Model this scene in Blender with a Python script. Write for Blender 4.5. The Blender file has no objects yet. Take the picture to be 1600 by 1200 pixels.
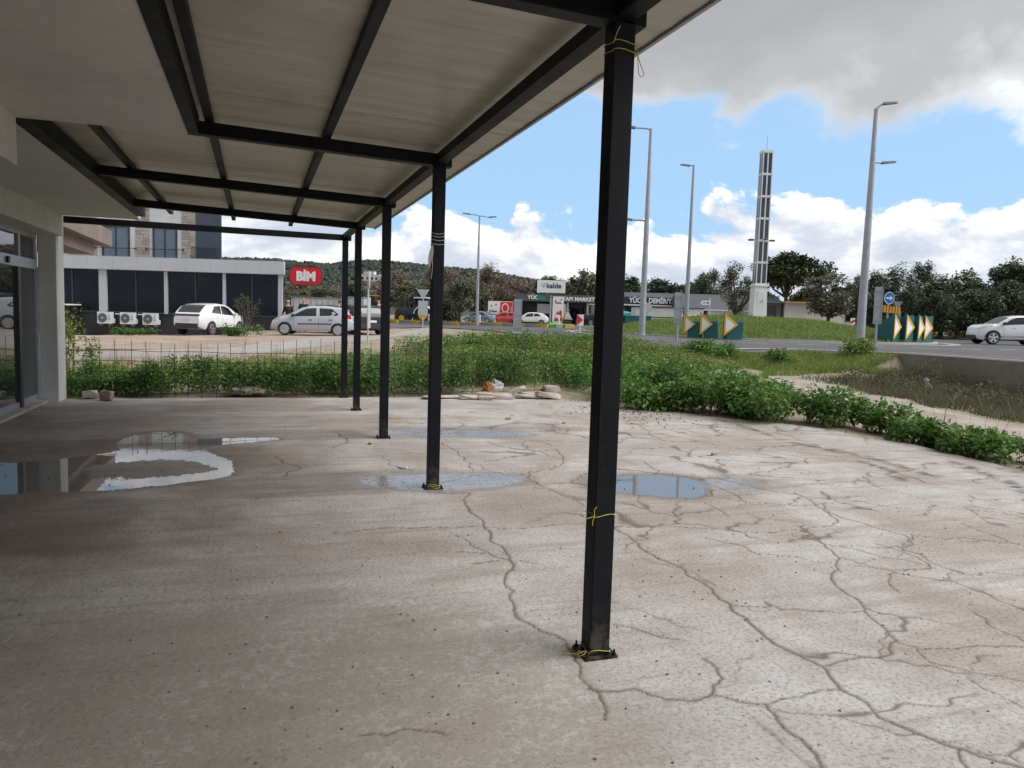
import bpy, bmesh, math, random
import numpy as np
from mathutils import Vector, Matrix, noise as mnoise
random.seed(7); RNG = np.random.default_rng(7)
S = bpy.context.scene
COL = S.collection
R = math.radians

# ------------------------------------------------------------ camera, sky, sun, exposure
cd = bpy.data.cameras.new('camera'); cam = bpy.data.objects.new('camera', cd); COL.objects.link(cam)
cd.sensor_width = 36; cd.lens = 36*1202/1600; cd.clip_start = .05; cd.clip_end = 6000
def cam_axes(yaw, pitch, roll):
    fw = Vector((math.sin(yaw)*math.cos(pitch), math.cos(yaw)*math.cos(pitch), -math.sin(pitch)))
    r0 = Vector((math.cos(yaw), -math.sin(yaw), 0)); u0 = r0.cross(fw)
    return r0*math.cos(roll)+u0*math.sin(roll), u0*math.cos(roll)-r0*math.sin(roll), fw
_r, _u, _f = cam_axes(R(18.486), R(5.037), R(1.75))
cam.matrix_world = Matrix(((_r.x, _u.x, -_f.x, 0), (_r.y, _u.y, -_f.y, 0), (_r.z, _u.z, -_f.z, 1.55), (0, 0, 0, 1)))
S.camera = cam
SUN_EL, SUN_AZ = R(48), R(115)          # azimuth clockwise from +Y: a veiled sun behind the camera, to the right
S.view_settings.view_transform = 'Standard'; S.view_settings.look = 'None'
S.view_settings.gamma = 1; S.view_settings.exposure = 1.38; S.view_settings.use_curve_mapping = False
sl = bpy.data.lights.new('sun', 'SUN'); sl.energy = 1.5; sl.angle = R(50); sl.color = (1, .975, .95)
so = bpy.data.objects.new('sun', sl); COL.objects.link(so)
_sd = Vector((math.sin(SUN_AZ)*math.cos(SUN_EL), math.cos(SUN_AZ)*math.cos(SUN_EL), math.sin(SUN_EL)))
so.rotation_euler = _sd.to_track_quat('Z', 'Y').to_euler(); so.location = (-20, -30, 40)

class NT:
    """small helper for building node trees"""
    def __init__(s, nt): s.nt = nt; s.n = nt.nodes; s.l = nt.links
    def new(s, t, **k):
        nd = s.n.new(t)
        for a, v in k.items(): setattr(nd, a, v)
        return nd
    def setv(s, nd, i, v):
        if isinstance(v, bpy.types.NodeSocket): s.l.new(v, nd.inputs[i])
        elif v is not None:
            try: nd.inputs[i].default_value = v
            except Exception: nd.inputs[i].default_value = tuple(v)+(1,)
    def math(s, op, a, b=None, c=None, clamp=False):
        nd = s.new('ShaderNodeMath', operation=op, use_clamp=clamp)
        s.setv(nd, 0, a); s.setv(nd, 1, b)
        if c is not None: s.setv(nd, 2, c)
        return nd.outputs[0]
    def vmath(s, op, a, b=None, sc=None):
        nd = s.new('ShaderNodeVectorMath', operation=op); s.setv(nd, 0, a)
        if b is not None: s.setv(nd, 1, b)
        if sc is not None: s.setv(nd, 3, sc)
        return nd.outputs[0]
    def noise(s, vec, scale, detail=6, rough=.55, dist=0, out=0):
        nd = s.new('ShaderNodeTexNoise'); s.setv(nd, 'Vector', vec); s.setv(nd, 'Scale', scale)
        s.setv(nd, 'Detail', detail); s.setv(nd, 'Roughness', rough); s.setv(nd, 'Distortion', dist); return nd.outputs[out]
    def ramp(s, f, stops, interp='LINEAR'):
        nd = s.new('ShaderNodeValToRGB'); s.setv(nd, 0, f); cr = nd.color_ramp; cr.interpolation = interp
        while len(cr.elements) < len(stops): cr.elements.new(.5)
        for e, (p, c) in zip(cr.elements, stops):
            e.position = p; e.color = (c, c, c, 1) if isinstance(c, (int, float)) else tuple(c)+(1,)
        return nd.outputs[0]
    def mix(s, f, a, b, blend='MIX'):
        nd = s.new('ShaderNodeMix', data_type='RGBA', blend_type=blend, clamp_factor=True)
        s.setv(nd, 0, f); s.setv(nd, 6, a); s.setv(nd, 7, b); return nd.outputs[2]
    def step(s, v, a, b):
        nd = s.new('ShaderNodeMapRange', interpolation_type='SMOOTHSTEP'); s.setv(nd, 0, v)
        s.setv(nd, 1, a); s.setv(nd, 2, b); return nd.outputs[0]

W = bpy.data.worlds.new('World'); S.world = W; W.use_nodes = True
def build_sky():
    t = NT(W.node_tree); t.n.clear()
    sky = t.new('ShaderNodeTexSky', sky_type='NISHITA', sun_disc=False, sun_elevation=SUN_EL, sun_rotation=SUN_AZ)
    d = t.vmath('NORMALIZE', t.new('ShaderNodeTexCoord').outputs['Generated'])
    z = t.new('ShaderNodeSeparateXYZ'); t.l.new(d, z.inputs[0]); z = z.outputs['Z']
    # clear sky between the clouds (pale blue, a little bluer than the haze-free model gives)
    blue = t.mix(.8, t.vmath('MULTIPLY', sky.outputs[0], (.42, .58, .72)), (1.75, 2.68, 3.8, 1))
    # cumulus bank along the horizon
    dv = t.vmath('MULTIPLY', d, (1, 1, 1.9))
    nb = t.noise(t.vmath('ADD', dv, (3.1, .4, 0)), 7.5, 9, .58, .3)
    nb2 = t.noise(t.vmath('ADD', dv, (3.1, .4, .045)), 7.5, 9, .58, .3)      # same field a little higher: lit tops, shaded bases
    nl = t.noise(t.vmath('MULTIPLY', d, (1, 1, .3)), 2.6, 2)
    sx = t.new('ShaderNodeSeparateXYZ'); t.l.new(d, sx.inputs[0])
    top = t.math('ADD', t.math('MULTIPLY_ADD', nl, .10, .082), t.math('MULTIPLY', t.step(sx.outputs['X'], .14, -.12), .10))   # the bank stands higher on the left, as the puddle shows
    v1 = t.math('ADD', t.math('MULTIPLY', t.math('SUBTRACT', top, z), 11), t.math('MULTIPLY', t.math('SUBTRACT', nb, .5), 3.2))
    m1 = t.step(v1, -.05, .16)
    lit = t.math('MULTIPLY_ADD', t.math('SUBTRACT', nb, nb2), 3.4, .62)
    nfine = t.noise(dv, 22, 6)
    lit = t.math('ADD', lit, t.math('MULTIPLY', t.math('SUBTRACT', nfine, .5), .5))
    lit = t.math('SUBTRACT', lit, t.math('MULTIPLY', t.step(v1, .15, 1.2), .35))
    ccol = t.ramp(lit, [(0, (2.32, 2.58, 3.10)), (.35, (2.92, 3.10, 3.44)), (.62, (3.87, 3.91, 4.04)), (.9, (5.33, 5.25, 5.16))])
    # grey deck overhead
    nd = t.noise(t.vmath('MULTIPLY', d, (1, 1, 1.5)), 4.6, 8, .55, .25)
    nd2 = t.noise(t.vmath('MULTIPLY', d, (1, 1, 1.6)), 1.6, 4)
    v2 = t.math('ADD', t.math('MULTIPLY', t.math('SUBTRACT', z, .246), 9), t.math('MULTIPLY', t.math('SUBTRACT', nd, .5), 2.6))
    m2 = t.step(v2, -.08, .2)
    thick = t.math('ADD', t.math('MULTIPLY', v2, .33), t.math('MULTIPLY', t.math('SUBTRACT', nd2, .5), 1.3))
    dcol = t.ramp(thick, [(0, (4.76, 4.76, 4.81)), (.07, (3.30, 3.36, 3.45)), (.22, (2.09, 2.14, 2.24)), (.5, (1.65, 1.69, 1.80)), (.8, (1.56, 1.59, 1.69)), (1, (2.14, 2.14, 2.19))])
    c = t.mix(m1, blue, ccol); c = t.mix(m2, c, dcol)
    bg = t.new('ShaderNodeBackground'); t.l.new(c, bg.inputs[0]); bg.inputs[1].default_value = .1
    out = t.new('ShaderNodeOutputWorld'); t.l.new(bg.outputs[0], out.inputs[0])
build_sky()

# ------------------------------------------------------------ materials
MATS = {}
def pm(name, col, rough=.6, var=.12, scale=4, bump=0, bscale=None, metal=0, spec=.5, col2=None, fac=.5, coat=0, emit=None, coord='Object'):
    """principled material with a two-scale noise on the colour and optional fine relief"""
    m = bpy.data.materials.new(name); m.use_nodes = True; t = NT(m.node_tree); b = t.n['Principled BSDF']
    tc = t.new('ShaderNodeTexCoord').outputs[coord]
    n1 = t.noise(tc, scale, 6, .6); n2 = t.noise(tc, scale*7, 4, .6)
    n = t.math('ADD', t.math('MULTIPLY', n1, .65), t.math('MULTIPLY', n2, .35))
    lo = tuple(max(0, c*(1-var*2.2)) for c in col); hi = tuple(min(1, c*(1+var*2.2)) for c in col)
    if col2: lo, hi = col2, col
    cc = t.ramp(n, [(.28, lo), (.72, hi)])
    t.l.new(cc, b.inputs['Base Color'])
    t.l.new(t.ramp(n1, [(.3, max(0, rough-.08)), (.7, min(1, rough+.08))]), b.inputs['Roughness'])
    b.inputs['Metallic'].default_value = metal; b.inputs['Specular IOR Level'].default_value = spec
    if coat: b.inputs['Coat Weight'].default_value = coat; b.inputs['Coat Roughness'].default_value = .05
    if emit: b.inputs['Emission Color'].default_value = tuple(col)+(1,); b.inputs['Emission Strength'].default_value = emit
    if bump:
        bp = t.new('ShaderNodeBump'); bp.inputs['Strength'].default_value = bump; bp.inputs['Distance'].default_value = .02
        t.l.new(t.noise(tc, bscale or scale*6, 6, .65), bp.inputs['Height']); t.l.new(bp.outputs[0], b.inputs['Normal'])
    MATS[name] = m; return m
def leafmat(name, cols, trans=.3, rough=.55):
    m = bpy.data.materials.new(name); m.use_nodes = True; t = NT(m.node_tree); b = t.n['Principled BSDF']
    g = t.new('ShaderNodeNewGeometry'); rnd = g.outputs['Random Per Island']
    c = t.ramp(rnd, [(i/(len(cols)-1) if len(cols) > 1 else 0, q) for i, q in enumerate(cols)])
    n = t.noise(g.outputs['Position'], 1.3, 3)
    c = t.mix(t.math('MULTIPLY', t.step(n, .35, .7), .35), c, cols[-1]+(1,))
    t.l.new(c, b.inputs['Base Color']); b.inputs['Roughness'].default_value = rough; b.inputs['Specular IOR Level'].default_value = .35
    tr = t.new('ShaderNodeBsdfTranslucent'); t.l.new(c, tr.inputs[0])
    ms = t.new('ShaderNodeMixShader'); ms.inputs[0].default_value = trans
    t.l.new(b.outputs[0], ms.inputs[1]); t.l.new(tr.outputs[0], ms.inputs[2])
    t.l.new(ms.outputs[0], t.n['Material Output'].inputs[0]); MATS[name] = m; return m
def glassmat(name, col, refl=1.6, rough=.03):
    m = bpy.data.materials.new(name); m.use_nodes = True; t = NT(m.node_tree); b = t.n['Principled BSDF']
    tc = t.new('ShaderNodeTexCoord').outputs['Object']
    t.l.new(t.mix(t.noise(tc, 1.5, 3), tuple(c*.7 for c in col)+(1,), tuple(c*1.3 for c in col)+(1,)), b.inputs['Base Color'])
    b.inputs['Roughness'].default_value = rough; b.inputs['IOR'].default_value = refl; b.inputs['Specular IOR Level'].default_value = .6
    MATS[name] = m; return m
M = MATS
pm('steel_black', (.007, .008, .011), .55, .2, 3, .05, 40, spec=.18)
pm('plaster', (.57, .555, .51), .85, .075, .9, .18, 50)
pm('plaster_white', (.60, .59, .55), .8, .05, 2, .1, 60)
pm('galv', (.36, .38, .41), .5, .12, 3, .03, 30, metal=.35)
pm('galv_light', (.47, .50, .53), .5, .1, 3, metal=.2)
pm('white_paint', (.74, .75, .75), .45, .04, 2)
pm('white_wall', (.66, .66, .64), .8, .07, .8, .05)
pm('fascia_grey', (.50, .53, .56), .5, .04, .5)
pm('dark_wall', (.030, .033, .039), .7, .15, .7, .05)
pm('frame_dark', (.035, .038, .043), .45, .12, 3)
pm('alu', (.42, .45, .48), .4, .06, 2, metal=.5)
pm('red_sign', (.62, .012, .018), .4, .05, 2)
pm('red_panel', (.55, .03, .03), .45, .12, 6)
pm('white_sign', (.80, .80, .80), .45, .03, 3)
pm('black', (.012, .012, .013), .55, .2, 6)
pm('rubber', (.018, .018, .019), .8, .2, 10, .1)
pm('teal', (.012, .105, .115), .5, .15, 2)
pm('teal_light', (.05, .30, .33), .5, .15, 2)
pm('yellow', (.72, .40, .03), .5, .1, 4)
pm('orange', (.75, .26, .03), .5, .15, 4)
pm('blue_sign', (.01, .16, .55), .4, .05, 4)
pm('navy', (.03, .05, .12), .5, .05, 4)
pm('green_sign', (.02, .35, .14), .5, .1, 4)
pm('green_plastic', (.06, .50, .10), .5, .1, 4)
pm('wood', (.42, .26, .13), .75, .25, 6, .2)
pm('bark', (.075, .06, .048), .9, .3, 5, .6, 18)
pm('bark_grey', (.12, .105, .09), .9, .3, 5, .6, 18)
pm('concrete', (.36, .33, .29), .9, .18, 1.5, .35, 22)
pm('concrete_stained', (.27, .245, .21), .92, .3, .9, .4, 18, col2=(.13, .115, .10))
pm('concrete_pink', (.20, .155, .14), .9, .16, .9, .2, 20)
pm('rubble', (.42, .37, .32), .95, .2, 5, .5, 30)
pm('rubble_red', (.34, .25, .20), .95, .2, 5, .5, 30)
pm('stone_clad', (.44, .38, .34), .9, .22, 2.5, .5, 14)
pm('stone_clad_b', (.36, .29, .25), .9, .22, 2.5, .5, 14)
pm('kerb_yellow', (.50, .36, .05), .75, .2, 3)
pm('kerb_grey', (.26, .26, .26), .85, .15, 3)
pm('string_yellow', (.55, .50, .10), .7, .2, 30)
pm('string_white', (.60, .60, .58), .7, .1, 30)
pm('cloth_grey', (.30, .29, .27), .9, .2, 12, .3)
pm('plastic_bag', (.62, .64, .68), .35, .1, 8, .3)
pm('skin', (.48, .27, .19), .55, .06, 12)
pm('jacket_black', (.015, .016, .018), .85, .2, 10)
pm('jacket_teal', (.020, .032, .036), .85, .2, 10)
pm('jacket_grey', (.05, .053, .062), .8, .2, 10)
pm('trousers', (.018, .019, .024), .85, .2, 10)
pm('hair_grey', (.35, .34, .32), .8, .2, 30)
pm('hair_brown', (.06, .035, .02), .8, .2, 30)
pm('soil', (.27, .20, .145), .95, .3, .7, .5, 9, col2=(.17, .125, .085), coord='Generated')
glassmat('window_glass', (.008, .013, .020), 1.25, .05)
glassmat('car_glass', (.012, .015, .018), 1.6, .03)
glassmat('shop_glass', (.030, .038, .040), 2.1, .02)
glassmat('apt_glass', (.10, .14, .19), 1.6, .05)
glassmat('solar_glass', (.02, .03, .048), 1.5, .12)

# ------------------------------------------------------------ mesh helpers
def np_mesh(name, V, F, mat, parent=None, smooth=False, kind=None):
    V = np.asarray(V, dtype=np.float32); F = np.asarray(F, dtype=np.int32); k = F.shape[1]
    me = bpy.data.meshes.new(name); me.vertices.add(len(V)); me.vertices.foreach_set('co', V.ravel())
    me.loops.add(F.size); me.loops.foreach_set('vertex_index', F.ravel())
    me.polygons.add(len(F)); me.polygons.foreach_set('loop_start', np.arange(0, F.size, k, dtype=np.int32))
    me.polygons.foreach_set('loop_total', np.full(len(F), k, dtype=np.int32))
    if smooth: me.polygons.foreach_set('use_smooth', np.ones(len(F), dtype=bool))
    me.update(calc_edges=True); me.validate()
    if mat: me.materials.append(M[mat] if isinstance(mat, str) else mat)
    o = bpy.data.objects.new(name, me); COL.objects.link(o)
    if parent: o.parent = parent
    if kind: o['kind'] = kind
    return o
class MB:
    def __init__(s): s.v = []; s.f = []
    def add(s, vs, fs):
        n = len(s.v); s.v += [tuple(p) for p in vs]; s.f += [tuple(i+n for i in f) for f in fs]; return s
    def box(s, a, b, rot=None, bev=0):
        x0, y0, z0 = a; x1, y1, z1 = b
        vs = [Vector(p) for p in ((x0, y0, z0), (x1, y0, z0), (x1, y1, z0), (x0, y1, z0), (x0, y0, z1), (x1, y0, z1), (x1, y1, z1), (x0, y1, z1))]
        if rot is not None: vs = [rot @ p for p in vs]
        return s.add(vs, [(3, 2, 1, 0), (4, 5, 6, 7), (0, 1, 5, 4), (1, 2, 6, 5), (2, 3, 7, 6), (3, 0, 4, 7)])
    def tube(s, pts, rad, n=8, cap=True):
        pts = [Vector(p) for p in pts]; rad = rad if isinstance(rad, (list, tuple)) else [rad]*len(pts)
        vs = []; fs = []; up = None
        for i, p in enumerate(pts):
            d = (pts[min(i+1, len(pts)-1)]-pts[max(i-1, 0)]).normalized()
            if up is None: up = d.orthogonal().normalized()
            a = (up-d*up.dot(d)); a = a.normalized() if a.length > 1e-6 else d.orthogonal().normalized(); up = a; b = d.cross(a)
            for k in range(n):
                t = 2*math.pi*k/n; vs.append(p+(a*math.cos(t)+b*math.sin(t))*rad[i])
        for i in range(len(pts)-1):
            for k in range(n): fs.append((i*n+k, i*n+(k+1) % n, (i+1)*n+(k+1) % n, (i+1)*n+k))
        if cap: fs.append(tuple(range(n-1, -1, -1))); fs.append(tuple((len(pts)-1)*n+k for k in range(n)))
        return s.add(vs, fs)
    def prism(s, poly, o, ax, ay, az):
        """poly (2-D) in the plane o+u*ax+v*ay, thickened by az"""
        o, ax, ay, az = map(Vector, (o, ax, ay, az)); n = len(poly)
        vs = [o+ax*u+ay*v for u, v in poly]+[o+ax*u+ay*v+az for u, v in poly]
        return s.add(vs, [tuple(range(n-1, -1, -1)), tuple(range(n, 2*n))]+[(i, (i+1) % n, n+(i+1) % n, n+i) for i in range(n)])
    def ring(s, outer, inner, o, ax, ay, az):
        o, ax, ay, az = map(Vector, (o, ax, ay, az)); n = len(outer); vs = []
        for off in (Vector((0, 0, 0)), az):
            for pl in (outer, inner): vs += [o+ax*u+ay*v+off for u, v in pl]
        fs = []
        for i in range(n):
            j = (i+1) % n
            fs += [(i, n+i, n+j, j), (2*n+i, 2*n+j, 3*n+j, 3*n+i), (i, j, 2*n+j, 2*n+i), (n+i, 3*n+i, 3*n+j, n+j)]
        return s.add(vs, fs)
    def build(s, name, mat, parent=None, smooth=False, bevel=0, loc=None):
        me = bpy.data.meshes.new(name); me.from_pydata([tuple(v) for v in s.v], [], s.f)
        bm = bmesh.new(); bm.from_mesh(me); bmesh.ops.recalc_face_normals(bm, faces=bm.faces)
        if bevel: bmesh.ops.bevel(bm, geom=bm.edges[:], offset=bevel, segments=2, affect='EDGES', profile=.6)
        bm.to_mesh(me); bm.free(); me.materials.append(M[mat] if isinstance(mat, str) else mat)
        if smooth: me.shade_smooth() if hasattr(me, 'shade_smooth') else None
        if smooth == 'auto': me.set_sharp_from_angle(angle=R(35))
        o = bpy.data.objects.new(name, me); COL.objects.link(o)
        if parent is not None: o.parent = parent
        if loc is not None: o.location = loc
        return o
def tag(o, label=None, cat=None, group=None, kind=None):
    for k, v in (('label', label), ('category', cat), ('group', group), ('kind', kind)):
        if v: o[k] = v
    return o
def thing(name, label, cat, loc=(0, 0, 0), rz=0, group=None):
    o = bpy.data.objects.new(name, None); COL.objects.link(o); o.location = loc; o.rotation_euler = (0, 0, rz)
    o.empty_display_size = .2; return tag(o, label, cat, group)
def dup(root, loc, rz=None, label=None, scale=None):
    c = root.copy(); COL.objects.link(c); c.location = loc
    if rz is not None: c.rotation_euler = (0, 0, rz)
    if scale: c.scale = scale if hasattr(scale, '__len__') else (scale,)*3
    if label: c['label'] = label
    for ch in list(root.children):
        q = ch.copy(); COL.objects.link(q); q.parent = c
        for g in list(ch.children):
            w = g.copy(); COL.objects.link(w); w.parent = q
    return c
def text_part(name, txt, size, mat, parent, loc, ax, up, depth=.03, bold=.0, align='CENTER', sx=1):
    cu = bpy.data.curves.new(name, 'FONT'); cu.body = txt; cu.size = size; cu.extrude = depth/2; cu.offset = bold
    cu.align_x = align; cu.align_y = 'CENTER'; cu.resolution_u = 3
    tmp = bpy.data.objects.new('tmp_text', cu); COL.objects.link(tmp); bpy.context.view_layer.update()
    me = bpy.data.meshes.new_from_object(tmp.evaluated_get(bpy.context.evaluated_depsgraph_get()))
    bpy.data.objects.remove(tmp); bpy.data.curves.remove(cu)
    ax = Vector(ax).normalized(); up = Vector(up).normalized(); nz = ax.cross(up)
    me.transform(Matrix(((ax.x*sx, up.x, nz.x, loc[0]), (ax.y*sx, up.y, nz.y, loc[1]), (ax.z*sx, up.z, nz.z, loc[2]), (0, 0, 0, 1))))
    me.materials.clear(); me.materials.append(M[mat]); me.name = name
    o = bpy.data.objects.new(name, me); COL.objects.link(o); o.parent = parent; return o
def rot_z(a): return Matrix.Rotation(a, 3, 'Z')
# ------------------------------------------------------------ terrain
XR = [(-8, 7.7), (2, 7.9), (6.26, 8.19), (8.32, 8.41), (10.0, 7.92), (11.0, 7.1), (12.66, 6.3), (13.75, 5.5), (14.2, 5.2)]
CP = np.array([(-12, -8, -.03), (-3, 0, -.03), (0, 4, -.03), (4, 0, -.03), (0, 10, -.03), (4, 9, -.03), (-3, 13.5, -.03), (1, 13.5, -.03), (5, 12, -.02), (8, 4, -.03), (8, 9, -.03),
 (8, -6, -.03), (-3, 16, 0), (0, 17, .0), (3, 16, .02), (5.4, 15.5, .10), (6, 18, .34), (8, 21.5, .58), (11, 21.5, .66), (13, 20.9, .70), (16.5, 20.8, .72), (8.5, 16.5, .16), (7.2, 13.2, .02),
 (11, 18.5, .30), (14, 18.3, .10), (17, 18.6, .25), (16.5, 17.0, .0), (11, 14, -.05), (14, 16, -.08), (10, 9.5, -.08), (12, 6, -.10), (16, 10, -.18), (18, 6, -.16), (18, 14, -.15), (13, 0, -.15), (17, -8, -.2), (10, -10, -.1),
 (21.5, 14, .66), (22, 5, .66), (22, -10, .66), (22, 20, .70), (28, 10, .70), (28, -10, .66),
 (7, 30, .55), (8, 34.6, .52), (4.3, 27.6, .33), (-1.5, 24, .05), (-1.5, 28, .08), (1.2, 31.5, .2), (1, 24, .10), (-4, 20, -.05), (-9, 24, -.1), (-10.4, 50.9, -.42), (-6, 48.8, -.2), (1.4, 46.5, .26), (-2.5, 44, -.06), (1.3, 37.5, .22), (3.5, 36.8, .30),
 (4.7, 41.7, .28), (9.2, 44.4, .50), (14.5, 74, .58), (16.9, 60, .66), (15, 61.6, .56), (26, 91, .56), (29, 91, .56), (32, 90, .54), (22.7, 56, .63), (13, 38, .62), (31, 79.6, .66), (48, 79, .9), (33, 63, .85), (39, 62, .9), (45, 61, 1.5), (50, 62, 1.6),
 (26, 37, .68), (18, 30, .70), (37.7, 31.8, .72), (60, 20, .8), (45, 45, .85), (43, 52, 1.3), (36, 53, 1.1), (70, 45, 1.1), (60, 70, 1.6), (0, 100, 1), (40, 120, 1.2), (90, 90, 1.8), (120, 20, 1.2), (-40, 40, -.6), (-40, 100, 0), (-60, -20, -.4), (60, -40, .6)])
def H_arr(X, Y):
    X = np.asarray(X, float); Y = np.asarray(Y, float); out = np.zeros(X.shape); ws = np.zeros(X.shape)
    for cx, cy, cz in CP:
        d2 = (X-cx)**2+(Y-cy)**2; w = 1/(d2+1.2)**1.9; out += w*cz; ws += w
    return out/ws
def H(x, y): return float(H_arr(np.array([x]), np.array([y]))[0])
def axis(lo, hi, dense, far):
    a = list(np.arange(lo, hi+1e-6, dense)); x = hi; s = dense
    while x < far: s *= 1.35; x += s; a.append(x)
    x = lo; s = dense
    while x > -far: s *= 1.35; x -= s; a.insert(0, x)
    return np.array(a)
def grid_faces(nx, ny):
    i = np.arange((nx-1)*(ny-1)); r = i//(nx-1); c = i % (nx-1); a = r*nx+c
    return np.stack([a, a+1, a+nx+1, a+nx], 1)
IC = (26.6, 37.4); IR = 9.6
def H_road(X, Y):
    X = np.asarray(X, float); Y = np.asarray(Y, float); h = H_arr(X, Y)
    w = np.clip((24-np.hypot(X-IC[0], Y-IC[1]))/8, 0, 1); w = w*w*(3-2*w); h = h*(1-w)+.74*w
    w2 = np.clip((X-17)/1.5, 0, 1)*np.clip((22-Y)/3, 0, 1)*np.clip((34-X)/2, 0, 1); return h*(1-w2)+.74*w2
road_poly = [(18.7, -45), (18.7, 18.6), (18.2, 19.5), (16.5, 20.2), (13.0, 20.6), (11.4, 21.6), (10.6, 24.5), (10.6, 30), (11.4, 38), (9.5, 46), (4.5, 58), (-8, 80), (2, 92), (12, 66.8), (22.5, 56.4), (24.5, 58), (27, 78),
             (36, 76), (34, 62), (40, 57), (46, 47), (50, 40), (70, 30), (120, 12), (120, 2), (62, 18), (44, 22), (34, 18), (31, 10), (31, -45)]
def sdf(poly, X, Y):
    d = np.full(X.shape, 1e9); ins = np.zeros(X.shape, bool); n = len(poly)
    for i in range(n):
        x0, y0 = poly[i]; x1, y1 = poly[(i+1) % n]; dx = x1-x0; dy = y1-y0
        t = np.clip(((X-x0)*dx+(Y-y0)*dy)/(dx*dx+dy*dy+1e-9), 0, 1); d = np.minimum(d, np.hypot(X-x0-t*dx, Y-y0-t*dy))
        cr_ = ((y0 > Y) != (y1 > Y)) & (X < dx*(Y-y0)/(dy+1e-12)+x0); ins ^= cr_
    return np.where(ins, d, -d)
def H_terr(X, Y):
    """ground height: the free terrain, raised to meet the road along its verges (the wall keeps the drop on the right)"""
    X = np.asarray(X, float); Y = np.asarray(Y, float); h = H_arr(X, Y)
    w = np.clip((sdf(road_poly, X, Y)+2.4)/2.4, 0, 1); w = w*w*(3-2*w); w = np.where((X < 19.3) & (Y < 18.3), 0, w)
    h = h*(1-w)+(H_road(X, Y)+.01)*w
    xe = np.interp(Y, [p[0] for p in XR], [p[1] for p in XR]); ins = (X < xe+.25) & (X > -9) & (Y < 14.3) & (Y > -9); h = np.where(ins, np.minimum(h, -.07), h)
    return h+np.sin(X*1.7+Y*.6)*np.sin(Y*1.3-X*.5)*.02*((np.abs(X) < 60) & (Y < 90) & (w < .5))
def H(x, y): return float(H_terr(np.array([x]), np.array([y]))[0])
gx = axis(-14, 30, .55, 3500); gy = axis(13, 66, .55, 3500)
GX, GY = np.meshgrid(gx, gy); GZ = H_terr(GX, GY)
def mat_ground():
    m = bpy.data.materials.new('ground_soil'); m.use_nodes = True; t = NT(m.node_tree); b = t.n['Principled BSDF']
    p = t.new('ShaderNodeNewGeometry').outputs['Position']
    n1 = t.noise(p, .35, 6, .6); n2 = t.noise(p, 3.5, 6, .65); n3 = t.noise(p, 22, 4, .6)
    c = t.ramp(n2, [(.3, (.20, .155, .11)), (.55, (.34, .275, .21)), (.75, (.46, .41, .35))])
    c = t.mix(t.math('MULTIPLY', t.step(n1, .42, .62), .6), c, (.13, .145, .045, 1))
    c = t.mix(t.math('MULTIPLY', t.step(n3, .55, .75), .4), c, (.52, .48, .42, 1))
    t.l.new(c, b.inputs['Base Color']); b.inputs['Roughness'].default_value = .95
    bp = t.new('ShaderNodeBump'); bp.inputs['Strength'].default_value = .6; bp.inputs['Distance'].default_value = .05
    t.l.new(t.math('ADD', n2, t.math('MULTIPLY', n3, .5)), bp.inputs['Height']); t.l.new(bp.outputs[0], b.inputs['Normal'])
    M['ground_soil'] = m
def mat_speckle(name, base, dark, light, sc=1, rough=.9, bump=.3):
    m = bpy.data.materials.new(name); m.use_nodes = True; t = NT(m.node_tree); b = t.n['Principled BSDF']
    p = t.new('ShaderNodeNewGeometry').outputs['Position']
    n1 = t.noise(p, .45*sc, 5, .6); n2 = t.noise(p, 4*sc, 6, .65); n3 = t.noise(p, 45*sc, 3, .7)
    c = t.mix(t.step(n1, .35, .68), dark+(1,), base+(1,))
    c = t.mix(t.math('MULTIPLY', t.step(n2, .5, .72), .55), c, light+(1,))
    c = t.mix(t.math('MULTIPLY', t.step(n3, .5, .7), .35), c, tuple(x*.55 for x in base)+(1,))
    t.l.new(c, b.inputs['Base Color']); b.inputs['Roughness'].default_value = rough
    bp = t.new('ShaderNodeBump'); bp.inputs['Strength'].default_value = bump; bp.inputs['Distance'].default_value = .03
    t.l.new(t.math('ADD', n2, n3), bp.inputs['Height']); t.l.new(bp.outputs[0], b.inputs['Normal']); M[name] = m
mat_ground()
mat_speckle('asphalt', (.105, .105, .11), (.075, .075, .08), (.15, .15, .15), 1, .85)
mat_speckle('gravel', (.40, .32, .26), (.30, .225, .175), (.50, .45, .40), 1.2, .95, .5)
mat_speckle('pavement', (.38, .36, .34), (.30, .28, .26), (.46, .44, .42), 1, .9)
mat_speckle('path_soil', (.42, .375, .33), (.30, .25, .20), (.52, .49, .45), 2, .95, .5)

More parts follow.
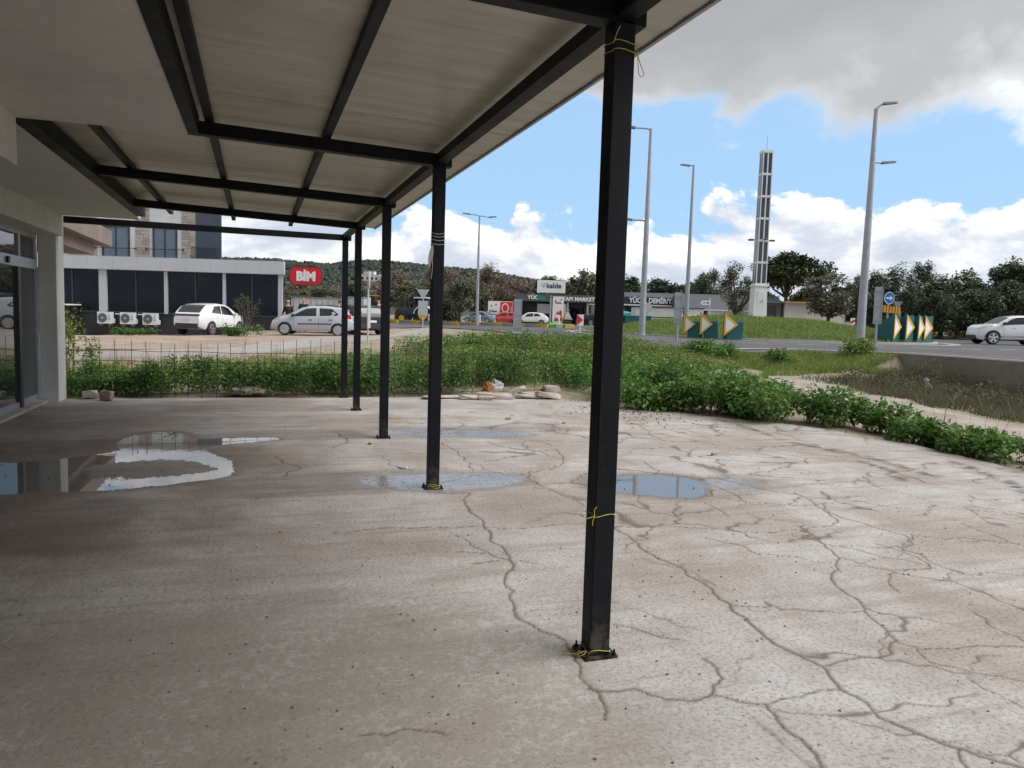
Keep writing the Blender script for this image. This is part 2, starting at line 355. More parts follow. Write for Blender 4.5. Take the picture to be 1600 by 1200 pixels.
tag(np_mesh('ground', np.stack([GX.ravel(), GY.ravel(), GZ.ravel()], 1), grid_faces(len(gx), len(gy)), 'ground_soil', smooth=True), kind='structure')
def sheet(name, poly, mat, off, step=1.5, hfun=None):
    """a polygon laid on the terrain, cut along a grid so that it follows the ground"""
    bm = bmesh.new(); f = bm.faces.new([bm.verts.new((x, y, 0)) for x, y in poly])
    bmesh.ops.triangulate(bm, faces=[f])
    xs = [p[0] for p in poly]; ys = [p[1] for p in poly]
    for k in np.arange(min(xs)+step, max(xs), step):
        bmesh.ops.bisect_plane(bm, geom=bm.verts[:]+bm.edges[:]+bm.faces[:], plane_co=(k, 0, 0), plane_no=(1, 0, 0))
    for k in np.arange(min(ys)+step, max(ys), step):
        bmesh.ops.bisect_plane(bm, geom=bm.verts[:]+bm.edges[:]+bm.faces[:], plane_co=(0, k, 0), plane_no=(0, 1, 0))
    co = np.array([v.co[:] for v in bm.verts]); zz = (hfun or H_terr)(co[:, 0], co[:, 1])
    for v, z in zip(bm.verts, zz): v.co.z = z+off
    bd = [e for e in bm.edges if e.is_boundary]
    up = [f for f in bm.faces]
    for f in up:
        if f.normal.z < 0: f.normal_flip()
    ex = bmesh.ops.extrude_edge_only(bm, edges=bd)
    for v in [g for g in ex['geom'] if isinstance(g, bmesh.types.BMVert)]: v.co.z -= .16
    me = bpy.data.meshes.new(name); bm.to_mesh(me); bm.free()
    if me.polygons and sum(p.normal.z for p in me.polygons) < 0: me.flip_normals()
    me.materials.append(M[mat])
    o = bpy.data.objects.new(name, me); COL.objects.link(o); return tag(o, kind='structure')
def smooth_poly(P, it=2, closed=True):
    for _ in range(it):
        Q = []
        for i in range(len(P) if closed else len(P)-1):
            a = P[i]; b = P[(i+1) % len(P)]
            Q += [(a[0]*.75+b[0]*.25, a[1]*.75+b[1]*.25), (a[0]*.25+b[0]*.75, a[1]*.25+b[1]*.75)]
        P = Q
    return P
road = sheet('road', road_poly, 'asphalt', .055, 1.2, H_road)
sheet('gravel_yard', smooth_poly([(-14, 48), (-12, 30), (-3, 26.5), (1.0, 32.6), (4.9, 38.6), (9.6, 46), (4.2, 58), (-2, 58), (-14, 60)], 1), 'gravel', .03)
sheet('pavement', smooth_poly([(-14, 22.5), (-6, 22.6), (-1.75, 24.4), (1.03, 27.1), (3.8, 30.4), (7.0, 36.5), (9.0, 41), (10.2, 43.5), (9.3, 45.2), (4.9, 38.6), (1.0, 32.6), (-1.9, 27.2), (-8, 25.2), (-14, 25)], 1), 'pavement', .045)
sheet('footpath', smooth_poly([(9.0, -8), (10.6, -6), (11.4, 6), (12.2, 10), (13.6, 14), (15.2, 17.2), (15.2, 18.6), (13.9, 18.9), (12.6, 16.2), (11.0, 12.6), (9.5, 9.0), (8.6, 6), (8.4, 0)], 2), 'path_soil', .02)
# painted lines on the road
def stripe(pts, w, name='road_marking'):
    P = [Vector((x, y)) for x, y in pts]; V = []; F = []
    for i, p in enumerate(P):
        d = (P[min(i+1, len(P)-1)]-P[max(i-1, 0)]).normalized(); n = Vector((-d.y, d.x))*w/2
        for q in (p+n, p-n): V.append((q.x, q.y, float(H_road(np.array([q.x]), np.array([q.y]))[0])+.062))
    for i in range(len(P)-1): F.append((2*i, 2*i+1, 2*i+3, 2*i+2))
    return np_mesh(name, V, F, 'paint_line', road)
pm('paint_line', (.62, .62, .60), .7, .15, 6)
arc = lambda r, a0, a1, n=40: [(IC[0]+r*math.cos(R(a0+(a1-a0)*i/n)), IC[1]+r*math.sin(R(a0+(a1-a0)*i/n))) for i in range(n+1)]
stripe([(11.7, 22.4), (12.4, 21.3), (14, 21.0), (16.6, 20.7), (18.4, 20.0), (19.1, 18.6)]+[(19.1, y) for y in range(17, -30, -2)], .13)
for a in range(188, 330, 9): stripe(arc(14.2, a, a+4.5, 6), .13)
for i in range(7): stripe([(8.4+i*-1.6+5, 51.5+i*2.7), (8.4+i*-1.6+4.2, 52.9+i*2.7)], .14)
stripe([(11.2, 30), (12.0, 38), (10.2, 46.4), (5.2, 58)], .12)

# roundabout island with its apron and mound
V = []; F = []; NA = 96; RR = [0, 1, 2, 3.2, 4.5, 5.8, 7, 8, 8.8, 9.3]
def island_z(r): return .86+1.02*max(0, 1-(r/9.2)**2)**1.15
for r in RR:
    for k in range(NA):
        a = 2*math.pi*k/NA; V.append((IC[0]+r*math.cos(a), IC[1]+r*math.sin(a), island_z(r)+.05*mnoise.noise((r*math.cos(a)*.6, r*math.sin(a)*.6, 0))))
for i in range(len(RR)-1):
    for k in range(NA): F.append((i*NA+k, (i+1)*NA+k, (i+1)*NA+(k+1) % NA, i*NA+(k+1) % NA))
pm('turf', (.085, .115, .028), .95, .3, 1.2, .4, 12, col2=(.05, .07, .018))
island = tag(np_mesh('roundabout_island', V, F, 'turf', smooth=True), kind='structure')
b = MB(); prof = [(9.15, .70), (9.15, .885), (9.45, .885), (9.47, .79), (10.5, .80), (10.5, .70)]
vs = []; fs = []
for k in range(NA):
    a = 2*math.pi*k/NA
    for r, z in prof: vs.append((IC[0]+r*math.cos(a), IC[1]+r*math.sin(a), z))
n = len(prof)
for k in range(NA):
    for j in range(n-1): fs.append((k*n+j, ((k+1) % NA)*n+j, ((k+1) % NA)*n+j+1, k*n+j+1))
b.add(vs, fs); tag(b.build('island_kerb', 'pavement'), kind='structure')

# yellow and grey kerb stones of the far verge
kerb = tag(MB().box((0, 0, 0), (.01, .01, .01)).build('kerb', 'kerb_grey', loc=(12, 66.9, H(12, 66.9)-.05)), kind='structure')
KL = [(-2, 85.5), (5, 77.2), (12, 67.0), (22.4, 56.7), (23.6, 57.0), (24.4, 58.6)]
stone = MB().box((-.47, -.11, 0), (.47, .11, .30)).build('kerb_stone', 'kerb_yellow', bevel=.02); stone_me = stone.data
stone_g = stone_me.copy(); stone_g.materials.clear(); stone_g.materials.append(M['kerb_grey'])
bpy.data.objects.remove(stone); k = 0
for a, c in zip(KL[:-1], KL[1:]):
    a = Vector(a); c = Vector(c); L = (c-a).length; d = (c-a)/L
    for i in range(int(L)):
        p = a+d*(i+.5)
        o = bpy.data.objects.new('kerb_stone', stone_me if (k//1) % 2 else stone_g); COL.objects.link(o); o.parent = kerb
        o.location = Vector((p.x, p.y, H(p.x, p.y)+.02))-kerb.location; o.rotation_euler = (0, 0, math.atan2(d.y, d.x)); o.scale.x = 1.05; k += 1

# ------------------------------------------------------------ concrete slab with cracks and shallow basins
ys = list(np.arange(-8, 1.5, .25)); y = 1.5
while y < 14.12: ys.append(y); y += max(.008, .0042*y)
ys = np.array(ys); NX = 860
xs = np.interp(np.linspace(0, 1, NX), [0, .12, .80, 1], [-3.25, -1.6, 5.2, 8.5])
XX, YY = np.meshgrid(xs, ys); xr = np.interp(ys, [p[0] for p in XR], [p[1] for p in XR])
sc_ = (xr+3.25)/(8.5+3.25); XX = -3.25+(XX+3.25)*sc_[:, None]
wig = np.array([mnoise.noise((0, yy*1.1, 3))*.10+mnoise.noise((0, yy*5, 7))*.03 for yy in ys])
XX += wig[:, None]*np.linspace(0, 1, NX)[None, :]**6
YY = YY+np.where(YY > 13.2, (YY-13.2)/.9, 0)*np.array([[mnoise.noise((x*1.2, 0, 5))*.10 for x in xs]])
CR = [[(2.15,9.07),(2.19,8.40),(2.13,7.65),(2.06,7.32)],
[(1.42,6.46),(1.78,6.39),(1.63,5.95),(1.63,5.55),(1.59,5.34),(1.60,5.20),(1.57,4.74),(1.49,4.36),(1.42,4.26),(1.31,3.76),(1.29,3.59),(1.34,3.45),(1.42,3.31)],
[(0.51,5.40),(0.88,5.44),(1.33,5.34),(1.59,5.34),(1.78,5.23),(2.10,5.26),(2.37,5.26)],
[(2.65,7.22),(2.50,6.64),(2.54,6.24),(2.58,5.76)],
[(2.54,5.12),(2.54,4.83),(2.49,4.53),(2.50,4.41),(2.55,4.18),(2.51,4.00),(2.53,3.85),(2.49,3.69),(2.49,3.52),(2.44,3.44),(2.43,3.22),(2.41,2.97),(2.43,2.87),(2.46,2.76),(2.38,2.56),(2.40,2.47),(2.36,2.32),(2.41,2.19),(2.50,2.04),(2.55,1.95),(2.61,1.87)],
[(2.55,5.11),(3.00,5.04),(3.35,4.89),(3.63,4.72),(3.95,4.72),(3.93,4.66)],
[(3.98,4.72),(3.80,4.31),(3.73,4.10),(3.54,3.88),(3.30,3.64),(3.27,3.43),(3.16,3.26),(3.09,3.05),(3.03,2.90),(2.88,2.78),(2.68,2.79),(2.48,2.76)],
[(2.49,3.52),(2.68,3.44),(2.71,3.52),(2.72,3.39),(2.91,3.32),(3.14,3.26)],
[(3.01,2.89),(3.07,2.78),(3.27,2.75),(3.48,2.71),(3.63,2.66)],
[(3.05,2.79),(2.99,2.66),(3.07,2.57),(3.19,2.47),(3.27,2.39)],
[(1.41,3.28),(1.38,3.04),(1.34,2.87),(1.34,2.73),(1.29,2.59)],
[(1.33,2.84),(1.52,2.79),(1.60,2.67),(1.70,2.63),(1.81,2.66),(1.94,2.77),(1.97,2.86),(1.96,2.96)],
[(1.81,2.66),(1.88,2.58),(1.98,2.53),(1.96,2.43),(1.94,2.29),(1.93,2.16),(1.89,2.07)],
[(1.98,2.53),(2.16,2.54),(2.37,2.55)],
[(4.23,6.78),(4.19,6.48),(4.13,6.06),(4.07,5.58),(4.39,5.40),(4.76,5.44),(5.10,5.42),(5.34,5.09)],
[(4.73,5.82),(4.65,5.46),(4.52,5.15),(4.56,4.84),(4.60,4.55),(4.61,4.37),(4.50,4.23),(4.30,4.12)],
[(4.76,5.44),(4.40,4.87),(4.25,4.77),(3.95,4.72)],
[(4.68,4.44),(5.01,4.28),(5.18,4.11),(5.40,4.03)],
[(4.23,4.29),(4.27,4.10),(4.25,3.91),(4.17,3.76),(3.89,3.77),(3.72,3.65),(3.60,3.45)],
[(3.73,4.10),(3.79,3.88),(3.96,3.78),(4.17,3.76)],
[(3.07,4.71),(3.21,4.52),(3.21,4.29),(3.47,4.16)],
[(3.77,3.11),(3.67,2.91),(3.69,2.78),(3.64,2.67)],
[(3.03,2.50),(3.02,2.33),(3.02,2.19)],
[(4.03,7.52),(3.98,6.99),(3.78,6.70)],
[(5.67,8.10),(5.95,7.83),(6.14,7.37),(6.49,7.04),(7.03,7.03)],
[(6.14,7.37),(5.87,7.02)],
[(2.70,9.00),(2.87,8.51),(3.10,8.26),(3.37,8.35)],
[(3.37,8.35),(3.17,7.65),(2.84,7.19)],
[(0.20,8.43),(0.31,7.95),(0.42,7.76),(0.23,7.34)],
[(0.94,9.99),(1.05,9.22),(0.83,8.81)],
[(3.67,5.66),(3.65,5.33),(3.60,5.18)],
[(5.81,5.00),(6.06,4.83),(6.10,4.57)],
[(1.96,3.18),(1.83,3.33),(1.74,3.43)],
[(0.67,2.64),(0.55,2.72),(0.36,2.72)],
[(2.48,2.05),(2.39,1.93)],
[(5.54,10.39),(5.01,8.68),(5.45,8.62),(5.67,8.10)]]
CRW = {1: 1.5, 4: 1.7, 6: 1.6, 10: 1.5, 11: 1.6, 12: 1.5, 8: 1.2}
crack = np.zeros(XX.shape); halo = np.zeros(XX.shape)
def fractal(p, q, amp, depth):
    if depth == 0: return [p]
    m = (Vector(p)+Vector(q))/2; d = Vector(q)-Vector(p); m += Vector((-d.y, d.x))*random.uniform(-amp, amp)
    return fractal(p, m[:], amp, depth-1)+fractal(m[:], q, amp, depth-1)
def draw_crack(pts, w, fade=False):
    P = []
    for a, c in zip(pts[:-1], pts[1:]): P += fractal(tuple(a), tuple(c), .12, 3)
    P.append(tuple(pts[-1])); N = len(P)
    for i in range(N-1):
        a = np.array(P[i]); c = np.array(P[i+1]); ww = (w+.0007*max(0, a[1]-2))*(.7+.6*abs(mnoise.noise((a[0]*2.3, a[1]*2.3, 1))))
        if fade: ww *= max(.25, 1-i/N)
        m = .09
        j0 = np.searchsorted(ys, min(a[1], c[1])-m-.1); j1 = np.searchsorted(ys, max(a[1], c[1])+m+.1)
        if j1 <= j0: continue
        row = XX[(j0+j1)//2]; i0 = np.searchsorted(row, min(a[0], c[0])-m-.1); i1 = np.searchsorted(row, max(a[0], c[0])+m+.1)
        if i1 <= i0: continue
        sx = XX[j0:j1, i0:i1]; sy = YY[j0:j1, i0:i1]; d = c-a; L2 = d@d+1e-9
        t = np.clip(((sx-a[0])*d[0]+(sy-a[1])*d[1])/L2, 0, 1); ds = np.hypot(sx-a[0]-t*d[0], sy-a[1]-t*d[1])
        crack[j0:j1, i0:i1] = np.maximum(crack[j0:j1, i0:i1], np.clip(1.15-ds/ww, 0, 1))
        halo[j0:j1, i0:i1] = np.maximum(halo[j0:j1, i0:i1], np.clip(1-ds/(ww*3.2), 0, 1)**1.5)
for i, c in enumerate(CR): draw_crack(c, .0066*CRW.get(i, 1))
for i in range(46):                                         # hair cracks
    a = Vector((random.uniform(1.2, 7.4), random.uniform(2.2, 12))); an = random.uniform(0, 6.28); P = [a[:]]
    for _ in range(random.randint(2, 5)):
        an += random.uniform(-.7, .7); a = a+Vector((math.cos(an), math.sin(an)))*random.uniform(.15, .4); P.append(a[:])
    draw_crack(P, .006+.0006*a.y, True)
# web of finer cracks over the open part of the slab
rs_ = np.random.default_rng(17); SD = np.stack([rs_.uniform(1.0, 8.8, 165), rs_.uniform(1.4, 12.8, 165)], 1)
jx = XX+.045*np.sin(YY*5.1+2*np.sin(XX*3.3))+.022*np.sin(YY*17+XX*7)+.015*np.sin(XX*41-YY*23); jy = YY+.045*np.sin(XX*4.7+2*np.sin(YY*2.9))+.022*np.sin(XX*19-YY*5)+.015*np.sin(YY*37+XX*29)
f1 = np.full(XX.shape, 9e9); f2 = np.full(XX.shape, 9e9)
for sx_, sy_ in SD:
    dd = np.hypot(jx-sx_, jy-sy_); f2 = np.minimum(f2, np.maximum(f1, dd)); f1 = np.minimum(f1, dd)
ed = (f2-f1)/2; part = np.sin(XX*1.9+1.7*np.sin(YY*1.1))*np.sin(YY*2.3+1.3*np.sin(XX*1.4))+.25*np.sin(XX*6+YY*5)
msk = np.clip((part+.5)*2.5, 0, 1)*np.clip((XX-1.3-.06*YY)/.8, 0, 1)*np.clip((12-YY)/2, 0, 1)
ww_ = (.0042+.0012*YY)*(.75+.5*np.abs(np.sin(XX*3.1+YY*2.3)))
crack = np.maximum(crack, .85*msk*np.clip(1.2-ed/ww_, 0, 1)); halo = np.maximum(halo, .55*msk*np.clip(1-ed/(ww_*3), 0, 1))
PUD = {'P1': ([(-2.67,8.54),(-2.00,8.43),(-1.67,8.72),(-1.32,8.93),(-1.48,9.40),(-1.40,9.93),(-1.35,10.12),(-1.12,10.30),(-0.81,10.00),(-0.71,9.60),(-0.29,9.64),(0.22,9.67),(0.26,9.52),(-0.48,9.21),(-0.58,8.94),(-0.31,8.40),(-0.19,7.80),(-0.30,7.43),(-0.79,7.20),(-1.45,7.08),(-2.21,7.04)], .013, .22),
 'P2': ([(0.75,7.05),(1.05,7.28),(1.60,7.28),(2.17,7.21),(2.51,6.93),(2.38,6.64),(1.96,6.50),(1.49,6.49),(1.07,6.67)], .0061, .35),
 'P3': ([(3.10,6.74),(3.36,6.81),(3.68,6.85),(4.03,6.69),(4.12,6.43),(4.00,6.09),(3.76,5.85),(3.49,5.88),(3.23,6.11),(2.98,6.26)], .013, .16),
 'P3b': ([(4.13,6.55),(4.63,6.58),(4.81,6.31),(4.40,6.04),(4.00,6.06)], .0058, .3),
 'P4': ([(1.35,10.05),(1.80,10.23),(2.64,10.01),(3.32,9.87),(3.58,9.44),(3.10,9.19),(2.32,9.45),(1.54,9.65)], .0062, .35)}
dip = np.zeros(XX.shape); wet = np.zeros(XX.shape)
fn = np.zeros(XX.shape)
for sc, am in ((1.1, 1), (2.7, .5), (6.1, .3)):
    fn += am*np.sin(XX*sc*3.1+1.3*np.sin(YY*sc*2.3))*np.sin(YY*sc*2.7+1.1*np.sin(XX*sc*1.9+sc))
rng2 = np.random.default_rng(3); grain = rng2.normal(0, 1, XX.shape)
film = np.zeros(XX.shape)
for name, (poly, depth, soft) in PUD.items():
    if depth < .008:                          # thin film: glossy wet concrete, no standing water
        s = sdf(smooth_poly(poly, 2), XX, YY)+fn*.03; film = np.maximum(film, np.clip(.5+s/.14, 0, 1)); wet = np.maximum(wet, .7*np.clip(1+s/.14, 0, 1)); continue
    s = sdf(smooth_poly(poly, 1), XX, YY)+fn*.035+.012*np.sin(XX*23+3*np.sin(YY*9))*np.sin(YY*19)
    dip = np.maximum(dip, depth*np.clip(.5+s/soft, 0, 1)); wet = np.maximum(wet, np.clip(1+s/.26, 0, 1))
damp_dark = [(-1.6, 8.3, 2.1, 1.8, .85), (.6, 7.0, 1.6, .6, .65), (-2.2, 5.9, 2.2, 1.3, .9), (-2.4, 4.0, 1.6, 1.2, .55), (-2.6, 12.3, 1.0, 1.4, .5), (1.2, 9.8, 3.0, .5, .6), (-2.3, 11.6, 1.3, 1.2, .45), (-.6, 5.4, 1.6, .5, .4), (-1.2, 4.6, 2.4, .5, .35), (.4, 8.6, 2.4, 1.0, .30), (.2, 11.2, 2.6, .5, .35), (1.0, 3.3, 1.2, .25, .25), (-.5, 3.0, 1.4, .3, .2), (-1.6, 3.2, 2.6, 2.4, .40), (-.2, 5.6, 2.4, 1.5, .36), (.3, 2.4, 1.6, .5, .22), (-1.2, 10.8, 2.6, 1.2, .3), (.8, 12.9, 3.4, .8, .25), (4.1, 6.2, .95, .5, .5), (.2, 12.4, 2.6, .3, .3), (-1, 4.2, 1.8, .3, .25)]
for cx, cy, ax, ay, am in damp_dark:  # damp patches plus broad brown darkening of the canopy floor, all via wet
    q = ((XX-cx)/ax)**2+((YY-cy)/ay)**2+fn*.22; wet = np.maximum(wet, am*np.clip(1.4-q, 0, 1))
ISL = [(-1.69, 8.31), (-1.22, 8.44), (-0.62, 8.41), (-0.32, 7.99), (-0.35, 7.68), (-0.66, 7.47), (-1.13, 7.44), (-1.55, 7.57)]                 # rough wet hump inside the big puddle
si = sdf(smooth_poly(ISL, 2), XX, YY)+fn*.07-.03+.02*np.sin(XX*31+2*np.sin(YY*17))*np.sin(YY*27)
dip = np.where(si > 0, np.minimum(dip, .0066-.0040*np.clip(si/.16, 0, 1)+.0012*np.sin(XX*47+np.sin(YY*31)*2)*np.sin(YY*53)), dip)
wet = np.where(si > 0, 1.0, wet)
dirt = np.zeros(XX.shape)
for pl, w_ in (([(7.03, 10.60), (6.93, 9.44), (6.71, 8.45), (6.86, 7.79), (6.94, 7.12), (6.88, 6.60), (6.80, 6.26)], .13), ([(7.78, 6.83), (7.63, 6.36), (7.19, 5.49), (6.84, 4.90)], .16), ([(6.63, 7.09), (6.56, 6.55), (6.49, 6.22)], .07)):
    for a, c in zip(pl[:-1], pl[1:]):
        dx, dy = c[0]-a[0], c[1]-a[1]; t_ = np.clip(((XX-a[0])*dx+(YY-a[1])*dy)/(dx*dx+dy*dy), 0, 1)
        dirt = np.maximum(dirt, np.clip(1.1-np.hypot(XX-a[0]-t_*dx, YY-a[1]-t_*dy)/w_+.35*fn, 0, 1))
edge_d = xr[:, None]-XX; dirt = np.maximum(dirt, .75*np.clip(1-(edge_d+.12*fn)/.32, 0, 1)*(YY > 5))
grain = grain*np.where(dip > .008, 1.4, 1)
ZZ = -dip-.004*crack+.0007*grain*(YY > 1.4)+.0022*fn*(dip == 0)*.4
ZZ[-1, :] -= .25; ZZ[:, -1] -= .25
slab = np_mesh('concrete_slab', np.stack([XX.ravel(), YY.ravel(), ZZ.ravel()], 1), grid_faces(NX, len(ys)), None, smooth=True)
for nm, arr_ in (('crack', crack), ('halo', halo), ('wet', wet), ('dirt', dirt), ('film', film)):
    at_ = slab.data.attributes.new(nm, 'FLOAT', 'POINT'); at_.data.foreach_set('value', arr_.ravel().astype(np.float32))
def mat_slab():
    m = bpy.data.materials.new('slab_concrete'); m.use_nodes = True; t = NT(m.node_tree); b = t.n['Principled BSDF']
    p = t.new('ShaderNodeNewGeometry').outputs['Position']
    A = lambda nm: t.new('ShaderNodeAttribute', attribute_name=nm).outputs['Fac']
    big = t.noise(p, .55, 5, .6, .6); mid = t.noise(p, 2.2, 7, .65, .4); fine = t.noise(p, 16, 6, .7); grit = t.noise(p, 110, 3, .7)
    streak = t.noise(t.vmath('MULTIPLY', p, (.5, 4.5, 1)), 1.3, 6, .6, .5)
    c = t.ramp(mid, [(.28, (.36, .335, .315)), (.5, (.46, .44, .425)), (.72, (.53, .515, .505))])
    c = t.mix(t.math('MULTIPLY', t.step(big, .42, .62), .62), c, (.295, .235, .19, 1))                    # rusty brown wash
    c = t.mix(t.math('MULTIPLY', t.step(streak, .48, .66), .42), c, (.25, .20, .165, 1))
    c = t.mix(t.math('MULTIPLY', t.step(fine, .5, .72), .30), c, (.235, .21, .19, 1))
    c = t.mix(t.math('MULTIPLY', t.step(grit, .48, .7), .28), c, (.17, .155, .14, 1))
    g2 = t.noise(p, 48, 5, .75); c = t.mix(t.math('MULTIPLY', t.step(g2, .50, .60), .48), c, (.15, .13, .11, 1)); c = t.mix(t.math('MULTIPLY', t.step(g2, .46, .34), .3), c, (.60, .57, .53, 1))
    sc1 = t.noise(t.vmath('MULTIPLY', p, (.35, 11, 1)), 1.1, 6, .7, .2); c = t.mix(t.math('MULTIPLY', t.step(sc1, .60, .66), t.math('MULTIPLY', t.step(t.noise(p, 1.4, 3), .45, .6), .5)), c, (.12, .10, .085, 1))
    v2_ = t.new('ShaderNodeTexVoronoi', feature='F1'); t.setv(v2_, 'Vector', p); t.setv(v2_, 'Scale', 24); c = t.mix(t.math('MULTIPLY', t.step(v2_.outputs['Distance'], .13, .07), t.math('MULTIPLY', t.step(t.noise(p, 1.7, 4), .50, .62), .8)), c, (.045, .04, .035, 1))
    vo = t.new('ShaderNodeTexVoronoi', feature='F1'); t.setv(vo, 'Vector', p); t.setv(vo, 'Scale', 9)
    spot = t.math('MULTIPLY', t.step(vo.outputs['Distance'], .075, .045), t.step(t.noise(p, .9, 3), .46, .58))
    c = t.mix(t.math('MULTIPLY', spot, .85), c, (.03, .028, .026, 1))                                      # tar and dirt specks
    sx = t.new('ShaderNodeSeparateXYZ'); t.l.new(p, sx.inputs[0])
    worn = t.math('MULTIPLY', t.step(sx.outputs['Y'], 5.2, 3.2), t.step(t.math('ADD', sx.outputs['X'], t.math('MULTIPLY', big, 1.4)), 2.6, 1.4))
    c = t.mix(t.math('MULTIPLY', worn, t.step(fine, .38, .6)), c, (.335, .305, .26, 1))                     # worn patch with bare aggregate
    dn = t.noise(p, 7, 5, .7); c = t.mix(t.math('MULTIPLY', A('dirt'), t.step(dn, .38, .58)), c, (.115, .105, .095, 1))
    c = t.mix(t.math('MULTIPLY', A('halo'), .42), c, (.24, .195, .16, 1))
    c = t.mix(t.math('MULTIPLY', A('crack'), .88), c, (.105, .086, .070, 1))
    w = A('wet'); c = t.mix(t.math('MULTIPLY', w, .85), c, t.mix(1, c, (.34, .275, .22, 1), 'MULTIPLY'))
    t.l.new(c, b.inputs['Base Color'])
    ro = t.math('SUBTRACT', t.math('MULTIPLY_ADD', mid, .2, .72), t.math('MULTIPLY', t.step(w, .72, 1), .42)); fl = A('film'); ro2 = t.ramp(fine, [(.35, .06), (.5, .14), (.62, .5)]); mr = t.new('ShaderNodeMix', data_type='FLOAT'); t.setv(mr, 0, fl); t.setv(mr, 2, ro); t.setv(mr, 3, ro2); t.l.new(mr.outputs[0], b.inputs['Roughness'])
    t.l.new(t.math('MULTIPLY_ADD', fl, .75, .15), b.inputs['Specular IOR Level'])
    bp = t.new('ShaderNodeBump'); bp.inputs['Strength'].default_value = .35; bp.inputs['Distance'].default_value = .006
    t.l.new(t.math('MULTIPLY_ADD', fl, -.27, .35), bp.inputs['Strength']); t.l.new(t.math('ADD', fine, t.math('MULTIPLY', grit, .8)), bp.inputs['Height']); t.l.new(bp.outputs[0], b.inputs['Normal'])
    M['slab_concrete'] = m; slab.data.materials.append(m)
mat_slab(); tag(slab, kind='structure')
def mat_water():
    m = bpy.data.materials.new('puddle_water'); m.use_nodes = True; t = NT(m.node_tree); t.n.remove(t.n['Principled BSDF'])
    p = t.new('ShaderNodeNewGeometry').outputs['Position']
    gl = t.new('ShaderNodeBsdfGlossy'); gl.inputs['Roughness'].default_value = .015
    bp = t.new('ShaderNodeBump'); bp.inputs['Strength'].default_value = .012; bp.inputs['Distance'].default_value = .02
    t.l.new(t.noise(p, 7, 3), bp.inputs['Height']); t.l.new(bp.outputs[0], gl.inputs['Normal'])
    tr = t.new('ShaderNodeBsdfTransparent'); tr.inputs[0].default_value = (.80, .76, .70, 1)
    fr = t.new('ShaderNodeFresnel'); fr.inputs['IOR'].default_value = 2.0
    df = t.new('ShaderNodeBsdfDiffuse'); df.inputs[0].default_value = (.50, .48, .45, 1)      # pale diffuse share, stands in for a brighter sky reflection
    mm = t.new('ShaderNodeMixShader'); mm.inputs[0].default_value = .30; t.l.new(tr.outputs[0], mm.inputs[1]); t.l.new(df.outputs[0], mm.inputs[2])
    ms = t.new('ShaderNodeMixShader'); t.l.new(fr.outputs[0], ms.inputs[0]); t.l.new(mm.outputs[0], ms.inputs[1]); t.l.new(gl.outputs[0], ms.inputs[2])
    t.l.new(ms.outputs[0], t.n['Material Output'].inputs[0]); M['puddle_water'] = m
mat_water()
for nm, (poly, depth, soft) in PUD.items():
    if depth < .008: continue
    c = Vector((sum(p[0] for p in poly)/len(poly), sum(p[1] for p in poly)/len(poly))); big = []
    Q = smooth_poly(poly, 2); n = len(Q)
    for i, p in enumerate(Q):
        d = Vector(Q[(i+1) % n])-Vector(Q[i-1]); nn = Vector((d.y, -d.x)).normalized()
        ar = sum(Q[k][0]*Q[(k+1) % n][1]-Q[(k+1) % n][0]*Q[k][1] for k in range(n)); nn = nn if ar > 0 else -nn
        q = Vector(p)+nn*.11; big.append((max(q.x, -3.2), q.y))
    bm = bmesh.new(); f = bm.faces.new([bm.verts.new((x, y, -.0052)) for x, y in big]); bmesh.ops.triangulate(bm, faces=[f])
    me = bpy.data.meshes.new('puddle'); bm.to_mesh(me); bm.free(); me.materials.append(M['puddle_water'])
    if me.polygons[0].normal.z < 0: me.flip_normals()
    o = bpy.data.objects.new('puddle', me); COL.objects.link(o); tag(o, kind='structure')
# ------------------------------------------------------------ the shop the camera stands under
shop = thing('shop_building', 'pale plastered shop building with stepped soffit and glazed front on the left', 'building', (-3.2, 6, 0))
def sp(mb, name, mat, **k):
    o = mb.build(name, mat, shop, **k); o.location = (3.2, -6, 0); return o
sp(MB().box((-3.2, -8, 2.88), (-.50, 6.6, 3.4)), 'soffit_slab', 'plaster')
sp(MB().box((-3.3, -8, 2.54), (-1.66, 6.6, 2.8805)), 'downstand_beam', 'plaster')
sp(MB().box((-2.9, 6.603, 2.90), (-1.75, 13.70, 3.4)), 'soffit_slab', 'plaster')
sp(MB().box((-3.3, 6.601, 2.575), (-2.852, 13.76, 3.395)), 'downstand_beam', 'plaster')
sp(MB().box((-3.18, 13.62, -.1), (-2.93, 14.12, 2.60)), 'column', 'plaster_white', bevel=.012)
sp(MB().box((-9, -8, 3.39), (-1.9, 13.7, 6.6)), 'unseen_shade_mass', 'plaster_white')  # out of view, added only to cast shadow and block light
sp(MB().box((-9, -8, -.1), (-8.8, 14.1, 3.39)).box((-8.8, 13.9, -.1), (-3.3, 14.1, 3.39)), 'wall', 'plaster_white')
sp(MB().box((-8.8, -8, -.06), (-3.3, 13.9, .0)), 'interior_floor', 'concrete')
sp(MB().box((-3.32, -8, -.03), (-3.06, 13.6, .035)), 'threshold', 'concrete', bevel=.008)
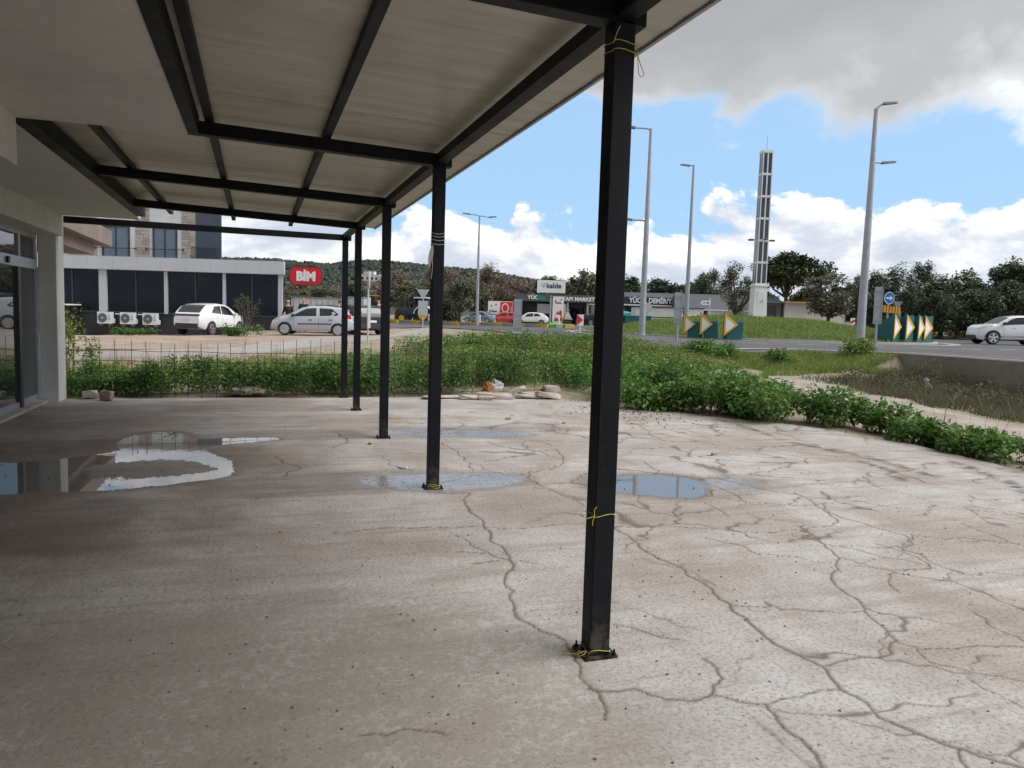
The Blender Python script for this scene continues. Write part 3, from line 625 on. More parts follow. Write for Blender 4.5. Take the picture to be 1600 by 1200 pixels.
# glazed front: transom band, door leaves, side light and fanlights
fx = -3.22
def vbar(y, w, z0, z1, d=.06, mat='alu', name='mullion'): sp(MB().box((fx-d/2, y-w/2, z0), (fx+d/2, y+w/2, z1)), name, mat)
sp(MB().box((fx-.05, -8, 2.03), (fx+.07, 13.45, 2.18)), 'door_track_cover', 'alu', bevel=.01)
sp(MB().box((fx-.03, -8, 2.50), (fx+.03, 13.6, 2.573)), 'head_frame', 'alu')
for y in (13.53, 12.70, 11.2, 9.7, 8.2, 6.7, 5.2): vbar(y, .07, 2.181, 2.50)
vbar(13.57, .10, .036, 2.03, .08); vbar(12.62, .13, .036, 2.029, .09, 'frame_dark', 'door_stile')
for y in (11.25, 9.85, 8.45, 7.05, 5.6, 4.0): vbar(y, .09, .036, 2.029)
sp(MB().box((fx-.02, 12.69, .036), (fx+.02, 13.52, .13)), 'bottom_rail', 'alu')
for a, c in ((12.69, 13.52),): sp(MB().box((fx-.008, a, .13), (fx+.008, c, 2.029)), 'glass_pane', 'shop_glass')
for a, c in ((11.30, 12.55), (9.9, 11.2), (8.5, 9.8), (7.1, 8.4), (4.05, 5.55)): sp(MB().box((fx-.008, a, .04), (fx+.008, c, 2.029)), 'glass_pane', 'shop_glass')
for a, c in ((12.74, 13.49), (11.24, 12.66), (9.74, 11.16), (8.24, 9.66), (6.74, 8.16)): sp(MB().box((fx-.008, a, 2.181), (fx+.008, c, 2.499)), 'fanlight_pane', 'shop_glass')
sp(MB().tube([(fx+.07, 11.95, 2.10), (fx+.10, 11.95, 2.10)], .045, 14), 'door_sensor', 'black')
sp(MB().box((fx-.03, 11.4, .04), (fx+.035, 12.5, .12)), 'bottom_rail', 'alu')

# ------------------------------------------------------------ steel canopy
can = thing('steel_canopy', 'black steel canopy with five square posts and pale ribbed roof panels', 'canopy', (1.5, 6, 0))
def mat_steel():
    m = M['steel_black']; t = NT(m.node_tree); b = t.n['Principled BSDF']; old = b.inputs['Base Color'].links[0].from_socket
    g = t.new('ShaderNodeNewGeometry').outputs['Position']; sz = t.new('ShaderNodeSeparateXYZ'); t.l.new(g, sz.inputs[0])
    n = t.noise(g, 14, 6, .7); s2_ = t.noise(t.vmath('MULTIPLY', g, (30, 30, 3)), 2.2, 5, .7)
    foot = t.math('MULTIPLY', t.step(sz.outputs['Z'], .30, .0), t.step(n, .42, .62))
    cc = t.mix(t.math('MULTIPLY', foot, .55), old, (.12, .10, .08, 1)); cc = t.mix(t.math('MULTIPLY', t.step(s2_, .62, .70), .22), cc, (.09, .088, .085, 1))
    t.l.new(cc, b.inputs['Base Color'])
mat_steel()
def cp(mb, name, mat='steel_black', par=None, **k):
    o = mb.build(name, mat, par or can, **k); o.location = (-1.5, -6, 0) if par is None else (0, 0, 0); return o
SL = -.0386
def zr(x): return 2.868+SL*(x-.05)+.002                       # underside of the rafters
PY = [-.35, 3.15, 6.64, 9.45, 12.18, 14.02]
for i, y in enumerate(PY):
    if i == 0: continue
    post = cp(MB().box((1.45, y-.05, .012), (1.55, y+.05, 2.83)), 'post', bevel=.006)
    cp(MB().box((1.42, y-.08, 0), (1.58, y+.08, .012)), 'base_plate', par=post)
    for sx in (-1, 1):
        for sy in (-1, 1):
            bx, by = 1.5+sx*.066, y+sy*.066
            cp(MB().tube([(bx, by, .012), (bx, by, .021)], .010, 6).tube([(bx, by, .02), (bx, by, .038)], .005, 6), 'anchor_bolt', 'galv' if i == 9 else 'steel_black', par=post)
inner = {0: -.45, 1: -.45, 2: -.52, 3: -1.72, 4: -1.72, 5: -2.93}
for i, y in enumerate(PY):
    x0 = inner[i]; x1 = 1.60
    b = MB(); z0, z1 = (zr(x0), zr(x1)) if i < 5 else (2.815, 2.79)
    vs = [(x0, y-.05, z0), (x1, y-.05, z1), (x1, y+.05, z1), (x0, y+.05, z0), (x0, y-.05, z0+.1), (x1, y-.05, z1+.1), (x1, y+.05, z1+.1), (x0, y+.05, z0+.1)]
    b.add(vs, [(3, 2, 1, 0), (4, 5, 6, 7), (0, 1, 5, 4), (1, 2, 6, 5), (2, 3, 7, 6), (3, 0, 4, 7)]); cp(b, 'rafter', bevel=.004)
cp(MB().box((1.452, -4, 2.832), (1.548, 14.06, 2.905)), 'eave_beam', bevel=.004)
cp(MB().box((-.498, -4, 2.872), (-.42, 6.58, 3.02)), 'wall_beam', bevel=.004)
cp(MB().box((-1.748, 6.70, 2.905), (-1.62, 13.25, 3.06)), 'wall_beam', bevel=.004)
for x, y0, y1 in ((-1.30, 6.2, 13.75), (-.35, -4, 13.75), (.55, -4, 13.75)):
    z = zr(x)+.1015; cp(MB().box((x-.03, y0, z), (x+.03, y1, z+.06)), 'purlin', bevel=.003)
def mat_panel():
    m = bpy.data.materials.new('roof_panel'); m.use_nodes = True; t = NT(m.node_tree); b = t.n['Principled BSDF']
    p = t.new('ShaderNodeNewGeometry').outputs['Position']
    st = t.noise(t.vmath('MULTIPLY', p, (.6, 7, 1)), 1.6, 6, .6, .4); bl = t.noise(p, 1.1, 5); fi = t.noise(p, 9, 5)
    c = t.ramp(st, [(.25, (.43, .405, .34)), (.6, (.54, .515, .45)), (.8, (.58, .56, .50))])
    c = t.mix(t.math('MULTIPLY', t.step(bl, .5, .72), .45), c, (.37, .31, .24, 1))
    c = t.mix(t.math('MULTIPLY', t.step(fi, .62, .75), .25), c, (.33, .29, .23, 1))
    t.l.new(c, b.inputs['Base Color']); b.inputs['Roughness'].default_value = .32; b.inputs['Specular IOR Level'].default_value = .5
    wv = t.new('ShaderNodeTexWave', wave_type='BANDS', bands_direction='Y'); t.setv(wv, 'Vector', p); t.setv(wv, 'Scale', 11); t.setv(wv, 'Distortion', .25)
    bp = t.new('ShaderNodeBump'); bp.inputs['Strength'].default_value = .16; bp.inputs['Distance'].default_value = .005
    t.l.new(wv.outputs['Fac'], bp.inputs['Height']); t.l.new(bp.outputs[0], b.inputs['Normal'])
    tr = t.new('ShaderNodeBsdfTranslucent'); t.l.new(t.mix(1, c, (.9, .88, .75, 1), 'MULTIPLY'), tr.inputs[0])
    ms = t.new('ShaderNodeMixShader'); ms.inputs[0].default_value = .11; t.l.new(b.outputs[0], ms.inputs[1]); t.l.new(tr.outputs[0], ms.inputs[2])
    t.l.new(ms.outputs[0], t.n['Material Output'].inputs[0]); M['roof_panel'] = m
mat_panel()
y = -4.0; edges = []
while y < 13.3: edges.append((y, min(y+.981, 13.35))); y += .99
def panel(y0, y1, x0, x1, jit):
    b = MB(); n = max(2, int((y1-y0)/.11)); ts = .035
    vs = []; fs = []
    for k in range(n+1):                              # shallow pans and ribs along the slope
        yy = y0+(y1-y0)*k/n; dz = .0035*(k % 2)
        for x in (x0, x1):
            zz = zr(x)+.163+jit; vs += [(x, yy, zz+dz), (x, yy, zz+ts+dz)]
    for k in range(n):
        a = k*4; c = a+4
        fs += [(a, c, c+2, a+2), (a+1, a+3, c+3, c+1), (a, a+1, c+1, c), (a+2, c+2, c+3, a+3)]
    fs += [(0, 2, 3, 1), (n*4, n*4+1, n*4+3, n*4+2)]
    b.add(vs, fs); cp(b, 'roof_panel', 'roof_panel')
for i, (y0, y1) in enumerate(edges):
    jit = random.uniform(0, .004)
    if y1 <= 6.62: panel(y0, y1, -.44, 1.90, jit)
    elif y0 < 6.62: panel(y0, y1, -.44, 1.90, jit); panel(6.7, y1, -1.9, -.445, jit)
    else: panel(y0, y1, -1.9, 1.90, jit)
b = MB()
for x in (1.905,): b.box((x, -4, zr(1.9)+.15), (x+.02, 13.36, zr(1.9)+.215))
cp(b, 'edge_trim', 'galv')

# ------------------------------------------------------------ strings and rag tied to the posts
def knot_string(name, label, y, zs, mat, tails, grp=None, r=.0019):
    o = thing(name, label, 'string', (1.5, y, zs[0]), group=grp); h = .0535
    for z in zs:
        P = []
        for k in range(17):
            t = k/16*4; s = int(t) % 4; f = t-int(t)
            c = [(-h, -h), (h, -h), (h, h), (-h, h)]; a = Vector(c[s]); d = Vector(c[(s+1) % 4]); q = a+(d-a)*f
            P.append((q.x, q.y, z-zs[0]+.006*math.sin(k*1.1+z*7)))
        MB().tube(P, r, 5).build('loop', mat, o, smooth=True)
    for tl in tails: MB().tube(smooth3(tl), r, 5).build('loose_end', mat, o, smooth=True)
    return o
def smooth3(P, it=2):
    P = [Vector(p) for p in P]
    for _ in range(it): P = [P[0]]+[q for a, c in zip(P[:-1], P[1:]) for q in (a*.75+c*.25, a*.25+c*.75)]+[P[-1]]
    return P
knot_string('tied_string', 'yellow string tied round the nearest post at knee height', 3.15, [.665], 'string_yellow', [[(-.054, -.054, 0), (-.062, -.06, .03), (-.05, -.064, .045)], [(-.054, -.054, 0), (-.065, -.058, -.02), (-.066, -.06, -.04)], [(-.054, -.054, 0), (-.09, -.05, -.01)]])
knot_string('tied_string', 'yellow string tied round the foot of the nearest post with coiled end on its plate', 3.15, [.03], 'string_yellow', [[(-.054, -.03, .0), (-.08, -.04, .0), (-.10, -.02, -.01), (-.085, .0, -.012), (-.07, -.02, -.01), (-.09, -.035, -.012), (-.12, .0, -.02), (-.15, .015, -.026)], [(-.06, -.04, 0), (-.08, -.05, -.01), (-.10, -.04, -.02), (-.09, -.01, -.02)]])
knot_string('tied_string', 'yellow string looped round the top of the nearest post with hanging loop', 3.15, [2.735, 2.70], 'string_yellow', [[(.054, -.054, 0), (.060, -.06, -.06), (.085, -.06, -.11), (.095, -.06, -.13), (.075, -.06, -.14), (.064, -.06, -.12), (.058, -.058, -.03)], [(-.054, -.054, -.01), (-.045, -.06, .03), (-.03, -.06, .06)]])
knot_string('tied_string', 'yellow string round the foot of the second post', 6.64, [.02, .035], 'string_yellow', [[(-.02, -.06, 0), (.0, -.1, -.005), (.04, -.09, -.005)]])
knot_string('tied_string', 'white string wound several times round the second post', 6.64, [2.15, 2.185, 2.215, 2.24], 'string_white', [[(-.054, -.054, .0), (-.06, -.06, -.06), (-.055, -.06, -.2), (-.065, -.06, -.3)]])
b = MB(); P = []
for k in range(8):
    z = 2.13-k*.026; w = .010+.010*math.sin(k*.5); P.append((1.5-.06-.004*k, 6.64-.055, z, w))
vs = []; fs = []
for x, yv, z, w in P: vs += [(x-w, yv-.008, z), (x+w, yv-.004, z), (x+w*.8, yv+.006, z), (x-w*.7, yv+.004, z)]
for k in range(7): fs += [(k*4+j, k*4+(j+1) % 4, k*4+4+(j+1) % 4, k*4+4+j) for j in range(4)]
b.add(vs, fs+[(3, 2, 1, 0), (28, 29, 30, 31)]); tag(b.build('hanging_rag', 'cloth_grey'), 'thin grey rag hanging from the string on the second post', 'rag')

# ------------------------------------------------------------ mesh fence along the far edge
fen = thing('wire_mesh_fence', 'rusty black welded wire mesh fence behind the concrete slab', 'fence', (1.4, 14.12, 0))
pm('wire', (.015, .012, .011), .7, .3, 20)
def fy(x): return 14.13+max(0, x-2.2)*.13+.02*math.sin(x*2)
vw = MB().tube([(0, 0, -.05), (.004, .01, .35), (-.004, -.005, .7), (0, 0, 1)], .0046, 5).build('vertical_wire', 'wire'); vme = vw.data; bpy.data.objects.remove(vw)
x = -2.86
while x < 5.8:
    o = bpy.data.objects.new('vertical_wire', vme); COL.objects.link(o); o.parent = fen
    o.location = (x-1.4, fy(x)-14.12, 0); o.rotation_euler = (random.uniform(-.03, .03), random.uniform(-.025, .025), random.uniform(0, 6))
    o.scale = (1, 1, .98+.05*math.sin(x*1.3)+random.uniform(-.02, .02)-.05*max(0, x-3)/3); x += .222+random.uniform(-.012, .012)
for z in (.06, .24, .42, .60, .775, .89):
    P = [(x-1.4, fy(x)-14.12+.006, z-.012*math.sin(x*.9+z)-.03*max(0, x-3)/3*z+.008*math.sin(x*5)) for x in np.arange(-2.9, 5.82, .2)]
    if z > .8: continue
    MB().tube(P, .0046, 5).build('horizontal_wire', 'wire', fen)

# ------------------------------------------------------------ rubble, blocks, litter
def rock(name, loc, size, mat, label, cat='rubble', rz=0, group=None, flat=1, seed=0, tilt=0):
    bm = bmesh.new(); rr = random.Random(seed)
    for _ in range(16): bm.verts.new((rr.uniform(-1, 1), rr.uniform(-1, 1), rr.uniform(-1, 1)*flat))
    for s in ((-1, -.8), (1, -.9), (.9, 1), (-.8, .9)):
        for zz in (-.85, .8): bm.verts.new((s[0]*rr.uniform(.45, 1), s[1]*rr.uniform(.45, 1), zz*rr.uniform(.5, 1)))
    h = bmesh.ops.convex_hull(bm, input=bm.verts[:])
    bmesh.ops.delete(bm, geom=[v for v in bm.verts if not v.link_faces], context='VERTS')
    bmesh.ops.bevel(bm, geom=bm.edges[:], offset=.06, segments=1, affect='EDGES')
    bmesh.ops.scale(bm, vec=Vector(size)/2, verts=bm.verts)
    if tilt: bmesh.ops.rotate(bm, matrix=Matrix.Rotation(tilt, 3, 'Y'), verts=bm.verts)
    z0 = min(v.co.z for v in bm.verts)
    for v in bm.verts: v.co.z -= z0
    me = bpy.data.meshes.new(name); bm.to_mesh(me); bm.free(); me.materials.append(M[mat])
    o = bpy.data.objects.new(name, me); COL.objects.link(o); o.location = loc; o.rotation_euler = (0, 0, rz); return tag(o, label, cat, group)
rock('concrete_block', (-2.58, 13.98, 0), (.30, .22, .17), 'rubble', 'pale concrete block beside the white column', 'block', .3, seed=4)
rock('concrete_block', (-2.28, 13.72, 0), (.26, .17, .21), 'rubble_red', 'brown broken block standing right of the pale block', 'block', -.3, seed=9)
RB = [(3.25, 13.78, .85, .30, .07, 0), (3.05, 13.60, .16, .12, .13, .5), (3.72, 13.62, .42, .22, .08, .1), (4.02, 13.50, .34, .20, .09, 0), (4.35, 13.66, .52, .26, .08, .05), (4.48, 13.98, .60, .34, .10, -.05), (4.72, 13.95, .46, .24, .10, -.45),
      (5.0, 14.0, .42, .3, .10, .1), (4.95, 13.72, .62, .30, .08, .08), (5.25, 13.62, .55, .32, .12, .15), (5.45, 13.8, .36, .24, .08, -.1), (4.15, 13.9, .5, .3, .09, .06)]
RL = ['long flat broken concrete slab at the left end of the rubble row', 'small wedge of concrete leaning at the left end of the rubble row', 'flat concrete piece second along the rubble row', 'small nearest flat chunk in the middle of the rubble row', 'flat grey slab piece in the middle front of the rubble row', 'broad slab piece at the back middle of the rubble row', 'tilted concrete slab sticking up on the rubble row', 'thick slab piece behind the right end of the rubble row',
      'wide slab piece at the right front of the rubble row', 'chunky piece at the right end of the rubble row', 'last small chunk at the far right of the rubble row', 'slab piece under the weeds behind the rubble row']
for i, (x, yv, a, c, d, ti) in enumerate(RB): rock('rubble_piece', (x, yv, 0), (a, c, d), 'rubble', RL[i], 'rubble', random.uniform(-.25, .25), 'broken slab pieces along the slab edge', seed=20+i, tilt=ti)
rock('boulder', (5.72, 14.5, -.03), (.42, .36, .28), 'rubble', 'round pale boulder in the weeds beside the rubble row', 'stone', 0, seed=55)
def bag(name, loc, size, mat, label, seed, cat='litter'):
    bm = bmesh.new(); bmesh.ops.create_icosphere(bm, subdivisions=3, radius=1); off = Vector((seed*3.7, seed*1.3, 0))
    for v in bm.verts:
        n = mnoise.fractal(v.co*1.6+off, .6, 2.2, 4); v.co *= 1+.55*n; v.co.z *= .8
        v.co = Vector((v.co.x*size[0]/2, v.co.y*size[1]/2, max(-.25, v.co.z)*size[2]*.7))
    z0 = min(v.co.z for v in bm.verts)
    for v in bm.verts: v.co.z -= z0
    me = bpy.data.meshes.new(name); bm.to_mesh(me); bm.free(); me.materials.append(M[mat]); o = bpy.data.objects.new(name, me); COL.objects.link(o); o.location = loc
    return tag(o, label, cat)
pm('rust_orange', (.42, .13, .03), .7, .3, 9)
bag('litter_bag', (4.38, 14.62, .05), (.17, .14, .24), 'rust_orange', 'orange plastic bag in the weeds behind the rubble', 1)
bag('litter_bag', (4.62, 14.85, .05), (.34, .22, .26), 'plastic_bag', 'white plastic sack in the weeds beside the orange bag', 2)
bag('litter_bag', (-.15, 14.5, .02), (.75, .35, .22), 'rubble', 'torn pale sheet lying in the weeds behind the fence', 3)
bag('litter_bag', (15.2, 13.3, -.1), (.55, .4, .22), 'plastic_bag', 'crumpled bluish white bag in the ditch below the retaining wall', 4)
bag('litter_bag', (14.2, 10.2, -.15), (.75, .5, .42), 'plastic_bag', 'large white torn sack on the slope beside the footpath', 5)
bag('litter_bag', (13.2, 8.4, -.15), (.5, .3, .12), 'plastic_bag', 'flat white scrap at the lower edge of the footpath', 6)
bag('litter_bag', (15.6, 14.6, -.1), (.25, .22, .5), 'cloth_grey', 'tall grey rag caught in the dry scrub below the wall', 7)
# larger loose stones on the slab
for i, (x, yv, s, lab) in enumerate([(5.1, 7.7, .06, 'dark stone on the slab right of the clear puddle'), (1.28, 9.0, .06, 'dark stone on the slab left of the second post'), (1.4, 7.55, .09, 'pale flat chip lying left of the second post'), (3.6, 10.9, .07, 'brown stone on the slab near the rubble row'), (4.3, 10.4, .06, 'small stone on the slab behind the nearest post')]):
    rock('loose_stone', (x, yv, -.003), (s*1.3, s, s*.55 if i != 2 else s*.25), 'rubble' if i == 2 else 'rubble_red', lab, 'stone', i, 'loose stones on the slab', seed=70+i)
# crumbs of dirt and stone chips over the slab
V = []; F = []
def crumb(x, yv, s):
    n = len(V); rr = [random.uniform(.6, 1.2)*s for _ in range(5)]
    for k in range(5): a = 1.2566*k; V.append((x+rr[k]*math.cos(a), yv+rr[k]*math.sin(a), -.003))
    V.append((x, yv, s*.8)); F.extend([(n+k, n+(k+1) % 5, n+5) for k in range(5)])
for _ in range(620): crumb(random.gauss(1.8, 1.8), abs(random.gauss(2.2, 1.2))+.9, random.choice((.004, .005, .006, .008, .011)))
for _ in range(380): crumb(random.uniform(-2.8, 7), random.uniform(3, 13), random.uniform(.004, .013))
for _ in range(500): crumb(random.gauss(6.0, .55), random.gauss(11.6, .8), random.uniform(.006, .025))
V2 = [v for v in V]; pm('crumbs', (.10, .08, .065), .95, .3, 8)
np_mesh('slab_debris', V2, F, 'crumbs', kind='stuff'); bpy.data.objects['slab_debris']['label'] = 'scattered dirt crumbs and stone chips on the concrete'
# ------------------------------------------------------------ retaining wall of the road
b = MB(); ysn = np.arange(-44, 18.7, 1.5)
vs = []; fs = []
for i, yv in enumerate(list(ysn)+[18.75]):
    w = .02*math.sin(yv*.7); vs += [(18.42+w, yv, -.5), (18.47+w, yv, .79), (18.72, yv, .79), (18.72, yv, -.5)]
n = len(ysn)+1
for i in range(n-1): fs += [(i*4+j, i*4+4+j, i*4+4+(j+1) % 4, i*4+(j+1) % 4) for j in range(4)]
b.add(vs, fs+[(0, 1, 2, 3), tuple((n-1)*4+j for j in (3, 2, 1, 0))])
tag(b.build('retaining_wall', 'concrete_stained'), 'long stained concrete retaining wall holding up the road on the right', 'wall')

# ------------------------------------------------------------ supermarket across the yard
CR_ = Vector((.948, -.317, 0))                                    # facing direction of the far fronts (along the facade)
def facade(name, label, cat, org, ax, rz=None):
    o = thing(name, label, cat, org); ax = Vector(ax).normalized(); o.rotation_euler = (0, 0, math.atan2(ax.y, ax.x)); return o
# local frame: x to the left of the right-hand corner is negative, y positive goes away from the viewer
mk = facade('supermarket', 'single storey supermarket with dark glazed bays and pale grey fascia', 'building', (1.62, 47.25, 0), (.951, -.310, 0))
MW = 24
MB().prism([(-MW, .03), (-.25, .03), (-4.6, 13), (-MW, 13)], (0, 0, -.9), (1, 0, 0), (0, 1, 0), (0, 0, 2.02)).build('base_wall', 'dark_wall', mk)
MB().prism([(-MW, .30), (-.4, .30), (-4.7, 12.9), (-MW, 12.9)], (0, 0, 1.12), (1, 0, 0), (0, 1, 0), (0, 0, 2.98)).build('inner_wall', 'dark_wall', mk)
for k in range(17):                                               # fascia cassettes
    x1 = -.0-k*1.42; x0 = x1-1.412
    if x0 < -MW: break
    MB().box((x0, -.28, 3.56), (x1, -.02, 4.28)).build('fascia_panel', 'fascia_grey', mk, bevel=.006)
MB().prism([(-MW, -.27), (0, -.27), (-4.5, 13.4), (-MW, 13.4)], (0, 0, 3.54), (1, 0, 0), (0, 1, 0), (0, 0, .019)).build('fascia_soffit', 'alu', mk)
MB().prism([(-MW, -.26), (0, -.26), (-4.5, 13.4), (-MW, 13.4)], (0, 0, 4.281), (1, 0, 0), (0, 1, 0), (0, 0, .04)).build('roof_deck', 'galv', mk)
MB().prism([(0, -.02), (-4.5, 13.4), (-4.6, 13.4), (-.1, -.02)], (0, 0, 3.56), (1, 0, 0), (0, 1, 0), (0, 0, .719)).build('fascia_side', 'fascia_grey', mk)
for x, w in ((-.28, .24), (-3.55, .17), (-6.95, .20), (-10.62, .46)):
    p = MB().box((x-w/2, -.06, 1.06), (x+w/2, .12, 3.539)).build('pilaster', 'fascia_grey', mk)
MB().box((-MW, -.03, 1.04), (-.42, .10, 1.14)).build('window_sill', 'frame_dark', mk)
for x0, x1 in ((-3.45, -.41), (-6.84, -3.64), (-10.38, -7.06), (-14.0, -10.86)):
    xm = (x0+x1)/2
    for a, c in ((x0, xm-.04), (xm+.04, x1)):
        MB().box((a, .05, 1.141), (c, .08, 3.538)).build('window_pane', 'window_glass', mk)
    MB().box((xm-.038, .0, 1.141), (xm+.038, .09, 3.538)).build('mullion', 'frame_dark', mk)
# flat roof antenna
MB().tube([(-.9, 2, 4.3), (-.9, 2, 4.62)], .012, 5).tube([(-1.6, 2, 4.60), (-.2, 2, 4.55)], .01, 5).build('roof_aerial', 'galv', mk)
# projecting sign
sg = facade('shop_sign', 'red rounded shop sign with white letters fixed to the supermarket corner', 'sign', (2.79, 46.75, 3.52), CR_)
def rrect(w, h, r, n=6):
    P = []
    for cx, cy, a0 in ((w/2-r, h/2-r, 0), (-w/2+r, h/2-r, 90), (-w/2+r, -h/2+r, 180), (w/2-r, -h/2+r, 270)):
        for k in range(n+1): a = R(a0+90*k/n); P.append((cx+r*math.cos(a), cy+r*math.sin(a)))
    return P
MB().prism(rrect(1.86, 1.02, .28), (0, -.1, 0), (1, 0, 0), (0, 0, 1), (0, .2, 0)).build('sign_body', 'red_sign', sg)
MB().ring(rrect(1.92, 1.08, .30), rrect(1.84, 1.0, .27), (0, -.115, 0), (1, 0, 0), (0, 0, 1), (0, .22, 0)).build('sign_rim', 'frame_dark', sg)
text_part('lettering', 'BIM', .72, 'white_sign', sg, (0, -.115, -.05), (1, 0, 0), (0, 0, 1), .03, .04, sx=.98)
MB().prism([(-.09, .34), (.09, .34), (0, .23)], (-.07, -.13, .02), (1, 0, 0), (0, 0, 1), (0, .03, 0)).build('lettering', 'white_sign', sg)
MB().tube([(-1.25, .05, .60), (.55, .05, .60)], .025, 6).tube([(-.6, .05, .5), (-.6, .05, .6)], .02, 5).build('bracket', 'frame_dark', sg)
# air conditioning units
def ac_unit(x, label):
    o = facade('air_conditioner', label, 'air conditioner', mk.matrix_basis @ Vector((x, -.3, .40)), (.951, -.310, 0)); o['group'] = 'outdoor units on the supermarket wall'
    MB().box((-.43, -.14, 0), (.40, .16, .68)).build('casing', 'white_paint', o, bevel=.02)
    MB().box((.40, -.10, .03), (.50, .14, .30)).build('valve_cover', 'white_paint', o, bevel=.02)
    c = (-.12, -.145, .34); n = 28; b = MB()
    b.prism([(.27*math.cos(6.2832*k/n), .27*math.sin(6.2832*k/n)) for k in range(n)], c, (1, 0, 0), (0, 0, 1), (0, .01, 0)).build('fan_opening', 'fan_dark', o)
    g = MB()
    for r in (.06, .11, .16, .21, .26):
        P = [(c[0]+r*math.cos(6.2832*k/20), c[1]-.008, c[2]+r*math.sin(6.2832*k/20)) for k in range(21)]; g.tube(P, .006, 4)
    for k in range(6): a = 1.0472*k; g.tube([(c[0], c[1]-.008, c[2]), (c[0]+.27*math.cos(a), c[1]-.008, c[2]+.27*math.sin(a))], .006, 4)
    g.build('fan_grille', 'galv', o)
    MB().tube([(c[0], c[1]-.02, c[2]), (c[0], c[1], c[2])], .045, 12).build('fan_hub', 'white_paint', o)
    MB().box((.24, -.152, .40), (.30, -.1405, .50)).box((.22, -.152, .25), (.34, -.1405, .33)).build('badge', 'galv', o)
    MB().box((-.3, -.1, -.12), (-.26, .30, 0)).box((.24, -.1, -.12), (.28, .30, 0)).build('bracket', 'galv', o)
pm('fan_dark', (.10, .10, .11), .6, .1, 8)
ac_unit(-10.35, 'white outdoor air conditioner left of three on the dark wall'); ac_unit(-9.03, 'white outdoor air conditioner middle of three on the dark wall'); ac_unit(-7.72, 'white outdoor air conditioner right of three on the dark wall')
for xa, xb in ((-9.85, -9.46), (-8.53, -8.15)): MB().tube([(xa, -.2, .98), (xb, -.2, .97)], .03, 6).build('refrigerant_pipe', 'white_paint', mk)
# lean-to shelter at the far left of the supermarket
sh = facade('bicycle_shelter', 'low dark shelter with thin white roof against the supermarket', 'shelter', mk.matrix_basis @ Vector((-12.6, -1.2, -.45)), (.951, -.310, 0))
MB().box((-3, -.5, 1.86), (.75, 1.1, 1.93)).build('roof', 'white_paint', sh); MB().box((.18, -.3, 0), (.30, -.18, 1.86)).build('post', 'frame_dark', sh)
MB().box((-3, .9, 0), (.6, 1.0, 1.86)).build('back_wall', 'black', sh)
wh = thing('bicycle', 'bicycle standing under the dark shelter with thin pale wheel', 'bicycle', mk.matrix_basis @ Vector((-12.35, -1.75, -.40)))
P = [(.34*math.cos(6.2832*k/24), 0, .36+.34*math.sin(6.2832*k/24)) for k in range(25)]
MB().tube(P, .022, 5).build('wheel', 'galv', wh); MB().tube([(p[0]-1.0, 0, p[2]) for p in P], .022, 5).build('wheel', 'galv', wh); MB().tube([(-1.0, 0, .36), (-.75, 0, .85), (-.15, 0, .82), (-.5, 0, .36), (-1.0, 0, .36)], .02, 6).tube([(0, 0, .36), (-.15, 0, .82), (-.18, 0, 1.0)], .02, 6).build('frame', 'frame_dark', wh); MB().box((-.9, -.06, .88), (-.65, .06, .93)).build('saddle', 'black', wh); MB().tube([(-.12, -.28, 1.0), (-.18, 0, 1.02), (-.12, .28, 1.0)], .015, 6).build('handlebar', 'galv', wh); b = MB()
for k in range(8): b.tube([(0, 0, .36), (.33*math.cos(.7854*k), 0, .36+.33*math.sin(.7854*k))], .006, 4)
b.build('spokes', 'galv', wh)

# ------------------------------------------------------------ apartment block behind the supermarket, neighbour's balconies
ap = facade('apartment_block', 'stone clad apartment block with tall dark windows above the supermarket roof', 'building', (-2.55, 64.7, 0), (.948, -.317, 0))
MB().prism([(-16, .04), (0, .04), (-5, 11), (-16, 11)], (0, 0, -.5), (1, 0, 0), (0, 1, 0), (0, 0, 10.1)).build('wall', 'white_wall', ap)
MB().prism([(-16.2, -.25), (.1, -.25), (-4.9, 11.2), (-16.2, 11.2)], (0, 0, 9.6), (1, 0, 0), (0, 1, 0), (0, 0, .3)).build('roof_slab', 'concrete', ap)
def apt_window(x0, x1, z0, z1, rail):
    f = MB().ring([(x0, z0), (x1, z0), (x1, z1), (x0, z1)], [(x0+.12, z0+.12), (x1-.12, z0+.12), (x1-.12, z1-.25), (x0+.12, z1-.25)], (0, -.06, 0), (1, 0, 0), (0, 0, 1), (0, .16, 0)).build('window', 'frame_dark', ap)
    xm = (x0+x1)/2
    for a, c in ((x0+.12, xm-.05), (xm+.05, x1-.12)): MB().box((a, .0, z0+.12), (c, .03, z1-.25)).build('pane', 'apt_glass', f)
    MB().box((xm-.05, -.04, z0+.12), (xm+.05, .06, z1-.25)).build('mullion', 'frame_dark', f)
    if rail:
        MB().tube([(x0-.5, -.12, z0+1.15), (x1+.5, -.12, z0+1.15)], .025, 6).build('rail', 'frame_dark', f)
        for xx in (x0-.48, x1+.48): MB().box((xx-.05, -.14, z0+1.08), (xx+.05, .04, z0+1.22)).build('rail_bracket', 'frame_dark', f)
for x0, x1 in ((-9.3, -7.15), (-5.35, -3.45)): apt_window(x0, x1, 4.75, 7.75, True)
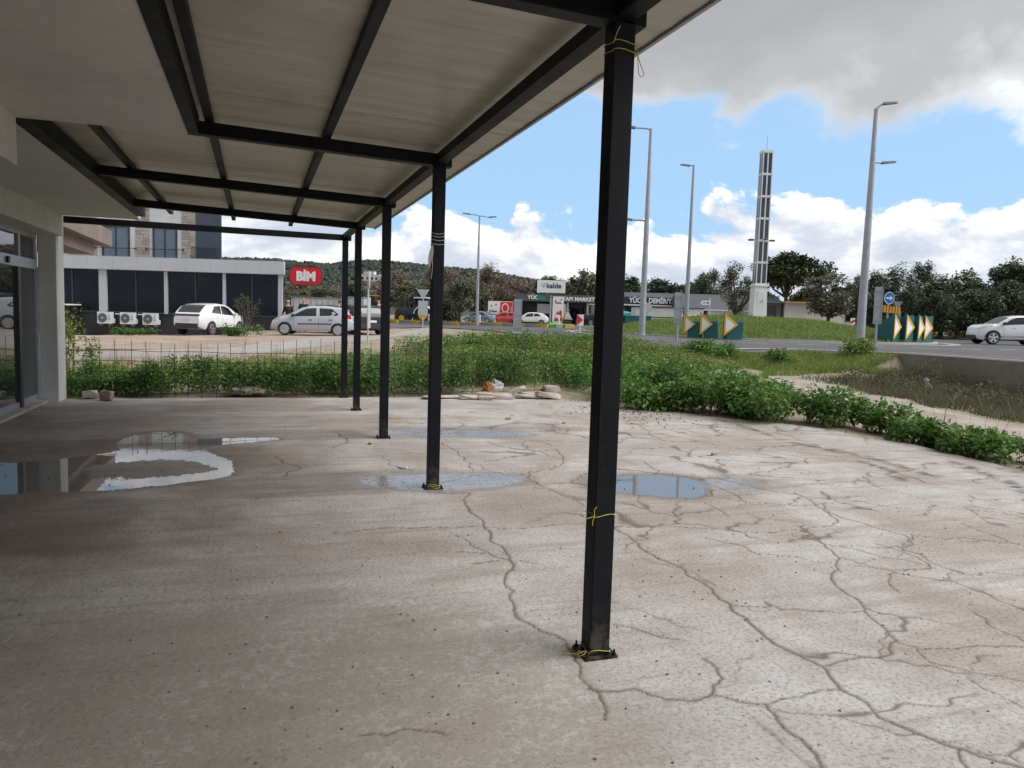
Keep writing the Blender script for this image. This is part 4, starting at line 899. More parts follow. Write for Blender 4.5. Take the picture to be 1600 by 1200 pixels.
# dark balcony bay at the right end
glassmat('bay_glass', (.03, .05, .075), 1.5, .1)
bal = MB().box((-2.0, -.02, 4.6), (-.02, .039, 9.5)).build('balcony_bay', 'bay_glass', ap)
g = MB().tube([(-2.1, -.55, 6.1), (.05, -.55, 6.1)], .03, 6).tube([(-2.1, -.55, 4.95), (.05, -.55, 4.95)], .03, 6).tube([(-2.1, -.55, 4.95), (-2.1, -.55, 6.1)], .03, 6).tube([(.05, -.55, 4.95), (.05, -.55, 6.1)], .03, 6)
g.build('balcony_rail', 'frame_dark', bal)
for k in range(17): xx = -2.0+.12*k; MB().box((xx-.018, -.565, 4.96), (xx+.018, -.535, 6.09)).build('baluster', 'frame_dark', bal)
MB().box((-2.15, -.6, 4.78), (.1, .03, 4.93)).build('balcony_slab', 'concrete', bal)
# stone cladding between the windows, course by course
rr = random.Random(5); cz = 4.6
clad_me = []
for s in range(6):
    q = MB().box((-.5, -.05, 0), (.5, 0, 1)).build('cladding_stone', 'stone_clad' if s % 2 else 'stone_clad_b', bevel=.02); clad_me.append(q.data); bpy.data.objects.remove(q)
for x0, x1 in ((-3.1, -2.05), (-6.7, -5.6), (-12, -9.7)):
    z = 4.5
    while z < 9.4:
        h = rr.uniform(.20, .30); x = x0
        while x < x1-.02:
            w = min(rr.uniform(.35, .75), x1-x)
            if x1-x-w < .2: w = x1-x
            o = bpy.data.objects.new('cladding_stone', rr.choice(clad_me)); COL.objects.link(o); o.parent = ap
            o.location = (x+w/2, .039-rr.uniform(0, .015), z); o.scale = (w-.02, 1, h-.02); x += w
        z += h
nb = thing('neighbour_building', 'unfinished pinkish concrete building with stepped balcony slabs behind the white column', 'building', (-6, 22, -.2))
def nbp(mb, name, mat): o = mb.build(name, mat, nb); o.location = (6, -22, .2); return o
nbp(MB().box((-9, 16, 3.38), (-4.4, 27.85, 3.88)), 'balcony_slab', 'concrete_pink'); nbp(MB().box((-9, 16, 3.03), (-4.7, 26.6, 3.379)), 'balcony_beam', 'concrete_pink')
nbp(MB().box((-9, 16, -.3), (-6.2, 26, 3.03)), 'wall', 'concrete_pink'); nbp(MB().box((-9, 16, 3.88), (-5.2, 25, 7.5)), 'upper_wall', 'concrete_pink')
nbp(MB().box((-6.19, 21, .6), (-6.15, 25, 2.9)), 'window_pane', 'window_glass')

# ------------------------------------------------------------ builders' merchant with the long sign
st = facade('hardware_store', 'long dark hardware store with white fascia lettering beyond the roundabout', 'building', (31.4, 92.45, 0), CR_)
MB().box((0, .5, .3), (13.2, 13, 3.5)).build('wall', 'dark_wall', st)
pm('store_fascia', (.07, .08, .095), .5, .08, 1)
MB().box((-.3, -1.2, 3.5), (13.4, 13.6, 4.42)).build('fascia', 'store_fascia', st)
text_part('lettering', 'YÜCEL', .66, 'white_sign', st, (2.15, -1.22, 3.95), (1, 0, 0), (0, 0, 1), .06, .022)
text_part('lettering', 'YAPI MARKET', .66, 'white_sign', st, (7.5, -1.22, 3.88), (1, 0, 0), (0, 0, 1), .06, .022)
for x in (.2, 4.4, 6.2, 8.7, 11.2): MB().box((x-.12, -1.0, .3), (x+.12, -.8, 3.499)).build('pillar', 'galv' if x > 1 else 'dark_wall', st)
for x0, x1 in ((1.0, 4.0), (6.6, 8.4), (9.0, 11.0), (11.4, 13)): MB().box((x0, .44, .6), (x1, .49, 2.9)).build('shop_window', 'window_glass', st)
MB().box((2.4, -.6, 2.0), (4.2, -.5, 3.2)).build('roller_shutter', 'galv', st)
MB().box((4.6, -.7, .5), (6.0, -.6, 3.3)).build('notice_panel', 'white_paint', st)
def poster(name, label, org, w, h, bits, legs=1):
    o = facade(name, label, 'sign', org, CR_); MB().box((-w/2, -.04, 0), (w/2, .04, h)).build('panel', 'white_sign', o)
    for nm, mt, poly in bits: MB().prism([(u*w/2, v*h) for u, v in poly], (0, -.052, 0), (1, 0, 0), (0, 0, 1), (0, .01, 0)).build(nm, mt, o)
    return o
circ = lambda cx, cy, rx, ry, n=14: [(cx+rx*math.cos(6.2832*k/n), cy+ry*math.sin(6.2832*k/n)) for k in range(n)]
gx_, gy_ = 29.0, 92.2
p1 = poster('paint_billboard', 'wide white and red paint poster on the dark side of the hardware store', (gx_, gy_, 1.75), 3.1, 1.62,
   [('red_print', 'red_panel', [(-.08, .05), (.98, .05), (.98, .95), (.0, .95)]), ('print_ring', 'white_sign', circ(.38, .5, .30, .36)), ('print_disc', 'red_sign', circ(.38, .5, .22, .27)), ('grey_print', 'galv', [(.80, .15), (.96, .1), (.96, .6), (.82, .6)]), ('logo_dot', 'red_sign', circ(-.72, .62, .05, .1)), ('logo_dot', 'red_sign', circ(-.36, .72, .05, .1))])
for o in p1.children:
    if o.name.startswith('print_ring'): o.location = (0, -.012, 0)
    if o.name.startswith('print_disc'): o.location = (0, -.024, 0)
    if o.name.startswith('grey_print'): o.location = (0, -.012, 0)
text_part('lettering', 'Polisan', .34, 'navy', p1, (-.88, -.056, .36), (1, 0, 0), (0, 0, 1), .01, .012)
MB().box((-1.3, -.03, -1.15), (-1.2, .03, 0)).box((1.2, -.03, -1.15), (1.3, .03, 0)).build('leg', 'galv', p1)
p2 = poster('paint_banner', 'tall white paint banner with red tools beside the billboard pole', (32.8, 82.3, 1.05), 1.25, 2.9,
   [('red_print', 'red_panel', [(-.7, .02), (.75, .02), (.7, .42), (.35, .48), (.15, .36), (-.1, .44), (-.4, .30)]), ('print_ring', 'white_sign', circ(0, .22, .5, .07)), ('logo_dot', 'red_sign', circ(-.5, .83, .14, .04)), ('logo_dot', 'red_sign', circ(.55, .88, .14, .04))])
for o in p2.children:
    if o.name.startswith('print_ring'): o.location = (0, -.012, 0)
text_part('lettering', 'Polisan', .26, 'navy', p2, (0, -.056, 2.18), (1, 0, 0), (0, 0, 1), .01, .01)
MB().box((-.5, -.03, -.4), (-.42, .03, 0)).box((.42, -.03, -.4), (.5, .03, 0)).build('leg', 'galv', p2)
kb = facade('billboard', 'white kalde billboard on a grey post above the hardware store', 'sign', (30.9, 79.8, .66), CR_)
MB().box((-1.55, -.1, 3.55), (1.55, .1, 4.95)).build('panel', 'white_sign', kb); MB().tube([(0, .1, 0), (0, .1, 3.6)], .10, 8).build('post', 'galv', kb)
MB().box((-1.3, -.15, 3.40), (1.5, .15, 3.45)).box((-1.3, -.15, 3.55), (1.5, -.11, 3.58)).build('catwalk', 'frame_dark', kb)
for k in range(9): MB().tube([(-1.3+.35*k, -.14, 3.43), (-1.3+.35*k, -.14, 3.57)], .015, 4).build('catwalk_bar', 'frame_dark', kb)
text_part('lettering', 'kalde', .78, 'navy', kb, (.28, -.115, 4.35), (1, 0, 0), (0, 0, 1), .02, .02)
MB().prism([(-.95, 4.2), (-.8, 4.1), (-.72, 4.25), (-.72, 4.65), (-.82, 4.65), (-.82, 4.3), (-.92, 4.3), (-.95, 4.6), (-1.05, 4.62), (-1.03, 4.35)], (0, -.115, 0), (1, 0, 0), (0, 0, 1), (0, .012, 0)).build('logo', 'galv', kb)
gs = facade('green_sign', 'small green sign hanging under the kalde billboard', 'sign', (30.0, 80.3, 3.72), CR_)
MB().prism(rrect(1.0, .48, .1), (0, -.05, 0), (1, 0, 0), (0, 0, 1), (0, .1, 0)).build('panel', 'green_sign', gs); MB().prism(circ(0, 0, .3, .12), (0, -.06, 0), (1, 0, 0), (0, 0, 1), (0, .01, 0)).build('emblem', 'teal_light', gs); MB().tube([(.5, 0, 0), (.9, -.3, 0)], .04, 5).build('arm', 'frame_dark', gs)
# goods in front of the store
bb = thing('stone_barbecue', 'grey masonry barbecue with chimney hood in front of the hardware store', 'barbecue', (32.2, 78.1, .62))
MB().box((-.42, -.35, 0), (.42, .35, .75)).build('base', 'frame_dark', bb); MB().box((-.5, -.42, .75), (.5, .42, .83)).build('table', 'concrete', bb)
MB().add([(-.42, -.35, .83), (.42, -.35, .83), (.42, .35, .83), (-.42, .35, .83), (-.16, -.15, 1.5), (.16, -.15, 1.5), (.16, .15, 1.5), (-.16, .15, 1.5)], [(0, 1, 5, 4), (1, 2, 6, 5), (2, 3, 7, 6), (3, 0, 4, 7), (4, 5, 6, 7), (3, 2, 1, 0)]).build('hood', 'concrete', bb)
MB().box((-.15, -.14, 1.5), (.15, .14, 1.75)).box((-.22, -.2, 1.75), (.22, .2, 1.82)).build('chimney', 'concrete', bb)
cr_ = thing('wooden_crate', 'pale wooden crate on the forecourt beside the barbecue', 'crate', (33.0, 76.1, .60))
for k in range(4): MB().box((-.45, -.40, .04+.2*k), (.45, -.37, .2+.2*k)).build('board', 'wood', cr_)
MB().box((-.42, -.36, 0), (.42, .36, .8)).build('core', 'wood', cr_)
gb = bag('green_boat', (29.7, 75.0, .62), (2.2, .9, .5), 'green_plastic', 'bright green upturned plastic boat by the yellow kerb', 12, 'boat')
yb = thing('kerb_block', 'yellow painted concrete block at the end of the far verge', 'block', (23.6, 56.9, .55))
MB().box((-.4, -.3, 0), (.4, .3, .5)).build('body', 'kerb_yellow', yb, bevel=.04)
wp = [thing('marker_post', l, 'post', (x, yv, H(x, yv))) for x, yv, l in ((14.2, 65.8, 'short white marker post on the far verge beside the tractor'), (17.6, 61.6, 'short white marker post on the far verge left of the blue car'), (22.9, 57.2, 'short white marker post near the yellow block'))]
for w in wp: MB().tube([(0, 0, 0), (0, 0, .75)], .07, 8).build('shaft', 'white_paint', w); MB().tube([(0, 0, .75), (0, 0, .95)], [.07, .05], 8).build('reflector_cap', 'white_sign', w)

# second store with the lower sign
s2 = facade('iron_store', 'low iron store with dark roof and white lettering behind a white container', 'building', (34.2, 68.1, 0), CR_)
MB().box((0, .4, .4), (8.0, 8, 3.0)).build('wall', 'dark_wall', s2); MB().add([(-.3, -.4, 2.95), (8.3, -.4, 2.95), (8.3, 8.3, 2.95), (-.3, 8.3, 2.95), (-.3, 2.2, 4.3), (8.3, 2.2, 4.3)], [(0, 1, 5, 4), (1, 2, 5), (2, 3, 4, 5), (3, 0, 4), (3, 2, 1, 0)]).build('roof', 'store_fascia', s2)
MB().box((-.3, -.62, 2.93), (8.3, -.41, 3.05)).build('gutter', 'white_paint', s2)
MB().box((-.3, -.46, 3.06), (8.3, -.38, 3.78)).build('sign_board', 'dark_wall', s2)
text_part('lettering', 'YÜCEL DEMİR/YAPI MARKETİ', .66, 'white_sign', s2, (4.0, -.52, 3.42), (1, 0, 0), (0, 0, 1), .06, .024, sx=.86)
MB().box((.6, .36, .5), (3.4, .39, 2.8)).build('opening', 'black', s2)
ct = facade('white_container', 'white ribbed site container below the iron store lettering', 'container', (32.7, 63.15, .80), (5.86, -1.96, 0))
MB().box((0, 0, 0), (6.2, 2.4, 1.93)).build('body', 'white_wall', ct); MB().box((-.08, -.1, 1.93), (6.28, 2.5, 2.0)).build('roof', 'dark_wall', ct)
for k in range(25): MB().box((.1+.245*k, -.035, .12), (.2+.245*k, 0, 1.88)).build('rib', 'white_wall', ct)
tk = thing('white_tank', 'long white cylindrical tank lying behind the chevron planters', 'tank', (31.3, 49.9, 1.15), math.atan2(-2.79, 2.05))
P = [(-1.75, 0, .45), (-1.65, 0, .45), (1.65, 0, .45), (1.75, 0, .45)]
MB().tube(P, [.3, .45, .45, .3], 18).build('barrel', 'white_paint', tk, smooth='auto'); MB().box((-1.2, -.4, -.1), (-1.0, .4, .1)).box((1.0, -.4, -.1), (1.2, .4, .1)).build('saddle', 'galv', tk)
MB().tube([(-.6, 0, .88), (-.6, 0, .98)], .12, 10).build('hatch', 'white_paint', tk)
w2 = facade('white_shed', 'small white shed with dark pitched roof behind the island tree', 'shed', (38.8, 63.2, .6), (1.9, -.63, 0))
MB().box((1.3, 0, 0), (5.5, 4, 2.1)).build('wall', 'white_wall', w2); MB().add([(-1.5, -.3, 2.1), (5.7, -.3, 2.1), (5.7, 4.3, 2.1), (-1.5, 4.3, 2.1), (-1.5, 2, 3.6), (5.7, 2, 3.6)], [(0, 1, 5, 4), (1, 2, 5), (2, 3, 4, 5), (3, 0, 4), (3, 2, 1, 0)]).build('roof', 'store_fascia', w2)
MB().box((-1.4, 0.05, 0), (1.28, 4, 2.09)).build('open_bay', 'dark_wall', w2); MB().box((-1.5, -.34, 2.04), (5.7, -.28, 2.12)).build('eave_board', 'white_paint', w2)
sd = facade('grey_shed', 'dark grey metal shed just right of the solar tower', 'shed', (45.0, 61.2, 1.3), (1.3, -.43, 0))
pm('shed_grey', (.10, .115, .135), .55, .08, 1)
MB().box((0, 0, 0), (1.65, 3, 2.2)).build('wall', 'shed_grey', sd); MB().add([(-.1, -.2, 2.2), (1.75, -.2, 2.2), (1.75, 3.2, 2.2), (-.1, 3.2, 2.2), (-.1, 1.5, 2.9), (1.75, 1.5, 2.9)], [(0, 1, 5, 4), (1, 2, 5), (2, 3, 4, 5), (3, 0, 4), (3, 2, 1, 0)]).build('roof', 'dark_wall', sd)
MB().box((.3, -.03, 0), (1.2, .0, 1.95)).build('door', 'frame_dark', sd)
hs = facade('white_house', 'low white house with flat brown roof edge behind the olive trees', 'building', (46.9, 60.6, 1.4), (6.8, -2.3, 0))
MB().box((0, 0, -.3), (7.9, 6, 2.15)).build('wall', 'white_wall', hs); MB().box((-.2, -.6, 2.15), (5.0, 6.2, 2.30)).build('roof', 'wood', hs)
MB().box((5.05, .0, 2.15), (7.9, 6, 2.5)).build('parapet', 'white_wall', hs)
w_ = MB().box((5.8, -.04, .7), (6.9, .0, 1.9)).build('window', 'window_glass', hs); MB().ring([(5.7, .6), (7.0, .6), (7.0, 2.0), (5.7, 2.0)], [(5.8, .7), (6.9, .7), (6.9, 1.9), (5.8, 1.9)], (0, -.06, 0), (1, 0, 0), (0, 0, 1), (0, .059, 0)).build('frame', 'frame_dark', w_)

# containers behind the parked cars
for (x, yv, w, h, mat, lab) in ((2.6, 62.7, 5.0, 2.0, 'white_wall', 'pale shipping container with scrawled marks behind the parked cars'), (6.1, 59.5, 1.7, 2.0, 'galv_light', 'light grey box trailer behind the dark car')):
    o = facade('storage_container', lab, 'container', (x, yv, H(x, yv)+.1), CR_)
    MB().box((0, 0, 0), (w, 2.3, h)).build('body', mat, o); MB().box((-.04, -.05, h), (w+.04, 2.35, h+.07)).build('roof_rail', 'galv', o)
    for k in range(int(w/.45)): MB().box((.2+.45*k, -.03, .1), (.26+.45*k, 0, h-.05)).build('rib', 'galv_light', o)
    if mat == 'white_wall':
        for q in ((.7, .9), (1.0, 1.2), (1.3, .8)): MB().ring(circ(q[0], q[1], .22, .3, 10), circ(q[0], q[1], .17, .24, 10), (0, -.045, 0), (1, 0, 0), (0, 0, 1), (0, .01, 0)).build('scrawl', 'red_panel', o)
yp = thing('brick_stack', 'stack of yellow brown bricks between the container and the trailer', 'bricks', (6.0, 62.2, H(6.0, 62.2)+.1)); 
for k in range(6): MB().box((-.35, -.4, .3*k), (.35, .4, .3*k+.27)).build('course', 'wood', yp)

# ------------------------------------------------------------ street lights
def street_light(x, yv, z, h, rot, label, arms, r0=.125):
    o = thing('street_light', label, 'street light', (x, yv, z), rot, 'street lights round the roundabout')
    MB().tube([(0, 0, 0), (0, 0, .02)], .22, 8).build('base_flange', 'galv', o); MB().tube([(0, 0, 0), (0, 0, h*.55), (0, 0, h)], [r0, r0*.72, r0*.42], 12).build('pole', 'galv', o, smooth='auto')
    for az, L, s, rise in arms:
        zz = h*az; b = MB().tube([(0, 0, zz-.05), (s*L*.25, 0, zz+rise*.3), (s*L, 0, zz+rise)], [.045, .04, .035], 8)
        a = b.build('arm', 'galv', o)
        x0 = s*L; MB().add([(x0, -.11, zz+rise-.05), (x0+s*.62, -.09, zz+rise+.03), (x0+s*.62, .09, zz+rise+.03), (x0, .11, zz+rise-.05), (x0, -.09, zz+rise+.05), (x0+s*.58, -.06, zz+rise+.10), (x0+s*.58, .06, zz+rise+.10), (x0, .09, zz+rise+.05)], [(3, 2, 1, 0), (4, 5, 6, 7), (0, 1, 5, 4), (1, 2, 6, 5), (2, 3, 7, 6), (3, 0, 4, 7)]).build('lamp_head', 'lamp_grey', a)
pm('lamp_grey', (.13, .135, .14), .5, .1, 5)
VR = -R(18.5)
street_light(26.1, 28.3, .86, 10.35, VR, 'tallest street light right of the tower with two lamps facing right', [(1, .3, 1, .22), (.775, .42, 1, -.02)], .20)
street_light(17.7, 33.4, .82, 9.75, VR, 'street light just right of the nearest post with two arms to the left', [(1, .75, -1, .02), (.56, .7, -1, .02)], .16)
street_light(26.6, 44.2, .84, 10.7, VR, 'street light between the left chevrons and the tower with one lamp to the left', [(1, .25, -1, -.05)], .16)
street_light(16.9, 60.0, .66, 8.8, VR, 'distant double armed street light above the far verge', [(1, .75, 1, -.12), (1, .75, -1, .08)], .14)

# ------------------------------------------------------------ solar tower on the island
tw = thing('solar_tower', 'tall white square tower clad with dark solar panels on the roundabout', 'tower', (26.75, 36.9, 1.75), VR+.06)
tw.scale = (.78, .78, 1)
hb = .50
MB().box((-.62, -.62, 0), (.62, .62, .16)).build('foot', 'white_paint', tw, bevel=.02)
MB().add([(-.5, -.5, .16), (.5, -.5, .16), (.5, .5, .16), (-.5, .5, .16), (-.44, -.44, 1.85), (.44, -.44, 1.85), (.44, .44, 1.85), (-.44, .44, 1.85)], [(0, 1, 5, 4), (1, 2, 6, 5), (2, 3, 7, 6), (3, 0, 4, 7), (4, 5, 6, 7), (3, 2, 1, 0)]).build('pedestal', 'white_paint', tw)
MB().box((-.5, -.5, 1.85), (.5, .5, 1.98)).build('pedestal_cap', 'white_paint', tw, bevel=.02)
b_ = MB().box((-.26, -.49, .45), (.26, -.462, 1.6)).build('service_door', 'white_paint', tw); MB().box((.08, -.50, 1.0), (.13, -.489, 1.12)).box((-.05, -.50, .95), (0, -.489, 1.05)).build('lock', 'frame_dark', b_)
def half(z): return .385-.03*(z-1.98)/7.2*1.0
z = 1.98; tiers = [z+1.205*k for k in range(7)]
h0, h1 = half(tiers[0]), half(tiers[-1])
MB().add([(-h0, -h0, tiers[0]), (h0, -h0, tiers[0]), (h0, h0, tiers[0]), (-h0, h0, tiers[0]), (-h1, -h1, tiers[-1]), (h1, -h1, tiers[-1]), (h1, h1, tiers[-1]), (-h1, h1, tiers[-1])], [(0, 1, 5, 4), (1, 2, 6, 5), (2, 3, 7, 6), (3, 0, 4, 7), (4, 5, 6, 7), (3, 2, 1, 0)]).build('core', 'white_paint', tw)
for k, z in enumerate(tiers):
    h = half(z)+.022; MB().box((-h, -h, z-.04), (h, h, z+.04)).build('band', 'white_paint', tw)
for k in range(6):
    z0, z1 = tiers[k]+.07, tiers[k+1]-.07
    for s in range(4):
        for sx in (-1, 1):
            a0 = half(z0); a1 = half(z1); m = Matrix.Rotation(s*math.pi/2, 3, 'Z')
            P = [(sx*.055, -a0-.012, z0), (sx*(a0-.075), -a0-.012, z0), (sx*(a1-.075), -a1-.012, z1), (sx*.055, -a1-.012, z1)]
            Q = [(p[0], p[1]+.03, p[2]) for p in P]; vs = [m @ Vector(p) for p in P+Q]
            MB().add(vs, [(0, 1, 2, 3), (7, 6, 5, 4), (0, 4, 5, 1), (1, 5, 6, 2), (2, 6, 7, 3), (3, 7, 4, 0)]).build('solar_panel', 'solar_glass', tw)
MB().box((-.38, -.38, tiers[-1]+.04), (.38, .38, tiers[-1]+.10)).build('crown', 'white_paint', tw); MB().tube([(0, 0, tiers[-1]+.1), (0, 0, tiers[-1]+.85)], .018, 6).build('lightning_rod', 'galv', tw)
zl = tiers[2]+.03
for a in (0, math.pi/2, math.pi, -math.pi/2):
    m = Matrix.Rotation(a, 3, 'Z'); b = MB().box((.36, -.03, zl), (.62, .03, zl+.05), m); b.build('lamp_arm', 'white_paint', tw)
    MB().box((.60, -.12, zl-.03), (.95, .12, zl+.07), m @ Matrix.Rotation(-.15*0, 3, 'Y')).build('lamp', 'lamp_grey', tw, bevel=.02)

# ------------------------------------------------------------ chevron planters
def planter(x, yv, z, rz, label, tall=1.0, w=1.0, ramp=False, grp='chevron planters on the island'):
    o = thing('chevron_planter', label, 'planter', (x, yv, z), rz, grp); hh = .80*tall
    if ramp: MB().prism([(-.28, 0), (.55, 0), (.55, hh), (-.28, hh*1.5)], (-.15, 0, 0), (0, 1, 0), (0, 0, 1), (.72*w, 0, 0)).build('box', 'teal', o, bevel=.015)
    else: MB().box((-.05*w, -.28, 0), (.82*w, .45, hh)).build('box', 'teal', o, bevel=.015)
    if not ramp: MB().ring([(-.05*w, -.28), (.82*w, -.28), (.82*w, .45), (-.05*w, .45)], [(.0, -.22), (.76*w, -.22), (.76*w, .39), (.0, .39)], (0, 0, hh), (1, 0, 0), (0, 1, 0), (0, 0, .05)).build('rim', 'teal_light', o)
    tri = lambda s, cx: [(cx+(u-cx)*s, .62*tall+(v-.62*tall)*s) for u, v in ((-.2, .14*tall), (.52*w, .68*tall), (-.2, 1.24*tall))]
    pl = MB().prism(tri(1.06, .04), (0, -.36, 0), (1, 0, 0), (0, 0, 1), (0, .07, 0)).build('arrow_plate', 'teal', o)
    MB().ring(tri(1, .04), tri(.66, .04), (0, -.375, 0), (1, 0, 0), (0, 0, 1), (0, .014, 0)).build('arrow_border', 'yellow', pl)
    MB().prism(tri(.655, .04), (0, -.371, 0), (1, 0, 0), (0, 0, 1), (0, .010, 0)).build('arrow_face', 'white_sign', pl)
    return o
planter(18.75, 30.8, .84, VR-.45, 'teal planter with chevron, left of the three left of the tower', .88, .62)
planter(19.2, 30.25, .84, VR-.3, 'teal planter with chevron, middle of the three left of the tower', .92, .68)
planter(19.85, 29.55, .83, VR-.02, 'teal planter with large chevron, right of the three left of the tower', .95, .80)
for i, (x, yv, a, lab) in enumerate([(28.1, 28.75, .70, 'teal planter with chevron, leftmost in the right-hand row behind the grey sign'), (29.05, 28.95, .62, 'teal planter with chevron, second in the right-hand row below the striped board'), (30.0, 29.2, .72, 'teal planter with chevron, third in the right-hand row'), (30.75, 29.5, .6, 'teal planter with chevron, fourth in the right-hand row'), (32.1, 30.5, 1.1, 'teal planter with chevron, last at the right end of the row')]):
    planter(x, yv, .86, VR+a, lab, 1.08, 1.1, True)
for x, yv, lab in ((19.75, 40.6, 'plain teal planter box just right of the nearest post'), (20.5, 40.2, 'plain teal planter box next to the left street light'), (21.3, 40.2, 'plain teal planter box behind the left street light')):
    o = thing('planter_box', lab, 'planter', (x, yv, .86), VR+.2, 'plain planters on the island'); MB().box((-.40, -.35, 0), (.40, .35, .95)).build('box', 'teal', o, bevel=.015); MB().box((-.44, -.39, .9), (.44, .39, .955)).build('rim', 'teal_light', o, bevel=.01)
tp = bag('tarpaulin', (20.2, 41.2, 1.3), (1.5, .8, 1.1), 'teal_light', 'bright turquoise sheet bunched behind the plain planters', 21, 'sheet')

# ------------------------------------------------------------ signs
def back_sign(x, yv, z, w, zb, zt, label, rz=VR, pr=.045, mat='galv'):
    o = thing('sign_back', label, 'sign', (x, yv, z), rz); MB().tube([(0, .06, -.15), (0, .06, zt-.1)], pr, 8).build('post', 'galv', o, smooth='auto')
    MB().box((-w/2, -.012, zb), (w/2, .012, zt)).build('panel', mat, o, bevel=.004)
    for zz in np.linspace(zb+.15, zt-.15, 3): MB().box((-w/2+.03, -.035, zz-.02), (w/2-.03, -.012, zz+.02)).build('stiffener', 'galv', o)
    for s in (-1, 1): MB().box((s*w/2-.015, -.03, zb), (s*w/2+.015, .03, zt)).build('edge_fold', mat, o)
    return o
back_sign(20.7, 21.7, .66, .24, 1.0, 2.30, 'narrow grey sign seen from behind right of the tallest street light', VR-.2)
back_sign(15.05, 25.6, .68, .26, .80, 1.95, 'narrow grey sign seen from behind left of the three chevron planters', VR-.1)
back_sign(12.9, 38.0, .66, .40, .15, 1.78, 'wide grey sign panel seen from behind above the green bank', VR, .05)
ys_ = thing('yield_sign', 'triangular give way sign seen from behind with square plate below', 'sign', (9.25, 44.5, .52), VR)
MB().tube([(0, .05, -.1), (0, .05, 2.35)], .035, 8).build('post', 'galv_light', ys_); MB().prism([(-.36, 2.42), (.36, 2.42), (0, 1.80)], (0, -.015, 0), (1, 0, 0), (0, 0, 1), (0, .03, 0)).build('triangle_plate', 'galv_light', ys_); MB().box((-.28, -.015, .92), (.28, .015, 1.77)).build('square_plate', 'galv_light', ys_)
es = thing('edge_on_sign', 'tall pale sign post seen edge on between the canopy posts', 'sign', (4.15, 30.4, H(4.15, 30.4)), VR+1.60)
MB().tube([(0, .0, -.1), (0, 0, 2.6)], .035, 8).build('post', 'galv_light', es); MB().box((-.33, -.05, .55), (.33, -.02, 1.75)).build('panel', 'galv_light', es); MB().prism([(-.3, 2.75), (.3, 2.75), (0, 2.0)], (0, -.05, 0), (1, 0, 0), (0, 0, 1), (0, .03, 0)).build('triangle_plate', 'galv_light', es)
rt = thing('arrow_sign', 'white board with red triangular arrow on a thin post by the road', 'sign', (16.1, 37.2, .72), VR)
MB().tube([(0, .03, -.1), (0, .03, .9)], .025, 6).build('post', 'white_paint', rt); MB().box((-.17, -.012, .45), (.17, .012, 1.02)).build('panel', 'white_sign', rt); MB().prism([(-.16, .47), (.14, .74), (-.16, 1.01)], (0, -.022, 0), (1, 0, 0), (0, 0, 1), (0, .009, 0)).build('red_arrow', 'red_sign', rt)
bs = thing('direction_sign', 'round blue sign with white arrow above an orange striped board', 'sign', (29.2, 29.95, .86), VR)
MB().tube([(0, .05, 0), (0, .05, 2.4)], .04, 8).build('post', 'galv_light', bs); dsk = MB().prism([(.24*math.cos(6.2832*k/28), .30*math.sin(6.2832*k/28)+2.12) for k in range(28)], (0, -.015, 0), (1, 0, 0), (0, 0, 1), (0, .03, 0)).build('disc', 'blue_sign', bs)
MB().ring([(.24*math.cos(6.2832*k/28), .30*math.sin(6.2832*k/28)+2.12) for k in range(28)], [(.215*math.cos(6.2832*k/28), .27*math.sin(6.2832*k/28)+2.12) for k in range(28)], (0, -.025, 0), (1, 0, 0), (0, 0, 1), (0, .009, 0)).build('disc_rim', 'white_sign', dsk)
MB().prism([(-.16, 2.08), (.03, 2.08), (.03, 2.0), (.17, 2.12), (.03, 2.24), (.03, 2.16), (-.16, 2.16)], (0, -.025, 0), (1, 0, 0), (0, 0, 1), (0, .009, 0)).build('arrow', 'white_sign', dsk)
pm('stripe_dark', (.35, .07, .01), .5, .1, 4)
brd = MB().prism([(-.55, 1.44), (.58, 1.36), (.58, 1.68), (-.55, 1.80)], (0, -.02, 0), (1, 0, 0), (0, 0, 1), (0, .03, 0)).build('striped_board', 'stripe_dark', bs)
for k in range(8): u = -.52+.143*k; MB().prism([(u, 1.45-.07*(u+.55)), (u+.085, 1.445-.07*(u+.55)), (u+.085, 1.785-.1*(u+.55)), (u, 1.79-.1*(u+.55))], (0, -.03, 0), (1, 0, 0), (0, 0, 1), (0, .009, 0)).build('stripe', 'yellow', brd)
ts2 = thing('yield_sign', 'small inverted triangle sign seen from behind above the right-hand planters', 'sign', (31.4, 31.6, .86), VR-.5)
MB().tube([(0, .05, 0), (0, .05, 1.9)], .035, 8).build('post', 'galv', ts2); MB().prism([(-.22, 2.05), (.22, 2.05), (0, 1.62)], (0, -.012, 0), (1, 0, 0), (0, 0, 1), (0, .024, 0)).build('triangle_plate', 'galv', ts2); MB().box((-.18, -.012, 1.0), (.18, .012, 1.55)).build('square_plate', 'galv', ts2)
rs = thing('round_sign', 'round grey sign seen from behind right of the left street light', 'sign', (24.1, 44.8, .80), VR)
MB().tube([(0, .05, 0), (0, .05, 1.6)], .035, 8).build('post', 'galv', rs); MB().prism([(.28*math.cos(6.2832*k/24), .32*math.sin(6.2832*k/24)+1.55) for k in range(24)], (0, -.012, 0), (1, 0, 0), (0, 0, 1), (0, .024, 0)).build('disc', 'galv_light', rs)
fs_ = thing('finger_sign', 'white pointed direction sign on a pale post left of the tower', 'sign', (28.0, 43.7, 1.2), VR)
MB().tube([(0, .03, 0), (0, .03, 1.95)], .045, 8).build('post', 'galv_light', fs_); MB().prism([(-.62, 1.6), (-.52, 1.74), (.04, 1.74), (.04, 1.46), (-.52, 1.46)], (0, -.03, 0), (1, 0, 0), (0, 0, 1), (0, .04, 0)).build('pointer', 'white_sign', fs_); MB().box((-.2, -.04, 1.55), (-.08, -.031, 1.65)).box((-.45, -.04, 1.58), (-.28, -.031, 1.62)).build('print', 'navy', fs_)
